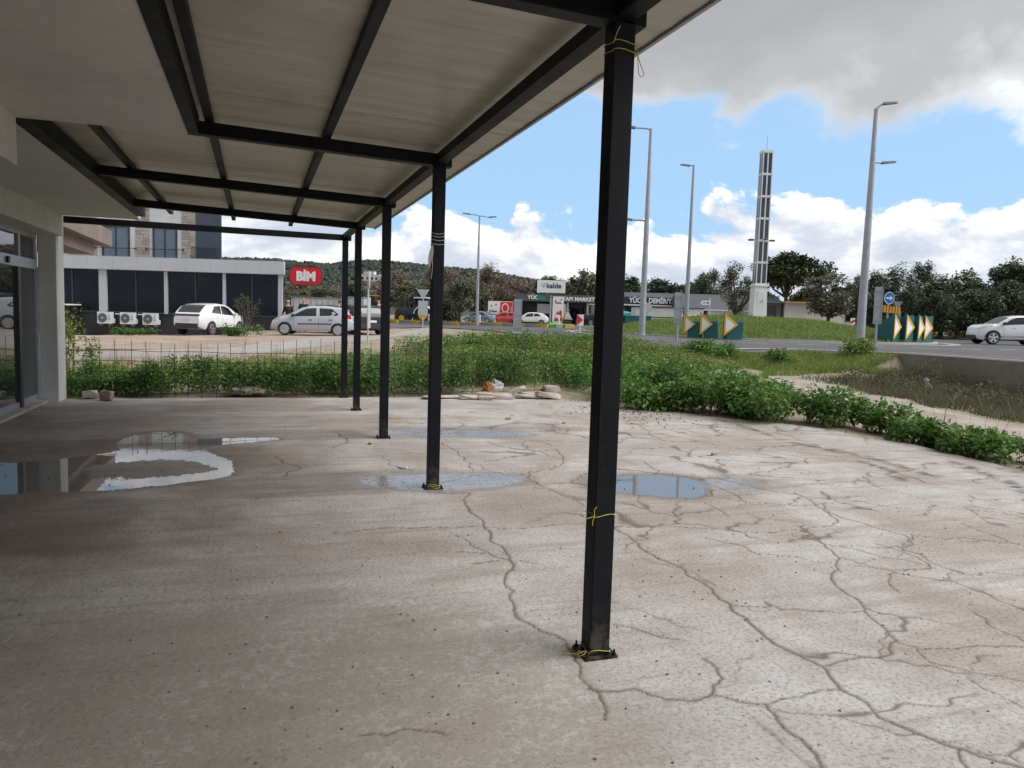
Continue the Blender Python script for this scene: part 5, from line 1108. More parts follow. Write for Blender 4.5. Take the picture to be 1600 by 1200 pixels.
rw = thing('marker_board', 'small red and white striped marker board on the grass right of the tower', 'sign', (33.5, 37.0, 1.2), VR)
MB().box((-.14, -.012, .1), (.14, .012, .85)).build('panel', 'white_sign', rw); MB().tube([(0, .03, -.1), (0, .03, .5)], .025, 6).build('post', 'galv', rw)
for zz in (.2, .5): MB().prism([(-.14, zz), (.14, zz+.15), (.14, zz+.30), (-.14, zz+.15)], (0, -.022, 0), (1, 0, 0), (0, 0, 1), (0, .009, 0)).build('stripe', 'red_sign', rw)
tb = thing('cast_bench', 'dark metal frame with wheel standing behind the left street light', 'frame', (25.6, 45.2, .85), VR)
MB().tube([(-1.2, 0, 0), (-1.2, 0, .9), (1.2, 0, .95), (1.2, 0, 0)], .04, 6).tube([(-.2, 0, 1.6), (1.8, 0, 1.55)], .03, 6).build('frame', 'frame_dark', tb); P = [(1.0+.28*math.cos(6.2832*k/18), 0, 1.1+.28*math.sin(6.2832*k/18)) for k in range(19)]; MB().tube(P, .035, 6).build('wheel', 'frame_dark', tb); MB().tube([(1.2, 0, .9), (1.2, 0, 1.6)], .03, 6).build('upright', 'frame_dark', tb)
# ------------------------------------------------------------ cars
pm('paint_white', (.74, .75, .77), .25, .02, 1, coat=.6); pm('paint_silver', (.47, .50, .55), .3, .03, 1, metal=.1, coat=.5); pm('paint_dark', (.02, .021, .025), .4, .05, 1, coat=.15)
pm('paint_blue', (.27, .36, .43), .28, .03, 1, metal=.3, coat=.6); pm('paint_red', (.55, .035, .04), .3, .04, 1, coat=.6); pm('paint_redroof', (.16, .015, .02), .25, .05, 1, coat=.6)
pm('cladding', (.03, .031, .033), .6, .1, 4); pm('rim_silver', (.55, .56, .58), .35, .05, 6, metal=.4); pm('rim_grey', (.22, .225, .23), .35, .08, 6, metal=.5)
pm('tail_red', (.45, .02, .02), .2, .05, 5); pm('head_lamp', (.62, .65, .68), .12, .05, 5, metal=.3); pm('plate', (.70, .72, .74), .5, .05, 6)
def lerp_tab(tab, x):
    return float(np.interp(x, [t[0] for t in tab], [t[1] for t in tab]))
def car(name, label, loc, rz, paint, sp, group='parked cars', zrot=None):
    """body lofted from a side profile; sp: L, Wd, H, wheelbase, belt/roof/hood profile tables over x (front is +x)"""
    o = thing(name, label, 'car', loc, rz, group); L, Wd, wb, wr = sp['L'], sp['W'], sp['wb'], sp['wr']; x0, x1 = -L/2, L/2
    top = sp['top']; belt = sp['belt']; plan = sp.get('plan', [(x0, .80), (x0+.25, .93), (x0+.9, 1), (x1-1.1, 1), (x1-.45, .93), (x1-.12, .78), (x1, .60)]); low = sp.get('low', [(x0, .42), (x0+.12, .30), (x0+.5, .22), (x1-.5, .22), (x1-.12, .26), (x1, .36)])
    def sect(x):
        hw = Wd/2*lerp_tab(plan, x); zt = lerp_tab(top, x); zb = min(lerp_tab(belt, x), zt-.02); zl = lerp_tab(low, x); g = max(0, zt-zb); gh = hw-.05-min(.2, g*.30) if g > .12 else hw-.06
        zm = zl+(zb-zl)*.52
        return [(hw*.90, zl), (hw*.985, zl+.10*(zb-zl)/.6), (hw, zm), (hw*.985, zb-.06), (hw-.035 if g > .12 else hw*.93, zb), (gh+.03 if g > .12 else hw*.86, zb+g*.82), (gh*.90, zb+g*.965), (gh*.62 if g > .12 else hw*.5, zt-.004), (0, zt)]
    xs = sorted(set(list(np.linspace(x0, x1, 44))+[t[0] for t in top])); V = []; F = []; n = 9
    for x in xs:
        s = sect(x); V += [(x, -w, z) for w, z in s]+[(x, w, z) for w, z in reversed(s[:-1])]
    m = 2*n-1
    for i in range(len(xs)-1):
        for j in range(m-1): a = i*m+j; F.append((a, a+1, a+m+1, a+m))
        F.append((i*m+m-1, i*m, i*m+m, i*m+2*m-1))
    b = MB().add(V, F); b.f += [tuple(range(m-1, -1, -1)), tuple((len(xs)-1)*m+k for k in range(m))]
    body = b.build('body', paint, o, smooth='auto')
    def surf(x, v):                                   # v 0 at the belt .. 1 at the roof gutter, on the side glass
        s = sect(x); p, q = s[4], s[5]; return Vector((x, p[0]+(q[0]-p[0])*v, p[1]+(q[1]-p[1])*v))
    def patch(nm, poly, mat, sides=(-1, 1), off=.008, fn=surf, nu=1):
        for sd_ in sides:
            P = [fn(x, v) for x, v in poly]; c = sum(P, Vector())/len(P); vs = [Vector((p.x, sd_*(p.y+off), p.z)) for p in P]
            bb = MB(); N = len(vs); bb.add([Vector((c.x, sd_*(c.y+off+.004), c.z))]+vs, [(0, 1+i, 1+(i+1) % N) for i in range(N)]); bb.build(nm, mat, o)
    for w in sp['windows']: patch('side_window', w, 'car_glass')
    # windscreen and rear window follow the top profile
    for nm, (xa, xb) in (('windscreen', sp['ws']), ('rear_window', sp['rw'])):
        vs = []; fs = []; N = 6
        for i in range(N+1):
            x = xa+(xb-xa)*i/N; s = sect(x); e = .006
            row = [(-s[6][0]*.96, s[6][1]), (-s[7][0], s[7][1]), (0, s[8][1]), (s[7][0], s[7][1]), (s[6][0]*.96, s[6][1])]
            sl_ = 1 if nm == 'windscreen' else -1; vs += [(x+sl_*.010, y_, z_+.012) for y_, z_ in row]
        for i in range(N): fs += [(i*5+j, i*5+j+1, i*5+6+j, i*5+5+j) for j in range(4)]
        MB().add(vs, fs).build(nm, 'car_glass', o, smooth=True)
    # lower surface helper on the body side
    def side(x, z):
        s = sect(x); zs = [q[1] for q in s[:5]]; ws = [q[0] for q in s[:5]]; return Vector((x, float(np.interp(z, zs, ws)), z))
    for wx in (-wb/2+sp.get('sh', 0), wb/2+sp.get('sh', 0)):
        ra = wr*1.17; poly = []
        for k in range(19): a = math.pi*(-.12+1.24*k/18); poly.append((wx+ra*math.cos(a), wr+ra*math.sin(a)))
        patch('wheel_arch', poly, sp.get('arch', 'black'), off=.012, fn=side)
        for sd_ in (-1, 1):
            yo = sd_*(Wd/2-.08); 
            P = [(wx, yo-sd_*.10, wr), (wx, yo-sd_*.08, wr), (wx, yo+sd_*.075, wr), (wx, yo+sd_*.095, wr)]
            w = MB().tube(P, [wr*.93, wr, wr, wr*.93], 24).build('wheel', 'rubber', o)
            rb = MB(); R0 = wr*.70
            rb.tube([(wx, yo+sd_*.085, wr), (wx, yo+sd_*.100, wr)], R0, 20).build('rim_back', 'black' if sp['spokes'] < 9 else 'rim_grey', w)
            g = MB(); k = sp['spokes']
            for q in range(k):
                a = 6.2832*q/k+.3; d = Vector((math.cos(a), 0, math.sin(a))); e = Vector((-math.sin(a), 0, math.cos(a))); c = Vector((wx, yo+sd_*.100, wr))
                w0, w1 = wr*.10, wr*(.20 if k < 6 else .15)
                g.add([c+e*w0, c+d*R0*.98+e*w1, c+d*R0*.98-e*w1, c-e*w0]+[p+Vector((0, sd_*.02, 0)) for p in (c+e*w0, c+d*R0*.98+e*w1, c+d*R0*.98-e*w1, c-e*w0)], [(0, 1, 2, 3), (4, 5, 6, 7), (0, 1, 5, 4), (2, 3, 7, 6), (1, 2, 6, 5)])
            Pp = [(wx+R0*math.cos(6.2832*t/24), yo+sd_*.105, wr+R0*math.sin(6.2832*t/24)) for t in range(25)]; g.tube(Pp, .016, 5)
            g.tube([(wx, yo+sd_*.095, wr), (wx, yo+sd_*.125, wr)], wr*.16, 10).build('rim', sp.get('rim', 'rim_silver'), w)
    for poly in sp.get('clad', []): patch('side_cladding', poly, 'cladding', off=.010, fn=side)
    for poly in sp.get('strip', []): patch('side_strip', poly, sp.get('stripmat', 'cladding'), off=.014, fn=side)
    for poly in sp.get('tail', []): patch('tail_light', poly, 'tail_red', off=.008, fn=side)
    for poly in sp.get('head', []): patch('headlight', poly, 'head_lamp', off=.010, fn=side)
    for xh, zh in sp.get('handles', []):
        for sd_ in (-1, 1): p = side(xh, zh); MB().box((xh-.09, sd_*(p.y+.005)-.012, zh-.014), (xh+.09, sd_*(p.y+.015)+.012, zh+.014)).build('door_handle', sp.get('hmat', 'cladding'), o, bevel=.006)
    for xd in sp.get('seams', []):
        for sd_ in (-1, 1):
            zs_ = np.linspace(.30, lerp_tab(belt, xd)-.03, 6); P = [side(xd-.03*math.sin((z_-.3)*3), z_) for z_ in zs_]
            MB().tube([(p.x, sd_*(p.y+.001), p.z) for p in P], .006, 4).build('door_seam', 'black', o)
    xm, zm = sp['mirror']
    for sd_ in (-1, 1): p = surf(xm, .1); MB().box((xm-.07, sd_*(p.y+.10)-.09, zm-.06), (xm+.07, sd_*(p.y+.10)+.09, zm+.07)).build('wing_mirror', sp.get('mirmat', paint), o, bevel=.03)
    yb = Wd/2*.72
    MB().box((x0-.015, -yb, lerp_tab(low, x0)-.10), (x0+.10, yb, lerp_tab(low, x0)+.14)).build('rear_bumper', sp.get('rbump', paint), o, bevel=.03)
    MB().box((x1-.12, -yb*.86, lerp_tab(low, x1)-.10), (x1+.015, yb*.86, lerp_tab(low, x1)+.12)).build('front_bumper', sp.get('fbump', 'cladding'), o, bevel=.03)
    zp = sp.get('zplate', .80); xp = x0-.02
    pl = MB().box((xp-.012, -.26, zp-.06), (xp+.03, .26, zp+.06)).build('number_plate', 'plate', o)
    if sp.get('rearbar'): za = sp['rearbar']; MB().box((x0-.012, -Wd*.40, za-.055), (x0+.06, Wd*.40, za+.045)).build('tail_light_bar', 'tail_bar', o, bevel=.02)
    return o
pm('tail_bar', (.10, .045, .06), .25, .1, 5)
suv_a = dict(L=4.34, W=1.79, wb=2.61, wr=.335, top=[(-2.17, .92), (-2.12, 1.02), (-1.55, 1.44), (-1.2, 1.53), (-.4, 1.585), (.25, 1.55), (.55, 1.47), (1.15, 1.07), (1.8, .97), (2.1, .84), (2.17, .62)], belt=[(-2.17, .90), (-1.6, 1.10), (-.8, 1.06), (.6, .99), (1.15, .97), (2.17, .70)],
   windows=[[(-1.25, .12), (-.42, .05), (-.36, .95), (-.9, .92)], [(-.33, .05), (.82, .05), (.45, .85), (.1, .98), (-.28, .97)]], ws=(.58, 1.12), rw=(-1.98, -1.38), spokes=5, rim='rim_grey', mirror=(.80, 1.05), arch='cladding', clad=[[(-.95, .30), (.98, .30), (.96, .42), (-.93, .42)]], handles=[(-.75, .92), (.2, .88)], hmat='paint_white', seams=[-.35, .78], rearbar=1.0, zplate=.82, rbump='cladding', low=[(-2.17, .46), (-2.05, .40), (-1.67, .30), (1.67, .30), (2.05, .34), (2.17, .42)], head=[[(1.75, .74), (2.05, .68), (2.05, .76), (1.75, .84)]])
hrv = car('parked_car', 'white crossover parked in front of the supermarket, seen from behind', (-2.35, 45.75, H(-2.35, 45.75)+.03), R(60), 'paint_white', suv_a); hrv.scale = (1.03, 1.04, 1.10)
hatch = dict(L=4.0, W=1.71, wb=2.575, wr=.30, sh=-.02, top=[(-2.0, .80), (-1.96, .98), (-1.78, 1.25), (-1.55, 1.40), (-.6, 1.485), (.1, 1.46), (.5, 1.36), (1.15, 1.0), (1.7, .86), (1.93, .70), (2.0, .50)], belt=[(-2.0, .78), (-1.7, 1.0), (-.8, .985), (.6, .93), (1.2, .90), (2.0, .60)],
   windows=[[(-1.35, .20), (-1.22, .05), (-.42, .03), (-.40, .95), (-1.0, .92)], [(-.26, .03), (.98, .02), (.50, .72), (.22, .95), (-.24, .97)]], ws=(.52, 1.14), rw=(-1.93, -1.58), spokes=9, mirror=(.86, .98), mirmat='cladding', strip=[[(-1.0, .57), (.62, .54), (.64, .59), (-1.0, .62)]], tail=[[(-1.97, .86), (-1.72, .88), (-1.74, 1.1), (-1.90, 1.08)]], handles=[(-.95, .80), (.02, .78)], seams=[-.34, .86], zplate=.7, head=[[(1.55, .66), (1.9, .58), (1.88, .68), (1.55, .78)]], fbump='paint_silver')
_c = Vector((2.52, 39.26))+Vector((.317, .948))*.75
car('parked_car', 'silver hatchback with white wheel covers, side on in the yard', (_c.x, _c.y, H(_c.x, _c.y)+.03), R(180-18.5+5), 'paint_silver', hatch)
estate = dict(L=4.45, W=1.8, wb=2.7, wr=.32, top=[(-2.22, .95), (-2.18, 1.1), (-1.95, 1.45), (-1.7, 1.55), (-.6, 1.60), (.3, 1.56), (.6, 1.46), (1.25, 1.04), (1.9, .92), (2.22, .62)], belt=[(-2.22, .94), (-1.7, 1.06), (.6, 1.0), (1.25, .98), (2.22, .68)],
   windows=[[(-1.75, .1), (-1.15, .06), (-1.1, .95), (-1.6, .9)], [(-1.05, .05), (-.3, .04), (-.26, .96), (-1.0, .96)], [(-.2, .04), (.9, .03), (.5, .82), (.2, .96), (-.18, .97)]], ws=(.64, 1.2), rw=(-2.16, -1.78), spokes=6, rim='rim_grey', mirror=(.85, 1.06), mirmat='paint_dark', tail=[[(-2.2, .9), (-2.0, .95), (-2.0, 1.2), (-2.12, 1.15)]], handles=[(-.9, .88), (.1, .86)], seams=[-.3, .85], zplate=.72, rbump='cladding')
car('parked_car', 'dark grey estate car behind the silver hatchback', (5.15, 43.3, H(5.15, 43.3)+.03), R(108), 'paint_dark', estate)
car('parked_car', 'dark saloon mostly hidden behind the silver hatchback', (3.55, 44.9, H(3.55, 44.9)+.12), R(156), 'paint_dark', dict(hatch, L=4.3, wb=2.6))
mokka = dict(L=4.15, W=1.79, wb=2.56, wr=.345, sh=.02, top=[(-2.07, .95), (-2.02, 1.1), (-1.7, 1.42), (-1.35, 1.5), (-.4, 1.535), (.15, 1.51), (.45, 1.43), (1.05, 1.08), (1.75, 1.00), (2.0, .86), (2.07, .60)], belt=[(-2.07, .94), (-1.5, 1.18), (-.8, 1.10), (.5, 1.02), (1.05, 1.0), (2.07, .72)],
   windows=[[(-1.15, .25), (-.40, .05), (-.36, .95), (-.85, .88)], [(-.32, .05), (.86, .04), (.42, .82), (.1, .97), (-.28, .97)]], ws=(.48, 1.02), rw=(-1.98, -1.5), spokes=5, rim='rim_silver', mirror=(.78, 1.10), mirmat='cladding', arch='cladding', clad=[[(-.92, .22), (.98, .22), (.96, .42), (-.6, .46), (-.92, .40)]], strip=[[(-.5, .34), (.8, .33), (.75, .40), (-.4, .41)]], stripmat='paint_white', handles=[(-.7, .92), (.22, .90)], hmat='paint_white', seams=[-.34, .80], zplate=.8, rbump='cladding', head=[[(1.7, .84), (2.0, .78), (2.0, .84), (1.7, .90)]])
mk_car = car('driving_car', 'white crossover with dark red roof on the road at the right edge', (39.75, 31.95, .80), R(156), 'paint_white', mokka, 'cars on the road')
mk_car.scale = (1, 1, 1.06)
# contrast roof of that car
b = MB(); vs = []; fs = []
for i, x in enumerate(np.linspace(-1.95, .46, 12)):
    zt = lerp_tab(mokka['top'], x); w = .60; vs += [(x, -w-.03, zt-.045), (x, -w*.6, zt+.006), (x, w*.6, zt+.006), (x, w+.03, zt-.045)]
for i in range(11): fs += [(i*4+j, i*4+j+1, i*4+5+j, i*4+4+j) for j in range(3)]
b.add(vs, fs).build('roof_skin', 'paint_redroof', mk_car, smooth=True)
sedan = dict(hatch, L=4.4, wb=2.65, top=[(-2.2, .80), (-2.15, .98), (-1.5, 1.04), (-.85, 1.38), (-.3, 1.44), (.2, 1.42), (.5, 1.33), (1.2, .98), (1.9, .86), (2.12, .68), (2.2, .5)], belt=[(-2.2, .78), (-1.5, .98), (.6, .93), (1.2, .9), (2.2, .6)], windows=[[(-1.1, .1), (-.35, .04), (-.33, .95), (-.75, .85)], [(-.25, .04), (.95, .03), (.5, .75), (.2, .95), (-.22, .96)]], rw=(-1.45, -.9), tail=[], handles=[], head=[[(1.75, .62), (2.1, .56), (2.08, .66), (1.75, .74)]])
car('parked_car', 'pale blue saloon parked on the far side beside the dark olive tree', (26.3, 92.0, .60), R(180-40), 'paint_blue', sedan)
car('parked_car', 'red hatchback parked in front of the wide paint poster', (29.1, 91.0, .58), R(180-10), 'paint_red', dict(hatch, tail=[]))
car('parked_car', 'white crossover parked in front of the hardware store', (32.0, 89.3, .52), R(180-18), 'paint_white', suv_a)

# ------------------------------------------------------------ tractors and digger
def big_wheel(par, x, yv, r, w, rimmat='yellow'):
    wl = MB().tube([(x, yv-w/2, r), (x, yv-w*.4, r), (x, yv+w*.4, r), (x, yv+w/2, r)], [r*.9, r, r, r*.9], 22).build('wheel', 'rubber', par)
    MB().tube([(x, yv-w/2-.02, r), (x, yv+w/2+.02, r)], r*.55, 16).build('rim', rimmat, wl)
    b = MB()
    for k in range(16): a = 6.2832*k/16; b.box((-.05, -w/2, r-.02), (.05, w/2, r+.05), Matrix.Rotation(a, 3, 'Y'))
    b.v = [(p[0]+x, p[1]+yv, p[2]+r) for p in b.v]; b.build('tread', 'rubber', wl)
def tractor(label, loc, rz, bodymat, cabmat, rim='yellow'):
    o = thing('tractor', label, 'tractor', loc, rz, 'tractors and diggers')
    for s in (-1, 1): big_wheel(o, -.8, s*.75, .78, .42, rim); big_wheel(o, 1.35, s*.68, .48, .30, rim)
    MB().box((.1, -.38, .75), (1.95, .38, 1.35)).build('bonnet', bodymat, o, bevel=.08); MB().box((-1.2, -.3, .5), (1.8, .3, .8)).build('chassis', 'frame_dark', o)
    for s in (-1, 1):
        P = [(-.8+.95*math.cos(a), .78+.95*math.sin(a)) for a in np.linspace(.15, 2.6, 10)]; Q = [(-.8+.86*math.cos(a), .78+.86*math.sin(a)) for a in np.linspace(2.6, .15, 10)]
        MB().prism(P+Q, (0, s*.75-.24, 0), (1, 0, 0), (0, 0, 1), (0, .48, 0)).build('mudguard', 'white_paint', o)
    MB().box((-1.25, -.66, 2.35), (.25, .66, 2.47)).build('cab_roof', 'white_paint', o, bevel=.03)
    for x in (-1.15, -.35, .15):
        for s in (-1, 1): MB().box((x-.035, s*.60-.035, 1.2), (x+.035, s*.60+.035, 2.35)).build('cab_pillar', cabmat, o)
    MB().box((-1.1, -.57, 1.25), (.1, .57, 2.33)).build('cab_glass', 'car_glass', o)
    MB().tube([(.9, .25, 1.3), (.9, .25, 2.2)], .05, 8).build('exhaust', 'frame_dark', o); MB().box((1.95, -.3, .8), (2.0, .3, 1.25)).build('grille', 'frame_dark', o)
    return o
tractor('dark cab tractor with white mudguard behind the far verge', (14.6, 72.5, H(14.6, 72.5)), R(150), 'navy', 'navy')
tractor('dark tractor in front of the hardware store, partly behind the nearest post', (33.6, 73.9, .62), R(200), 'frame_dark', 'frame_dark', 'galv')
dg = thing('digger', 'orange digger with raised dark arm behind the far verge', 'digger', (11.3, 75.8, H(11.3, 75.8)), R(-100), 'tractors and diggers')
for s in (-1, 1): MB().prism(rrect(2.9, .7, .3), (0, s*.9-.2, .38), (1, 0, 0), (0, 0, 1), (0, .4, 0)).build('track', 'rubber', dg)
MB().box((-1.5, -.95, .85), (1.2, .95, 1.0)).build('turntable', 'frame_dark', dg); MB().box((-1.6, -.9, 1.0), (.2, .9, 1.95)).build('engine_housing', 'orange', dg, bevel=.08)
MB().box((.25, -.9, 1.0), (1.3, .05, 2.5)).build('cab', 'car_glass', dg, bevel=.06); MB().box((.2, -.95, 2.5), (1.35, .1, 2.6)).build('cab_roof', 'orange', dg)
MB().tube([(1.0, .4, 1.3), (2.2, .4, 3.0), (3.4, .4, 3.2)], [.2, .18, .14], 6).build('boom', 'frame_dark', dg); MB().tube([(3.4, .4, 3.2), (4.3, .4, 1.6)], [.14, .1], 6).build('stick', 'frame_dark', dg)
MB().prism([(-.3, 0), (.3, .1), (.35, -.5), (-.1, -.6)], (4.3, .1, 1.5), (1, 0, 0), (0, 0, 1), (0, .6, 0)).build('bucket', 'frame_dark', dg)
md = thing('loader_mast', 'dark upright mast of farm machinery left of the tractor', 'machine', (13.4, 73.0, H(13.4, 73)), 0)
MB().tube([(0, 0, 0), (0, 0, 3.0)], .09, 6).tube([(-.5, 0, .2), (-.5, 0, 1.6)], .08, 6).build('mast', 'frame_dark', md); MB().tube([(-.35, 0, 2.9), (.35, 0, 2.7)], .06, 6).build('crossbar', 'frame_dark', md); MB().box((-.9, -.3, .1), (.4, .3, .7)).build('base', 'frame_dark', md)

# ------------------------------------------------------------ people
def skin_mesh(name, pts, edges, mat, par, root=0, sub=2):
    me = bpy.data.meshes.new(name); me.from_pydata([p[:3] for p in pts], edges, []); o = bpy.data.objects.new(name, me); COL.objects.link(o)
    mo = o.modifiers.new('skin', 'SKIN'); me.skin_vertices[0].data if me.skin_vertices else None
    if not me.skin_vertices:
        bm = bmesh.new(); bm.from_mesh(me); bm.verts.layers.skin.verify(); bm.to_mesh(me); bm.free()
    for i, sv in enumerate(me.skin_vertices[0].data):
        r_ = pts[i][3]; sv.radius = (r_, r_) if len(pts[i]) < 5 else (r_, pts[i][4]); sv.use_root = (i == root)
    o.modifiers.new('sub', 'SUBSURF').levels = sub; o.modifiers['sub'].render_levels = sub
    bpy.context.view_layer.update(); dg_ = bpy.context.evaluated_depsgraph_get(); em = bpy.data.meshes.new_from_object(o.evaluated_get(dg_))
    bpy.data.objects.remove(o); em.name = name; em.materials.clear(); em.materials.append(M[mat]); em.shade_smooth()
    q = bpy.data.objects.new(name, em); COL.objects.link(q); q.parent = par; return q
def person(label, loc, rz, jacket, trousers, hair, lean=0, arm=(.25, -.25), hmat='hair_grey', stride=.08):
    o = thing('person', label, 'person', loc, rz, 'people by the parked cars'); L = lean
    sh = lambda z: L*max(0, z-.9)          # forward lean (+y is forward)
    body = [(0, 0, .95, .09), (0, sh(1.25), 1.25, .085), (0, sh(1.46), 1.46, .07), (0, sh(1.55)+.01, 1.55, .055), (0, sh(1.62)+.03, 1.62, .078), (0, sh(1.70)+.03, 1.70, .092), (0, sh(1.76)+.02, 1.77, .060)]
    ed = [(i, i+1) for i in range(6)]; hands = []
    for s, a in ((-1, arm[0]), (1, arm[1])):
        i = len(body); e = (s*.25, sh(1.2)+.04+max(0, a)*.1, 1.17, .048); hnd = (s*.24, sh(1.0)+.12+abs(a)*.5, .93+abs(a)*.25, .036); fin = (hnd[0]*.95, hnd[1]+.05, hnd[2]-.09, .030)
        body += [(s*.19, sh(1.43), 1.43, .045), e, hnd, fin]; ed += [(2, i), (i, i+1), (i+1, i+2), (i+2, i+3)]; hands.append((e, hnd))
    for s in (-1, 1):
        i = len(body); body += [(s*.10, 0, .88, .10), (s*.115, s*stride*.5, .48, .065), (s*.12, s*stride, .07, .045), (s*.13, s*stride+.14, .035, .035)]; ed += [(0, i), (i, i+1), (i+1, i+2), (i+2, i+3)]
    skin_mesh('body', body, ed, 'skin', o)
    jk = [(0, 0, .84, .165, .13), (0, sh(1.1), 1.1, .17, .135), (0, sh(1.3), 1.3, .20, .16), (0, sh(1.47), 1.46, .15, .13)]; je = [(0, 1), (1, 2), (2, 3)]
    for s, (e, hn) in zip((-1, 1), hands):
        i = len(jk); m_ = [(e[k]+(hn[k]-e[k])*.88) for k in range(3)]; jk += [(s*.20, sh(1.43), 1.42, .085), (e[0], e[1], e[2], .066), (m_[0], m_[1], m_[2], .052)]; je += [(3, i), (i, i+1), (i+1, i+2)]
    skin_mesh('jacket', jk, je, jacket, o)
    tr = [(0, 0, .90, .15, .12)]; te = []
    for s in (-1, 1):
        i = len(tr); tr += [(s*.10, 0, .82, .112), (s*.115, s*stride*.5, .48, .082), (s*.12, s*stride, .09, .066)]; te += [(0, i), (i, i+1), (i+1, i+2)]
    skin_mesh('trousers', tr, te, trousers, o)
    for s in (-1, 1): MB().box((s*.125-.045, s*stride-.06, 0), (s*.125+.045, s*stride+.2, .085)).build('shoe', 'black', o, bevel=.03)
    y0 = sh(1.7)+.03
    for s in (-1, 1): MB().tube([(s*.035, y0+.085, 1.70), (s*.035, y0+.093, 1.70)], .010, 6).build('eye', 'black', o); MB().tube([(s*.088, y0-.01, 1.66), (s*.092, y0-.01, 1.71)], .018, 6).build('ear', 'skin', o)
    MB().add([(-.014, y0+.08, 1.655), (.014, y0+.08, 1.655), (0, y0+.085, 1.71), (0, y0+.115, 1.658)], [(0, 1, 3), (0, 3, 2), (1, 2, 3), (0, 2, 1)]).build('nose', 'skin', o)
    MB().box((-.022, y0+.075, 1.617), (.022, y0+.088, 1.626)).build('mouth', 'red_panel', o)
    bm = bmesh.new(); bmesh.ops.create_uvsphere(bm, u_segments=16, v_segments=10, radius=1)
    for v in bm.verts: v.co = Vector((v.co.x*.098, v.co.y*.108+y0-.012, v.co.z*.098+1.715))
    keep = 1.735 if hair == 'full' else 99
    dele = [f for f in bm.faces if (f.calc_center_median().z < 1.68 or (f.calc_center_median().y > y0+.05 and f.calc_center_median().z < 1.76))] if hair == 'full' else [f for f in bm.faces if f.calc_center_median().z > 1.73 or f.calc_center_median().z < 1.65 or f.calc_center_median().y > y0]
    bmesh.ops.delete(bm, geom=dele, context='FACES'); me = bpy.data.meshes.new('hair'); bm.to_mesh(me); bm.free(); me.materials.append(M[hmat]); h = bpy.data.objects.new('hair', me); COL.objects.link(h); h.parent = o
    return o
person('person in black clothes standing at the supermarket corner', (1.75, 45.95, H(1.75, 45.95)+.03), R(20), 'jacket_black', 'trousers', 'full')
person('bald person in a dark teal jacket standing behind the silver hatchback', (2.45, 43.2, H(2.45, 43.2)+.12), R(150), 'jacket_teal', 'trousers', 'ring')
person('brown haired person bending beside the dark estate car', (4.05, 42.6, H(4.05, 42.6)+.03), R(-60), 'jacket_black', 'trousers', 'full', .35, hmat='hair_brown')
person('bald person in a grey jacket standing right of the dark estate car', (7.15, 47.0, H(7.15, 47)+.04), R(35), 'jacket_grey', 'trousers', 'ring', .18, (.5, .5), stride=.14)
# ------------------------------------------------------------ vegetation
leafmat('leaf_nettle', [(0.058, 0.126, 0.028), (0.097, 0.195, 0.041), (0.144, 0.255, 0.06), (0.106, 0.205, 0.053)])
leafmat('leaf_bank', [(0.094, 0.164, 0.034), (0.144, 0.241, 0.051), (0.203, 0.291, 0.068), (0.237, 0.251, 0.085)])
leafmat('leaf_shrub', [(0.057, 0.135, 0.028), (0.09, 0.205, 0.041), (0.149, 0.297, 0.063), (0.08, 0.175, 0.038)])
leafmat('leaf_olive', [(0.117, 0.13, 0.083), (0.167, 0.184, 0.125), (0.225, 0.233, 0.167), (0.141, 0.151, 0.1)], .15)
leafmat('leaf_pine', [(0.029, 0.044, 0.023), (0.046, 0.065, 0.031), (0.065, 0.088, 0.039)], .1)
leafmat('leaf_maquis', [(0.055, 0.074, 0.044), (0.085, 0.108, 0.064), (0.126, 0.149, 0.094)], .12)
leafmat('twig_brown', [(0.141, 0.109, 0.086), (0.19, 0.149, 0.119), (0.231, 0.185, 0.149)], .05)
leafmat('leaf_hill', [(0.017, 0.025, 0.019), (0.023, 0.034, 0.023), (0.033, 0.043, 0.03)], .05)
leafmat('grass_green', [(0.106, 0.186, 0.036), (0.155, 0.251, 0.049), (0.211, 0.297, 0.065), (0.276, 0.297, 0.098)])
leafmat('grass_dry', [(0.132, 0.116, 0.066), (0.187, 0.16, 0.094), (0.099, 0.105, 0.055), (0.083, 0.094, 0.044)])
leafmat('leaf_scrub', [(0.054, 0.06, 0.029), (0.078, 0.082, 0.041), (0.108, 0.096, 0.06), (0.072, 0.078, 0.036)])
def unit(v): return v/np.maximum(np.linalg.norm(v, axis=1, keepdims=True), 1e-9)
def leaf_quads(P, L, rng, wid=.55, up=.2, droop=.2, out=None):
    """one folded four-cornered leaf per point"""
    n = len(P); d = rng.normal(0, 1, (n, 3)); d[:, 2] = d[:, 2]*.5+up
    if out is not None: d = d*.7+out
    d = unit(d); h = np.tile([0., 0., 1.], (n, 1))+rng.normal(0, .45, (n, 3)); s = unit(np.cross(d, h)); nn = np.cross(s, d)
    L = (np.asarray(L)*rng.uniform(.7, 1.3, n))[:, None]
    V = np.stack([P, P+d*L*.5+s*L*wid/2+nn*L*.10, P+d*L-nn*L*droop, P+d*L*.5-s*L*wid/2+nn*L*.10], 1).reshape(-1, 3)
    F = np.arange(4*n).reshape(n, 4); return V, F
def herb_points(C, rng, per, rad, zmin=.08):
    """leaf positions for clumps C = rows of x, y, z0, height"""
    k = np.repeat(np.arange(len(C)), per); n = len(k); t = rng.uniform(0, 1, n)**.6; a = rng.uniform(0, 6.2832, n)
    r = rad*np.sqrt(rng.uniform(0, 1, n))*(1.1-.65*t)
    P = np.stack([C[k, 0]+r*np.cos(a), C[k, 1]+r*np.sin(a), C[k, 2]+C[k, 3]*(zmin+(1-zmin)*t)*(1-.25*(r/rad)**2)], 1)
    return P, np.stack([np.cos(a)*.5, np.sin(a)*.5, np.zeros(n)], 1)
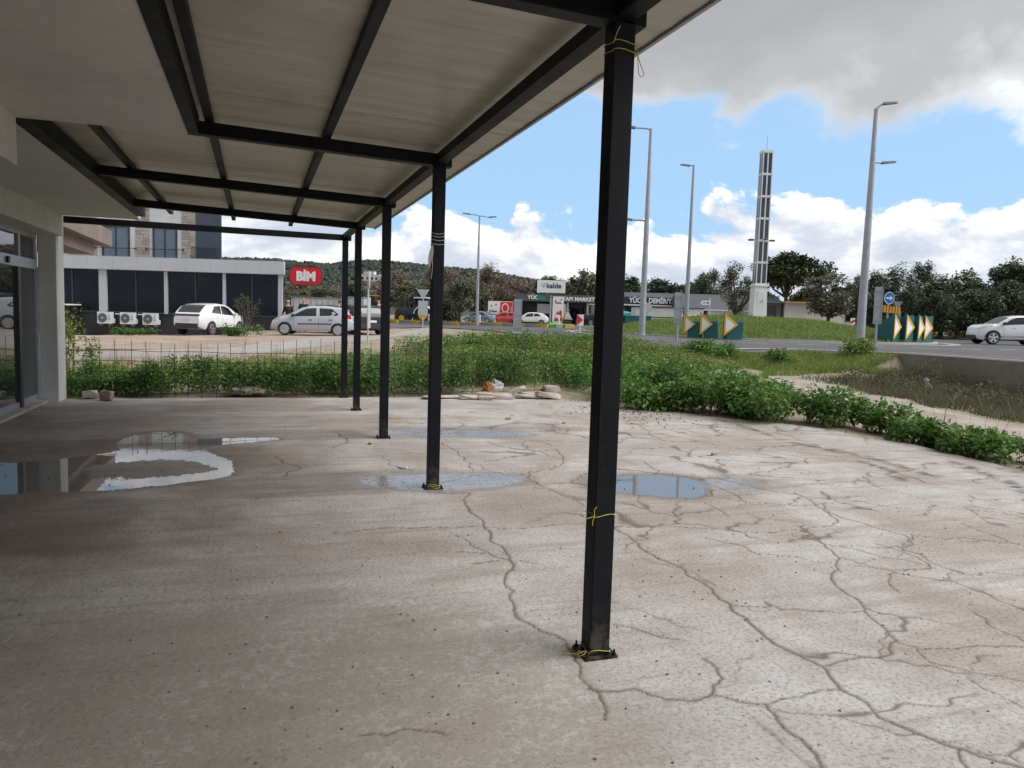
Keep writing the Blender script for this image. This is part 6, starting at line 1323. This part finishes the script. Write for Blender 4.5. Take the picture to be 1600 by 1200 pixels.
def scatter(xa, xb, ya, yb, n, rng, ok=None):
    X = rng.uniform(xa, xb, n); Y = rng.uniform(ya, yb, n)
    if ok is not None: m = ok(X, Y); X, Y = X[m], Y[m]
    return X, Y
def vnoise(X, Y, s=.7, o=0): return np.sin(X*s*2.1+o+1.3*np.sin(Y*s*1.7))*np.sin(Y*s*2.4+1.1*np.sin(X*s*1.5+o))
rg = np.random.default_rng(11)
def herb_mass(name, X, Y, hts, per, rad, leaf, mat, label, seed):
    r_ = np.random.default_rng(seed); C = np.stack([X, Y, H_terr(X, Y)-.02, hts], 1); P, out = herb_points(C, r_, per, rad); V, F = leaf_quads(P, leaf, r_, .6, .15, .25, out)
    # stems
    o = np_mesh(name, V, F, mat, kind='stuff'); o['label'] = label; return o
# belt of nettles right behind the mesh fence
X, Y = scatter(-3.1, 5.6, 14.32, 16.0, 330, rg, lambda x, y: (y < 15.6+.4*np.sin(x*1.3)) & ~((x > 3.9) & (x < 5.8) & (y < 14.9)))
hh = .46+.20*vnoise(X, Y, .6, 1)+rg.uniform(-.08, .16, len(X))+.18*np.clip((X-.5)/3, 0, 1)*(X < 3.4)
herb_mass('nettle_belt', X, Y, np.clip(hh+.07, .25, 1), 95, .25, .066, 'leaf_nettle', 'dense dark green nettles behind the wire mesh fence', 21)
# greener bank rising to the road
X, Y = scatter(3.2, 11.5, 15.2, 23.5, 1150, rg, lambda x, y: (y > 15.0+.25*np.abs(x-4)) & (y-15 < 1.6*(x-1.6)) & (sdf(road_poly, x, y) < -.35))
hh = .30+.14*vnoise(X, Y, .5, 2)+rg.uniform(-.06, .14, len(X))
herb_mass('weedy_bank', X, Y, np.clip(hh+.03, .12, .7), 52, .30, .064, 'leaf_bank', 'yellowish green weeds covering the bank up to the road', 22)
X, Y = scatter(3.4, 11, 15.0, 22.5, 300, rg, lambda x, y: (y > 14.9+.25*np.abs(x-4)) & (vnoise(x, y, .8, 11) > .05) & (sdf(road_poly, x, y) < -.4))
herb_mass('dry_bank_weeds', X, Y, .30+rg.uniform(-.05, .22, len(X)), 34, .28, .055, 'grass_dry', 'patches of dry brownish weeds on the bank', 26)
X, Y = scatter(4.0, 10.4, 20.0, 24.5, 150, rg, lambda x, y: (sdf(road_poly, x, y) < -.3) & (y-20 > (5.2-x)*.9))
herb_mass('crest_weeds', X, Y, .42+rg.uniform(-.1, .2, len(X)), 60, .3, .07, 'leaf_nettle', 'dark green weeds along the crest of the bank', 23)
X, Y = scatter(-3.2, 4.2, 15.5, 22.5, 520, rg, lambda x, y: y < 22.2+.3*x)
herb_mass('yard_weeds', X, Y, .16+.08*vnoise(X, Y, .8, 3)+rg.uniform(0, .16, len(X)), 30, .26, .055, 'leaf_bank', 'low green and yellow weeds between the fence and the pavement', 24)
def stalks(name, X, Y, h, label, seed, mat='grass_dry', w=.006): return grass(name, X, Y, H_terr(X, Y), h, w, mat, label, seed, .22)
# weeds over the old slab edge behind the near shrubs
X, Y = scatter(6.2, 10.2, 12.2, 17.0, 260, rg, lambda x, y: (y > 12.6+.0*x) & (x < 10.3-.25*(y-12)) & (y > 21-1.25*x))
herb_mass('slope_weeds', X, Y, .38+.14*vnoise(X, Y, .7, 4)+rg.uniform(-.05, .2, len(X)), 55, .30, .075, 'leaf_shrub', 'green weeds behind the shrubs right of the nearest post', 25)

def shrub(name, label, x, yv, rx, ry, h, n, leaf, mat, seed, group=None, z=None, stems=9, lumpy=.35, up=.1):
    o = thing(name, label, 'shrub', (x, yv, H(x, yv)-.03 if z is None else z), 0, group); r_ = np.random.default_rng(seed)
    k = 14; c = np.stack([r_.uniform(-.75, .75, k)*rx, r_.uniform(-.75, .75, k)*ry, r_.uniform(.30, .82, k)*h], 1); rad = r_.uniform(.22, .42, k)
    i = r_.integers(0, k, n); u = unit(r_.normal(0, 1, (n, 3)))*(r_.uniform(.2, 1, n)**.45)[:, None]
    P = c[i]+u*rad[i][:, None]*np.array([rx, ry, h*.62])*1.15; P[:, 2] = np.clip(P[:, 2], .03, None)
    s_ = r_.uniform(size=n) < .18; P[s_] = P[s_]*np.array([1, 1, .5])
    P[:, 2] += np.where(i < 3, .22*h, 0)*r_.uniform(.2, 1, n)
    sel = r_.uniform(size=n)+.25*np.sin(i*2.3)
    for nm_, mt_, m_, ls in (('foliage', mat, sel < .72, 1), ('pale_foliage', 'leaf_bank', (sel >= .72) & (sel < 1.08), .8), ('dead_leaves', 'grass_dry', sel >= 1.08, .75)):
        if m_.sum() > 3: V, F = leaf_quads(P[m_], leaf*ls, r_, .62, up, .22, u[m_]*.6); np_mesh(nm_, V, F, mt_, o)
    b = MB()
    for q in range(stems):
        e = c[q % k]; b.tube([(e[0]*.3, e[1]*.3, 0), (e[0]*.7, e[1]*.7, e[2]*.6), (e[0], e[1], e[2])], [.012, .008, .004], 5)
    b.build('stems', 'stem_green', o); return o
pm('stem_green', (.07, .08, .03), .8, .2, 8)
SH = [('broad nettle shrub just right of the nearest post', 6.75, 12.1, .75, .8, .72, 2600), ('tall nettle shrub at the back of the mass beside the slab', 7.5, 12.9, .95, .8, .84, 2800), ('leafy shrub in the middle of the mass overhanging the slab edge', 7.35, 11.35, .75, .75, .72, 2800), ('large leafy shrub at the front bend of the slab edge', 8.1, 10.65, .85, .8, .74, 3400), ('tall dark shrub right of the large one, before the pale path', 8.75, 10.0, .5, .5, .62, 1800),
      ('ragged shrub with some brown leaves along the slab edge', 8.95, 9.15, .45, .5, .46, 1300), ('medium shrub on the slab edge, third from the right', 8.75, 8.2, .42, .46, .38, 1500), ('low spreading shrub on the slab edge, second from the right', 8.65, 7.2, .48, .6, .34, 1900), ('small clump at the right edge of the photo on the slab edge', 8.60, 6.15, .3, .35, .24, 700)]
for i, (lab, x, yv, rx, ry, h, n) in enumerate(SH): shrub('nettle_shrub', lab, x, yv, rx, ry, h, n, .085, 'leaf_shrub', 40+i, 'shrubs along the slab edge')
shrub('grass_clump', 'round green clump on the verge beside the narrow grey sign', 13.0, 20.0, .75, .5, .48, 1300, .09, 'leaf_shrub', 60, 'clumps on the verge'); shrub('grass_clump', 'small green clump on the verge in front of the island', 14.9, 19.6, .45, .4, .40, 700, .09, 'leaf_shrub', 61, 'clumps on the verge')
shrub('grass_clump', 'green tuft at the foot of the narrow sign above the retaining wall', 18.0, 19.6, .6, .4, .5, 900, .10, 'grass_green', 62, 'clumps on the verge', up=.8)
shrub('ground_bush', 'low green bush at the foot of the dry plant near the white crossover', -.75, 37.6, .95, .6, .55, 1100, .11, 'leaf_shrub', 63); shrub('ground_bush', 'low green weeds under the air conditioners', -6.4, 47.6, 1.2, .4, .5, 900, .11, 'leaf_shrub', 64)
shrub('column_bush', 'pale leafy bush growing up behind the white column', -3.55, 17.6, .5, .5, 1.35, 1400, .07, 'leaf_bank', 65)
dp = thing('dry_plant', 'tall dry plant with brown seed heads in front of the parked white crossover', 'plant', (-.55, 38.1, H(-.55, 38.1))); b = MB(); tips = []
for q in range(9):
    a = q*.8; L = random.uniform(1.0, 1.9); e = Vector((math.cos(a)*.5*random.uniform(.4, 1.1), math.sin(a)*.3, L)); m_ = e*.55+Vector((.08, 0, 0)); b.tube([(0, 0, 0), m_, e], [.022, .015, .008], 5); tips.append(e)
    for w in range(3): t_ = m_.lerp(e, .3+.25*w); f_ = t_+Vector((random.uniform(-.25, .25), random.uniform(-.2, .2), random.uniform(.1, .3))); b.tube([t_, f_], [.010, .005], 4); tips.append(f_)
b.build('stems', 'bark_grey', dp); P = np.concatenate([np.array(t_)[None]+rg.normal(0, .05, (14, 3)) for t_ in tips]); V, F = leaf_quads(P, .075, rg, .7, .2); np_mesh('seed_heads', V, F, 'grass_dry', dp, kind='stuff')

# ------------------------------------------------------------ grass
def grass(name, X, Y, Z, h, w, mat, label, seed, lean=.5):
    r_ = np.random.default_rng(seed); n = len(X); a = r_.uniform(0, 6.2832, n); L = h*r_.uniform(.5, 1.3, n); le = r_.normal(0, lean, (n, 2))*L[:, None]
    B = np.stack([X, Y, Z], 1); s = np.stack([np.cos(a), np.sin(a), np.zeros(n)], 1)*w
    V = np.stack([B-s, B+s, B+np.stack([le[:, 0], le[:, 1], L], 1)], 1).reshape(-1, 3); o = np_mesh(name, V, np.arange(3*n).reshape(n, 3), mat, kind='stuff'); o['label'] = label; return o
n = 52000; r = 9.25*np.sqrt(rg.uniform(0, 1, n)); a = rg.uniform(0, 6.2832, n); keep = np.sin(a)*r < 5; r, a = r[keep], a[keep]; X = IC[0]+r*np.cos(a); Y = IC[1]+r*np.sin(a); Z = .84+1.02*np.maximum(0, 1-(r/9.2)**2)**1.15
grass('island_grass', X, Y, Z, .16*(1+.4*vnoise(X, Y, .5)), .022, 'grass_green', 'green grass on the roundabout mound', 31)
X, Y = scatter(10.3, 18.4, 17.3, 21.2, 26000, rg, lambda x, y: (sdf(road_poly, x, y) < -.1) & (y > 17.6+.6*np.sin(x*.9)) & (vnoise(x, y, .9, 5) > -.75+.7*(18.9-y)))
grass('verge_grass', X, Y, H_terr(X, Y), .17*(1+.4*vnoise(X, Y, .6)), .013, 'grass_green', 'grass on the verge beside the near road edge', 32)
X, Y = scatter(12.5, 18.4, -2, 17.6, 30000, rg, lambda x, y: (x > 12.9+.0*y+.9*np.clip((y-9)/8, -1, 1)*1.6+.5*vnoise(x, y, .8, 6)))
grass('ditch_grass', X, Y, H_terr(X, Y), .22*(1+.4*vnoise(X, Y, .6)), .011, 'grass_dry', 'dry grass in the ditch below the retaining wall', 33)
X, Y = scatter(13.8, 18.3, 2, 17.4, 420, rg, lambda x, y: (x > 14.6+.7*vnoise(x, y, .7, 7)+.5*np.clip((y-9)/8, -1, 1)))
herb_mass('ditch_scrub', X, Y, .30+.14*vnoise(X, Y, .6, 8)+rg.uniform(-.1, .22, len(X)), 46, .32, .06, 'leaf_scrub', 'olive brown scrub in the ditch below the retaining wall', 34)
X, Y = scatter(17.2, 18.35, 2, 18.2, 5200, rg); grass('wall_stems', X, Y, H_terr(X, Y), .42*(.8+.4*vnoise(X, Y, .9)), .006, 'grass_dry', 'tall dry stems in front of the retaining wall', 35, .18)
X, Y = scatter(-14, 11.5, 15, 30, 26000, rg, lambda x, y: (y < 22.0+np.clip(x, -2, 9)*.75+.4*np.sin(x)) & (sdf(road_poly, x, y) < -.2))
grass('yard_grass', X, Y, H_terr(X, Y), .20*(1+.5*vnoise(X, Y, .6)), .011, 'grass_green', 'long grass between the fence and the pavement', 36)
X, Y = scatter(-3, 10.5, 14.4, 22, 900, rg, lambda x, y: sdf(road_poly, x, y) < -.3); stalks('weed_stalks', X, Y, .62+.2*vnoise(X, Y, .5, 9), 'pale flowering stalks standing above the weeds', 39)
X, Y = scatter(6.3, 9.3, 6.5, 13.5, 420, rg, lambda x, y: x > np.interp(y, [p[0] for p in XR], [p[1] for p in XR])+.15); stalks('shrub_stalks', X, Y, .7+.25*vnoise(X, Y, .9, 9), 'dry stalks among the shrubs on the slab edge', 40)
# verge beyond the painted kerb
t = rg.uniform(0, 1, 15000); seg = rg.integers(0, 3, 15000); KA = np.array(KL[:4]); A = KA[seg]; B_ = KA[seg+1]; nrm = unit(np.stack([(B_-A)[:, 1]*-1, (B_-A)[:, 0], 0*t], 1))[:, :2]; side_ = np.where(nrm[:, 1:2] > 0, 1, -1)
Q = A+(B_-A)*t[:, None]+nrm*side_*rg.uniform(.15, 3.2, 15000)[:, None]
grass('far_verge_grass', Q[:, 0], Q[:, 1], H_terr(Q[:, 0], Q[:, 1]), np.full(15000, .34), .03, 'grass_green', 'grass strip behind the painted kerb stones', 37)
X, Y = scatter(38, 56, 34, 44, 700, rg, lambda x, y: sdf(road_poly, x, y) < -.3)
herb_mass('roadside_weeds', X, Y, .45+rg.uniform(-.1, .35, len(X)), 24, .45, .16, 'leaf_bank', 'low green weeds along the foot of the right-hand trees', 38)

# ------------------------------------------------------------ trees
def tree_parts(kind, seed):
    r_ = np.random.default_rng(seed); rr = random.Random(seed); b = MB(); mats = dict(olive='leaf_olive', pine='leaf_pine', maquis='leaf_maquis', bare='twig_brown')
    # unit tree: height 1, crown half-width 1 in x,y (scaled later); trunk to zc0
    zc0 = dict(olive=.30, pine=.42, maquis=.06, bare=.18)[kind]; K = dict(olive=34, pine=40, maquis=46, bare=34)[kind]; N = dict(olive=5200, pine=8200, maquis=7200, bare=5200)[kind]
    c = []
    while len(c) < K:
        p = r_.uniform(-1, 1, 3)
        if np.linalg.norm(p) > 1 or np.linalg.norm(p) < .35: continue
        if kind == 'pine' and p[2] < -.55: continue
        c.append(p)
    c = np.array(c); cz = zc0+(c[:, 2]*.5+.5)*(.93-zc0) if kind != 'pine' else zc0+.08+(c[:, 2]*.5+.5)*(.86-zc0)
    wid = 1-.25*np.abs(c[:, 2]) if kind != 'maquis' else 1-.35*np.clip(c[:, 2], 0, 1)
    Cc = np.stack([c[:, 0]*wid*.85, c[:, 1]*wid*.85, cz], 1); rad = r_.uniform(.16, .34, K)*(1.15 if kind in ('maquis', 'pine') else .95)
    i = r_.integers(0, K, N); u = unit(r_.normal(0, 1, (N, 3)))*(r_.uniform(0, 1, N)**.5)[:, None]
    P = Cc[i]+u*rad[i][:, None]*np.array([1, 1, .42 if kind != 'pine' else .30]); P[:, 2] = np.clip(P[:, 2], .04, 1.0)
    return P, Cc, zc0, mats[kind]
def tree(kind, x, yv, ztop, hw, label, seed, bark='bark', group=None, z0=None):
    z0 = H(x, yv)-.05 if z0 is None else z0; h = ztop-z0; o = thing(dict(olive='olive_tree', pine='pine_tree', maquis='evergreen_tree', bare='bare_tree')[kind], label, 'tree', (x, yv, z0), 0, group)
    P, Cc, zc0, mat = tree_parts(kind, seed); s = np.array([hw, hw, h]); r_ = np.random.default_rng(seed+500)
    D = math.hypot(x, yv); leaf = dict(olive=.0030, pine=.0032, maquis=.0034, bare=.0042)[kind]*D*max(.75, min(1.5, hw/2.2))
    V, F = leaf_quads(P*s, leaf, r_, .55 if kind != 'bare' else .14, .1, .15); np_mesh('crown', V, F, mat, o)
    b = MB(); rr = random.Random(seed); r0 = .05*h*(.8 if kind != 'olive' else .9); fork = Vector((rr.uniform(-.12, .12)*hw, 0, zc0*h*.9+.1*h*(kind == 'maquis')))
    b.tube([(0, 0, -.1), (fork.x*.4+rr.uniform(-.05, .05)*hw, 0, fork.z*.5), fork], [r0, r0*.75, r0*.6], 8)
    for q in range(9):
        e = Vector(Cc[q]*s); m_ = fork.lerp(e, .5)+Vector((rr.uniform(-.1, .1)*hw, rr.uniform(-.1, .1)*hw, -.04*h)); b.tube([fork, m_, e], [r0*.5, r0*.3, r0*.1], 6)
    b.build('trunk', bark, o); return o
TR = [('pine', 49.9, 63.8, 7.8, 4.1, 'big dark umbrella pine behind the solar tower'), ('olive', 33.2, 48.2, 5.5, 1.9, 'thin olive tree with leaning trunk left of the solar tower'), ('olive', 42.2, 49.4, 5.3, 2.6, 'wide grey green olive tree right of the solar tower'), ('olive', 47.3, 51.9, 5.5, 1.2, 'small slender tree right of the wide olive'), ('olive', 43.4, 68.0, 6.4, 1.9, 'olive crown above the white shed left of the tower'),
 ('maquis', 48.7, 49.3, 6.1, 1.5, 'tall narrow evergreen above the blue arrow sign'), ('maquis', 54.0, 51.8, 6.2, 1.5, 'second narrow evergreen just right of the one above the blue sign'), ('maquis', 50.1, 53.1, 5.2, 1.5, 'evergreen right behind the tallest street light'), ('maquis', 49.0, 45.0, 4.6, 2.1, 'rounded evergreen right of the chevron row'), ('maquis', 52.8, 45.9, 5.0, 2.3, 'broad dark evergreen in the middle of the right-hand wood'), ('maquis', 58.6, 48.2, 6.1, 2.6, 'tall evergreen rising left of the white moving crossover'), ('maquis', 59.0, 45.9, 6.4, 2.4, 'tall evergreen directly behind the white moving crossover'), ('maquis', 57.2, 42.3, 6.4, 2.6, 'tall evergreen at the right edge of the photo'),
 ('maquis', 48.6, 41.6, 3.9, 1.9, 'low dark evergreen in front of the wood, left of the crossover'), ('maquis', 51.4, 41.4, 4.2, 2.0, 'low dark evergreen behind the bonnet of the crossover'), ('maquis', 46.4, 42.6, 3.5, 1.5, 'small dark evergreen beyond the last planter'), ('maquis', 45.6, 44.6, 3.9, 1.5, 'dark evergreen bush behind the chevron row'), ('maquis', 43.3, 45.2, 3.3, 1.1, 'dark bush behind the striped board'),
 ('olive', 16.8, 64.8, 4.6, 1.95, 'dense olive tree right of the second post'), ('olive', 17.2, 87.4, 5.1, 2.9, 'round olive tree above the tractor'), ('olive', 5.5, 68.0, 3.5, 1.9, 'pale olive tree below the red shop sign'), ('olive', 3.9, 72.8, 3.1, 1.6, 'olive tree at the corner of the supermarket'), ('olive', 40.2, 105.1, 7.0, 2.8, 'olive tree left of the kalde billboard'), ('olive', 44.6, 103.6, 8.0, 2.8, 'tall olive tree right of the kalde billboard'), ('olive', 49.0, 107.3, 8.1, 2.9, 'tall tree beside the top of the hardware store, left of the nearest post'),
 ('maquis', 51.7, 101.3, 7.5, 2.8, 'evergreen just right of the nearest post above the iron store'), ('maquis', 58.2, 105.4, 7.5, 2.6, 'evergreen behind the left end of the iron store letters'), ('maquis', 61.5, 104.3, 7.4, 2.9, 'evergreen behind the middle of the iron store letters'), ('olive', 54.5, 87.6, 6.8, 2.5, 'olive tree behind the right end of the iron store'), ('maquis', 46.4, 111.5, 6.2, 3.0, 'low evergreen far behind the hardware store'),
 ('bare', 26.0, 150.1, 9.1, 5.0, 'brown leafless tree right of the third post'), ('bare', 34.3, 147.3, 9.9, 5.6, 'brown leafless tree behind the second post'), ('bare', 44.0, 149.3, 10.9, 5.2, 'brown leafless tree behind the distant double armed street light'), ('bare', 47.4, 142.9, 8.8, 4.4, 'brown leafless tree left of the olive near the billboard'), ('bare', 18.8, 141.9, 7.0, 4.1, 'brown leafless tree between the fourth and third posts'), ('bare', 52.1, 141.4, 7.9, 3.7, 'brown leafless tree far behind the billboard'),
 ('olive', 13.9, 111.8, 5.3, 2.7, 'grey olive tree behind the edge on sign'), ('olive', 16.6, 105.6, 4.7, 2.6, 'grey olive tree behind the digger'), ('maquis', 61.6, 85.3, 6.0, 2.9, 'evergreen behind the base of the solar tower'), ('maquis', 67.9, 83.2, 6.0, 2.9, 'evergreen behind the white house roof'), ('maquis', 69.0, 77.5, 6.1, 2.4, 'evergreen behind the right end of the white house'), ('bare', 69.6, 124.9, 7.5, 4.7, 'brown leafless tree far behind the iron store'), ('bare', 14.4, 143.4, 5.5, 3.5, 'brown leafless tree right of the red shop sign'), ('maquis', 21.3, 88.1, 3.1, 1.6, 'dark bush under the olive beside the second post'), ('olive', 27.0, 95.5, 4.8, 2.0, 'olive tree behind the pale blue saloon'),
 ('maquis', 62.5, 40.5, 6.8, 2.8, 'evergreen beyond the right edge of the wood'), ('maquis', 55.5, 38.0, 4.6, 2.2, 'low evergreen behind the rear of the crossover'), ('bare', 58.0, 150.0, 9.0, 5.5, 'brown leafless tree far behind the hardware store sign'), ('bare', 8.0, 150.0, 6.5, 5.0, 'brown leafless tree far behind the container')]
for i, (k, x, yv, zt, hw, lab) in enumerate(TR): kk = 1.24 if (k == 'maquis' and x > 42 and yv < 56) else 1.1; tree(k, x, yv, zt*kk, hw*(1.1 if kk > 1.2 else 1.03), lab, 200+i, 'bark' if k != 'bare' else 'bark_grey', 'trees round the roundabout')

# ------------------------------------------------------------ wooded hill with a white house
RX = np.array([-600, -250, -50, 71, 114, 160, 213, 291, 340, 380, 480, 700]); RY = np.array([1000, 1000, 960, 934, 920, 905, 886, 859, 840, 820, 780, 700]); RZ = np.array([42, 46, 51, 50, 54, 51, 46, 37, 27, 19, 5, 1.])
def hill_h(X, Y):
    yr = np.interp(X, RX, RY); t = np.clip((Y-yr+600)/600, 0, 1); back = np.clip(1-(Y-yr)/400, 0, 1); s = t*t*(3-2*t)
    return np.interp(X, RX, RZ)*s*np.where(Y > yr, back, 1)+3.0*vnoise(X, Y, .012, 2)*s+.5
hx = np.linspace(-600, 700, 110); hy = np.linspace(290, 1300, 90); HX, HY = np.meshgrid(hx, hy)
pm('hill_soil', (.035, .042, .03), .95, .3, .02, coord='Object')
tag(np_mesh('hill', np.stack([HX.ravel(), HY.ravel(), hill_h(HX, HY).ravel()], 1), grid_faces(110, 90), 'hill_soil', smooth=True), kind='structure')
bm = bmesh.new(); bmesh.ops.create_icosphere(bm, subdivisions=2, radius=1); bm.verts.ensure_lookup_table(); IV = np.array([v.co[:] for v in bm.verts]); IF = np.array([[v.index for v in f.verts] for f in bm.faces]); bm.free()
n = 8200; X = rg.uniform(-70, 420, n); yr = np.interp(X, RX, RY); Y = yr-430*rg.uniform(-.05, 1, n)**.85; m = (vnoise(X, Y, .02, 1) > -.55) | (Y-yr > -200); m &= ~((np.abs(X-86) < 16) & (np.abs(Y-606) < 26)); X, Y = X[m], Y[m]; n = len(X)
sc = rg.uniform(1.7, 3.4, n); Zc = hill_h(X, Y)+sc*.55
V = (IV[None]*(1+.30*rg.normal(0, 1, (n, len(IV), 1)).clip(-1, 1))*sc[:, None, None]*np.array([1, 1, .85])+np.stack([X, Y, Zc], 1)[:, None, :]).reshape(-1, 3); F = (IF[None]+(np.arange(n)*len(IV))[:, None, None]).reshape(-1, 3)
fw_ = np_mesh('hill_forest', V, F, 'leaf_hill', kind='stuff'); fw_['label'] = 'dark pine forest covering the distant hill'
hh = facade('hill_house', 'white house on the slope of the wooded hill', 'building', (77, 612, float(hill_h(np.array([77.]), np.array([612.]))[0])+1), CR_)
MB().box((0, 0, -2), (15, 9, 5.5)).build('wall', 'white_wall', hh); MB().box((3, -.4, 5.5), (11, 9, 8.2)).build('upper_wall', 'white_wall', hh); MB().box((2.6, -.8, 8.2), (11.4, 9.4, 8.7)).build('roof', 'concrete_pink', hh)
for x in (1.2, 5, 8.6, 12): MB().box((x, -.12, 1.4), (x+1.6, 0, 3.6)).build('window', 'window_glass', hh)
MB().box((-14, -5, -3.5), (22, -3.5, .2)).build('terrace_wall', 'concrete_pink', hh)
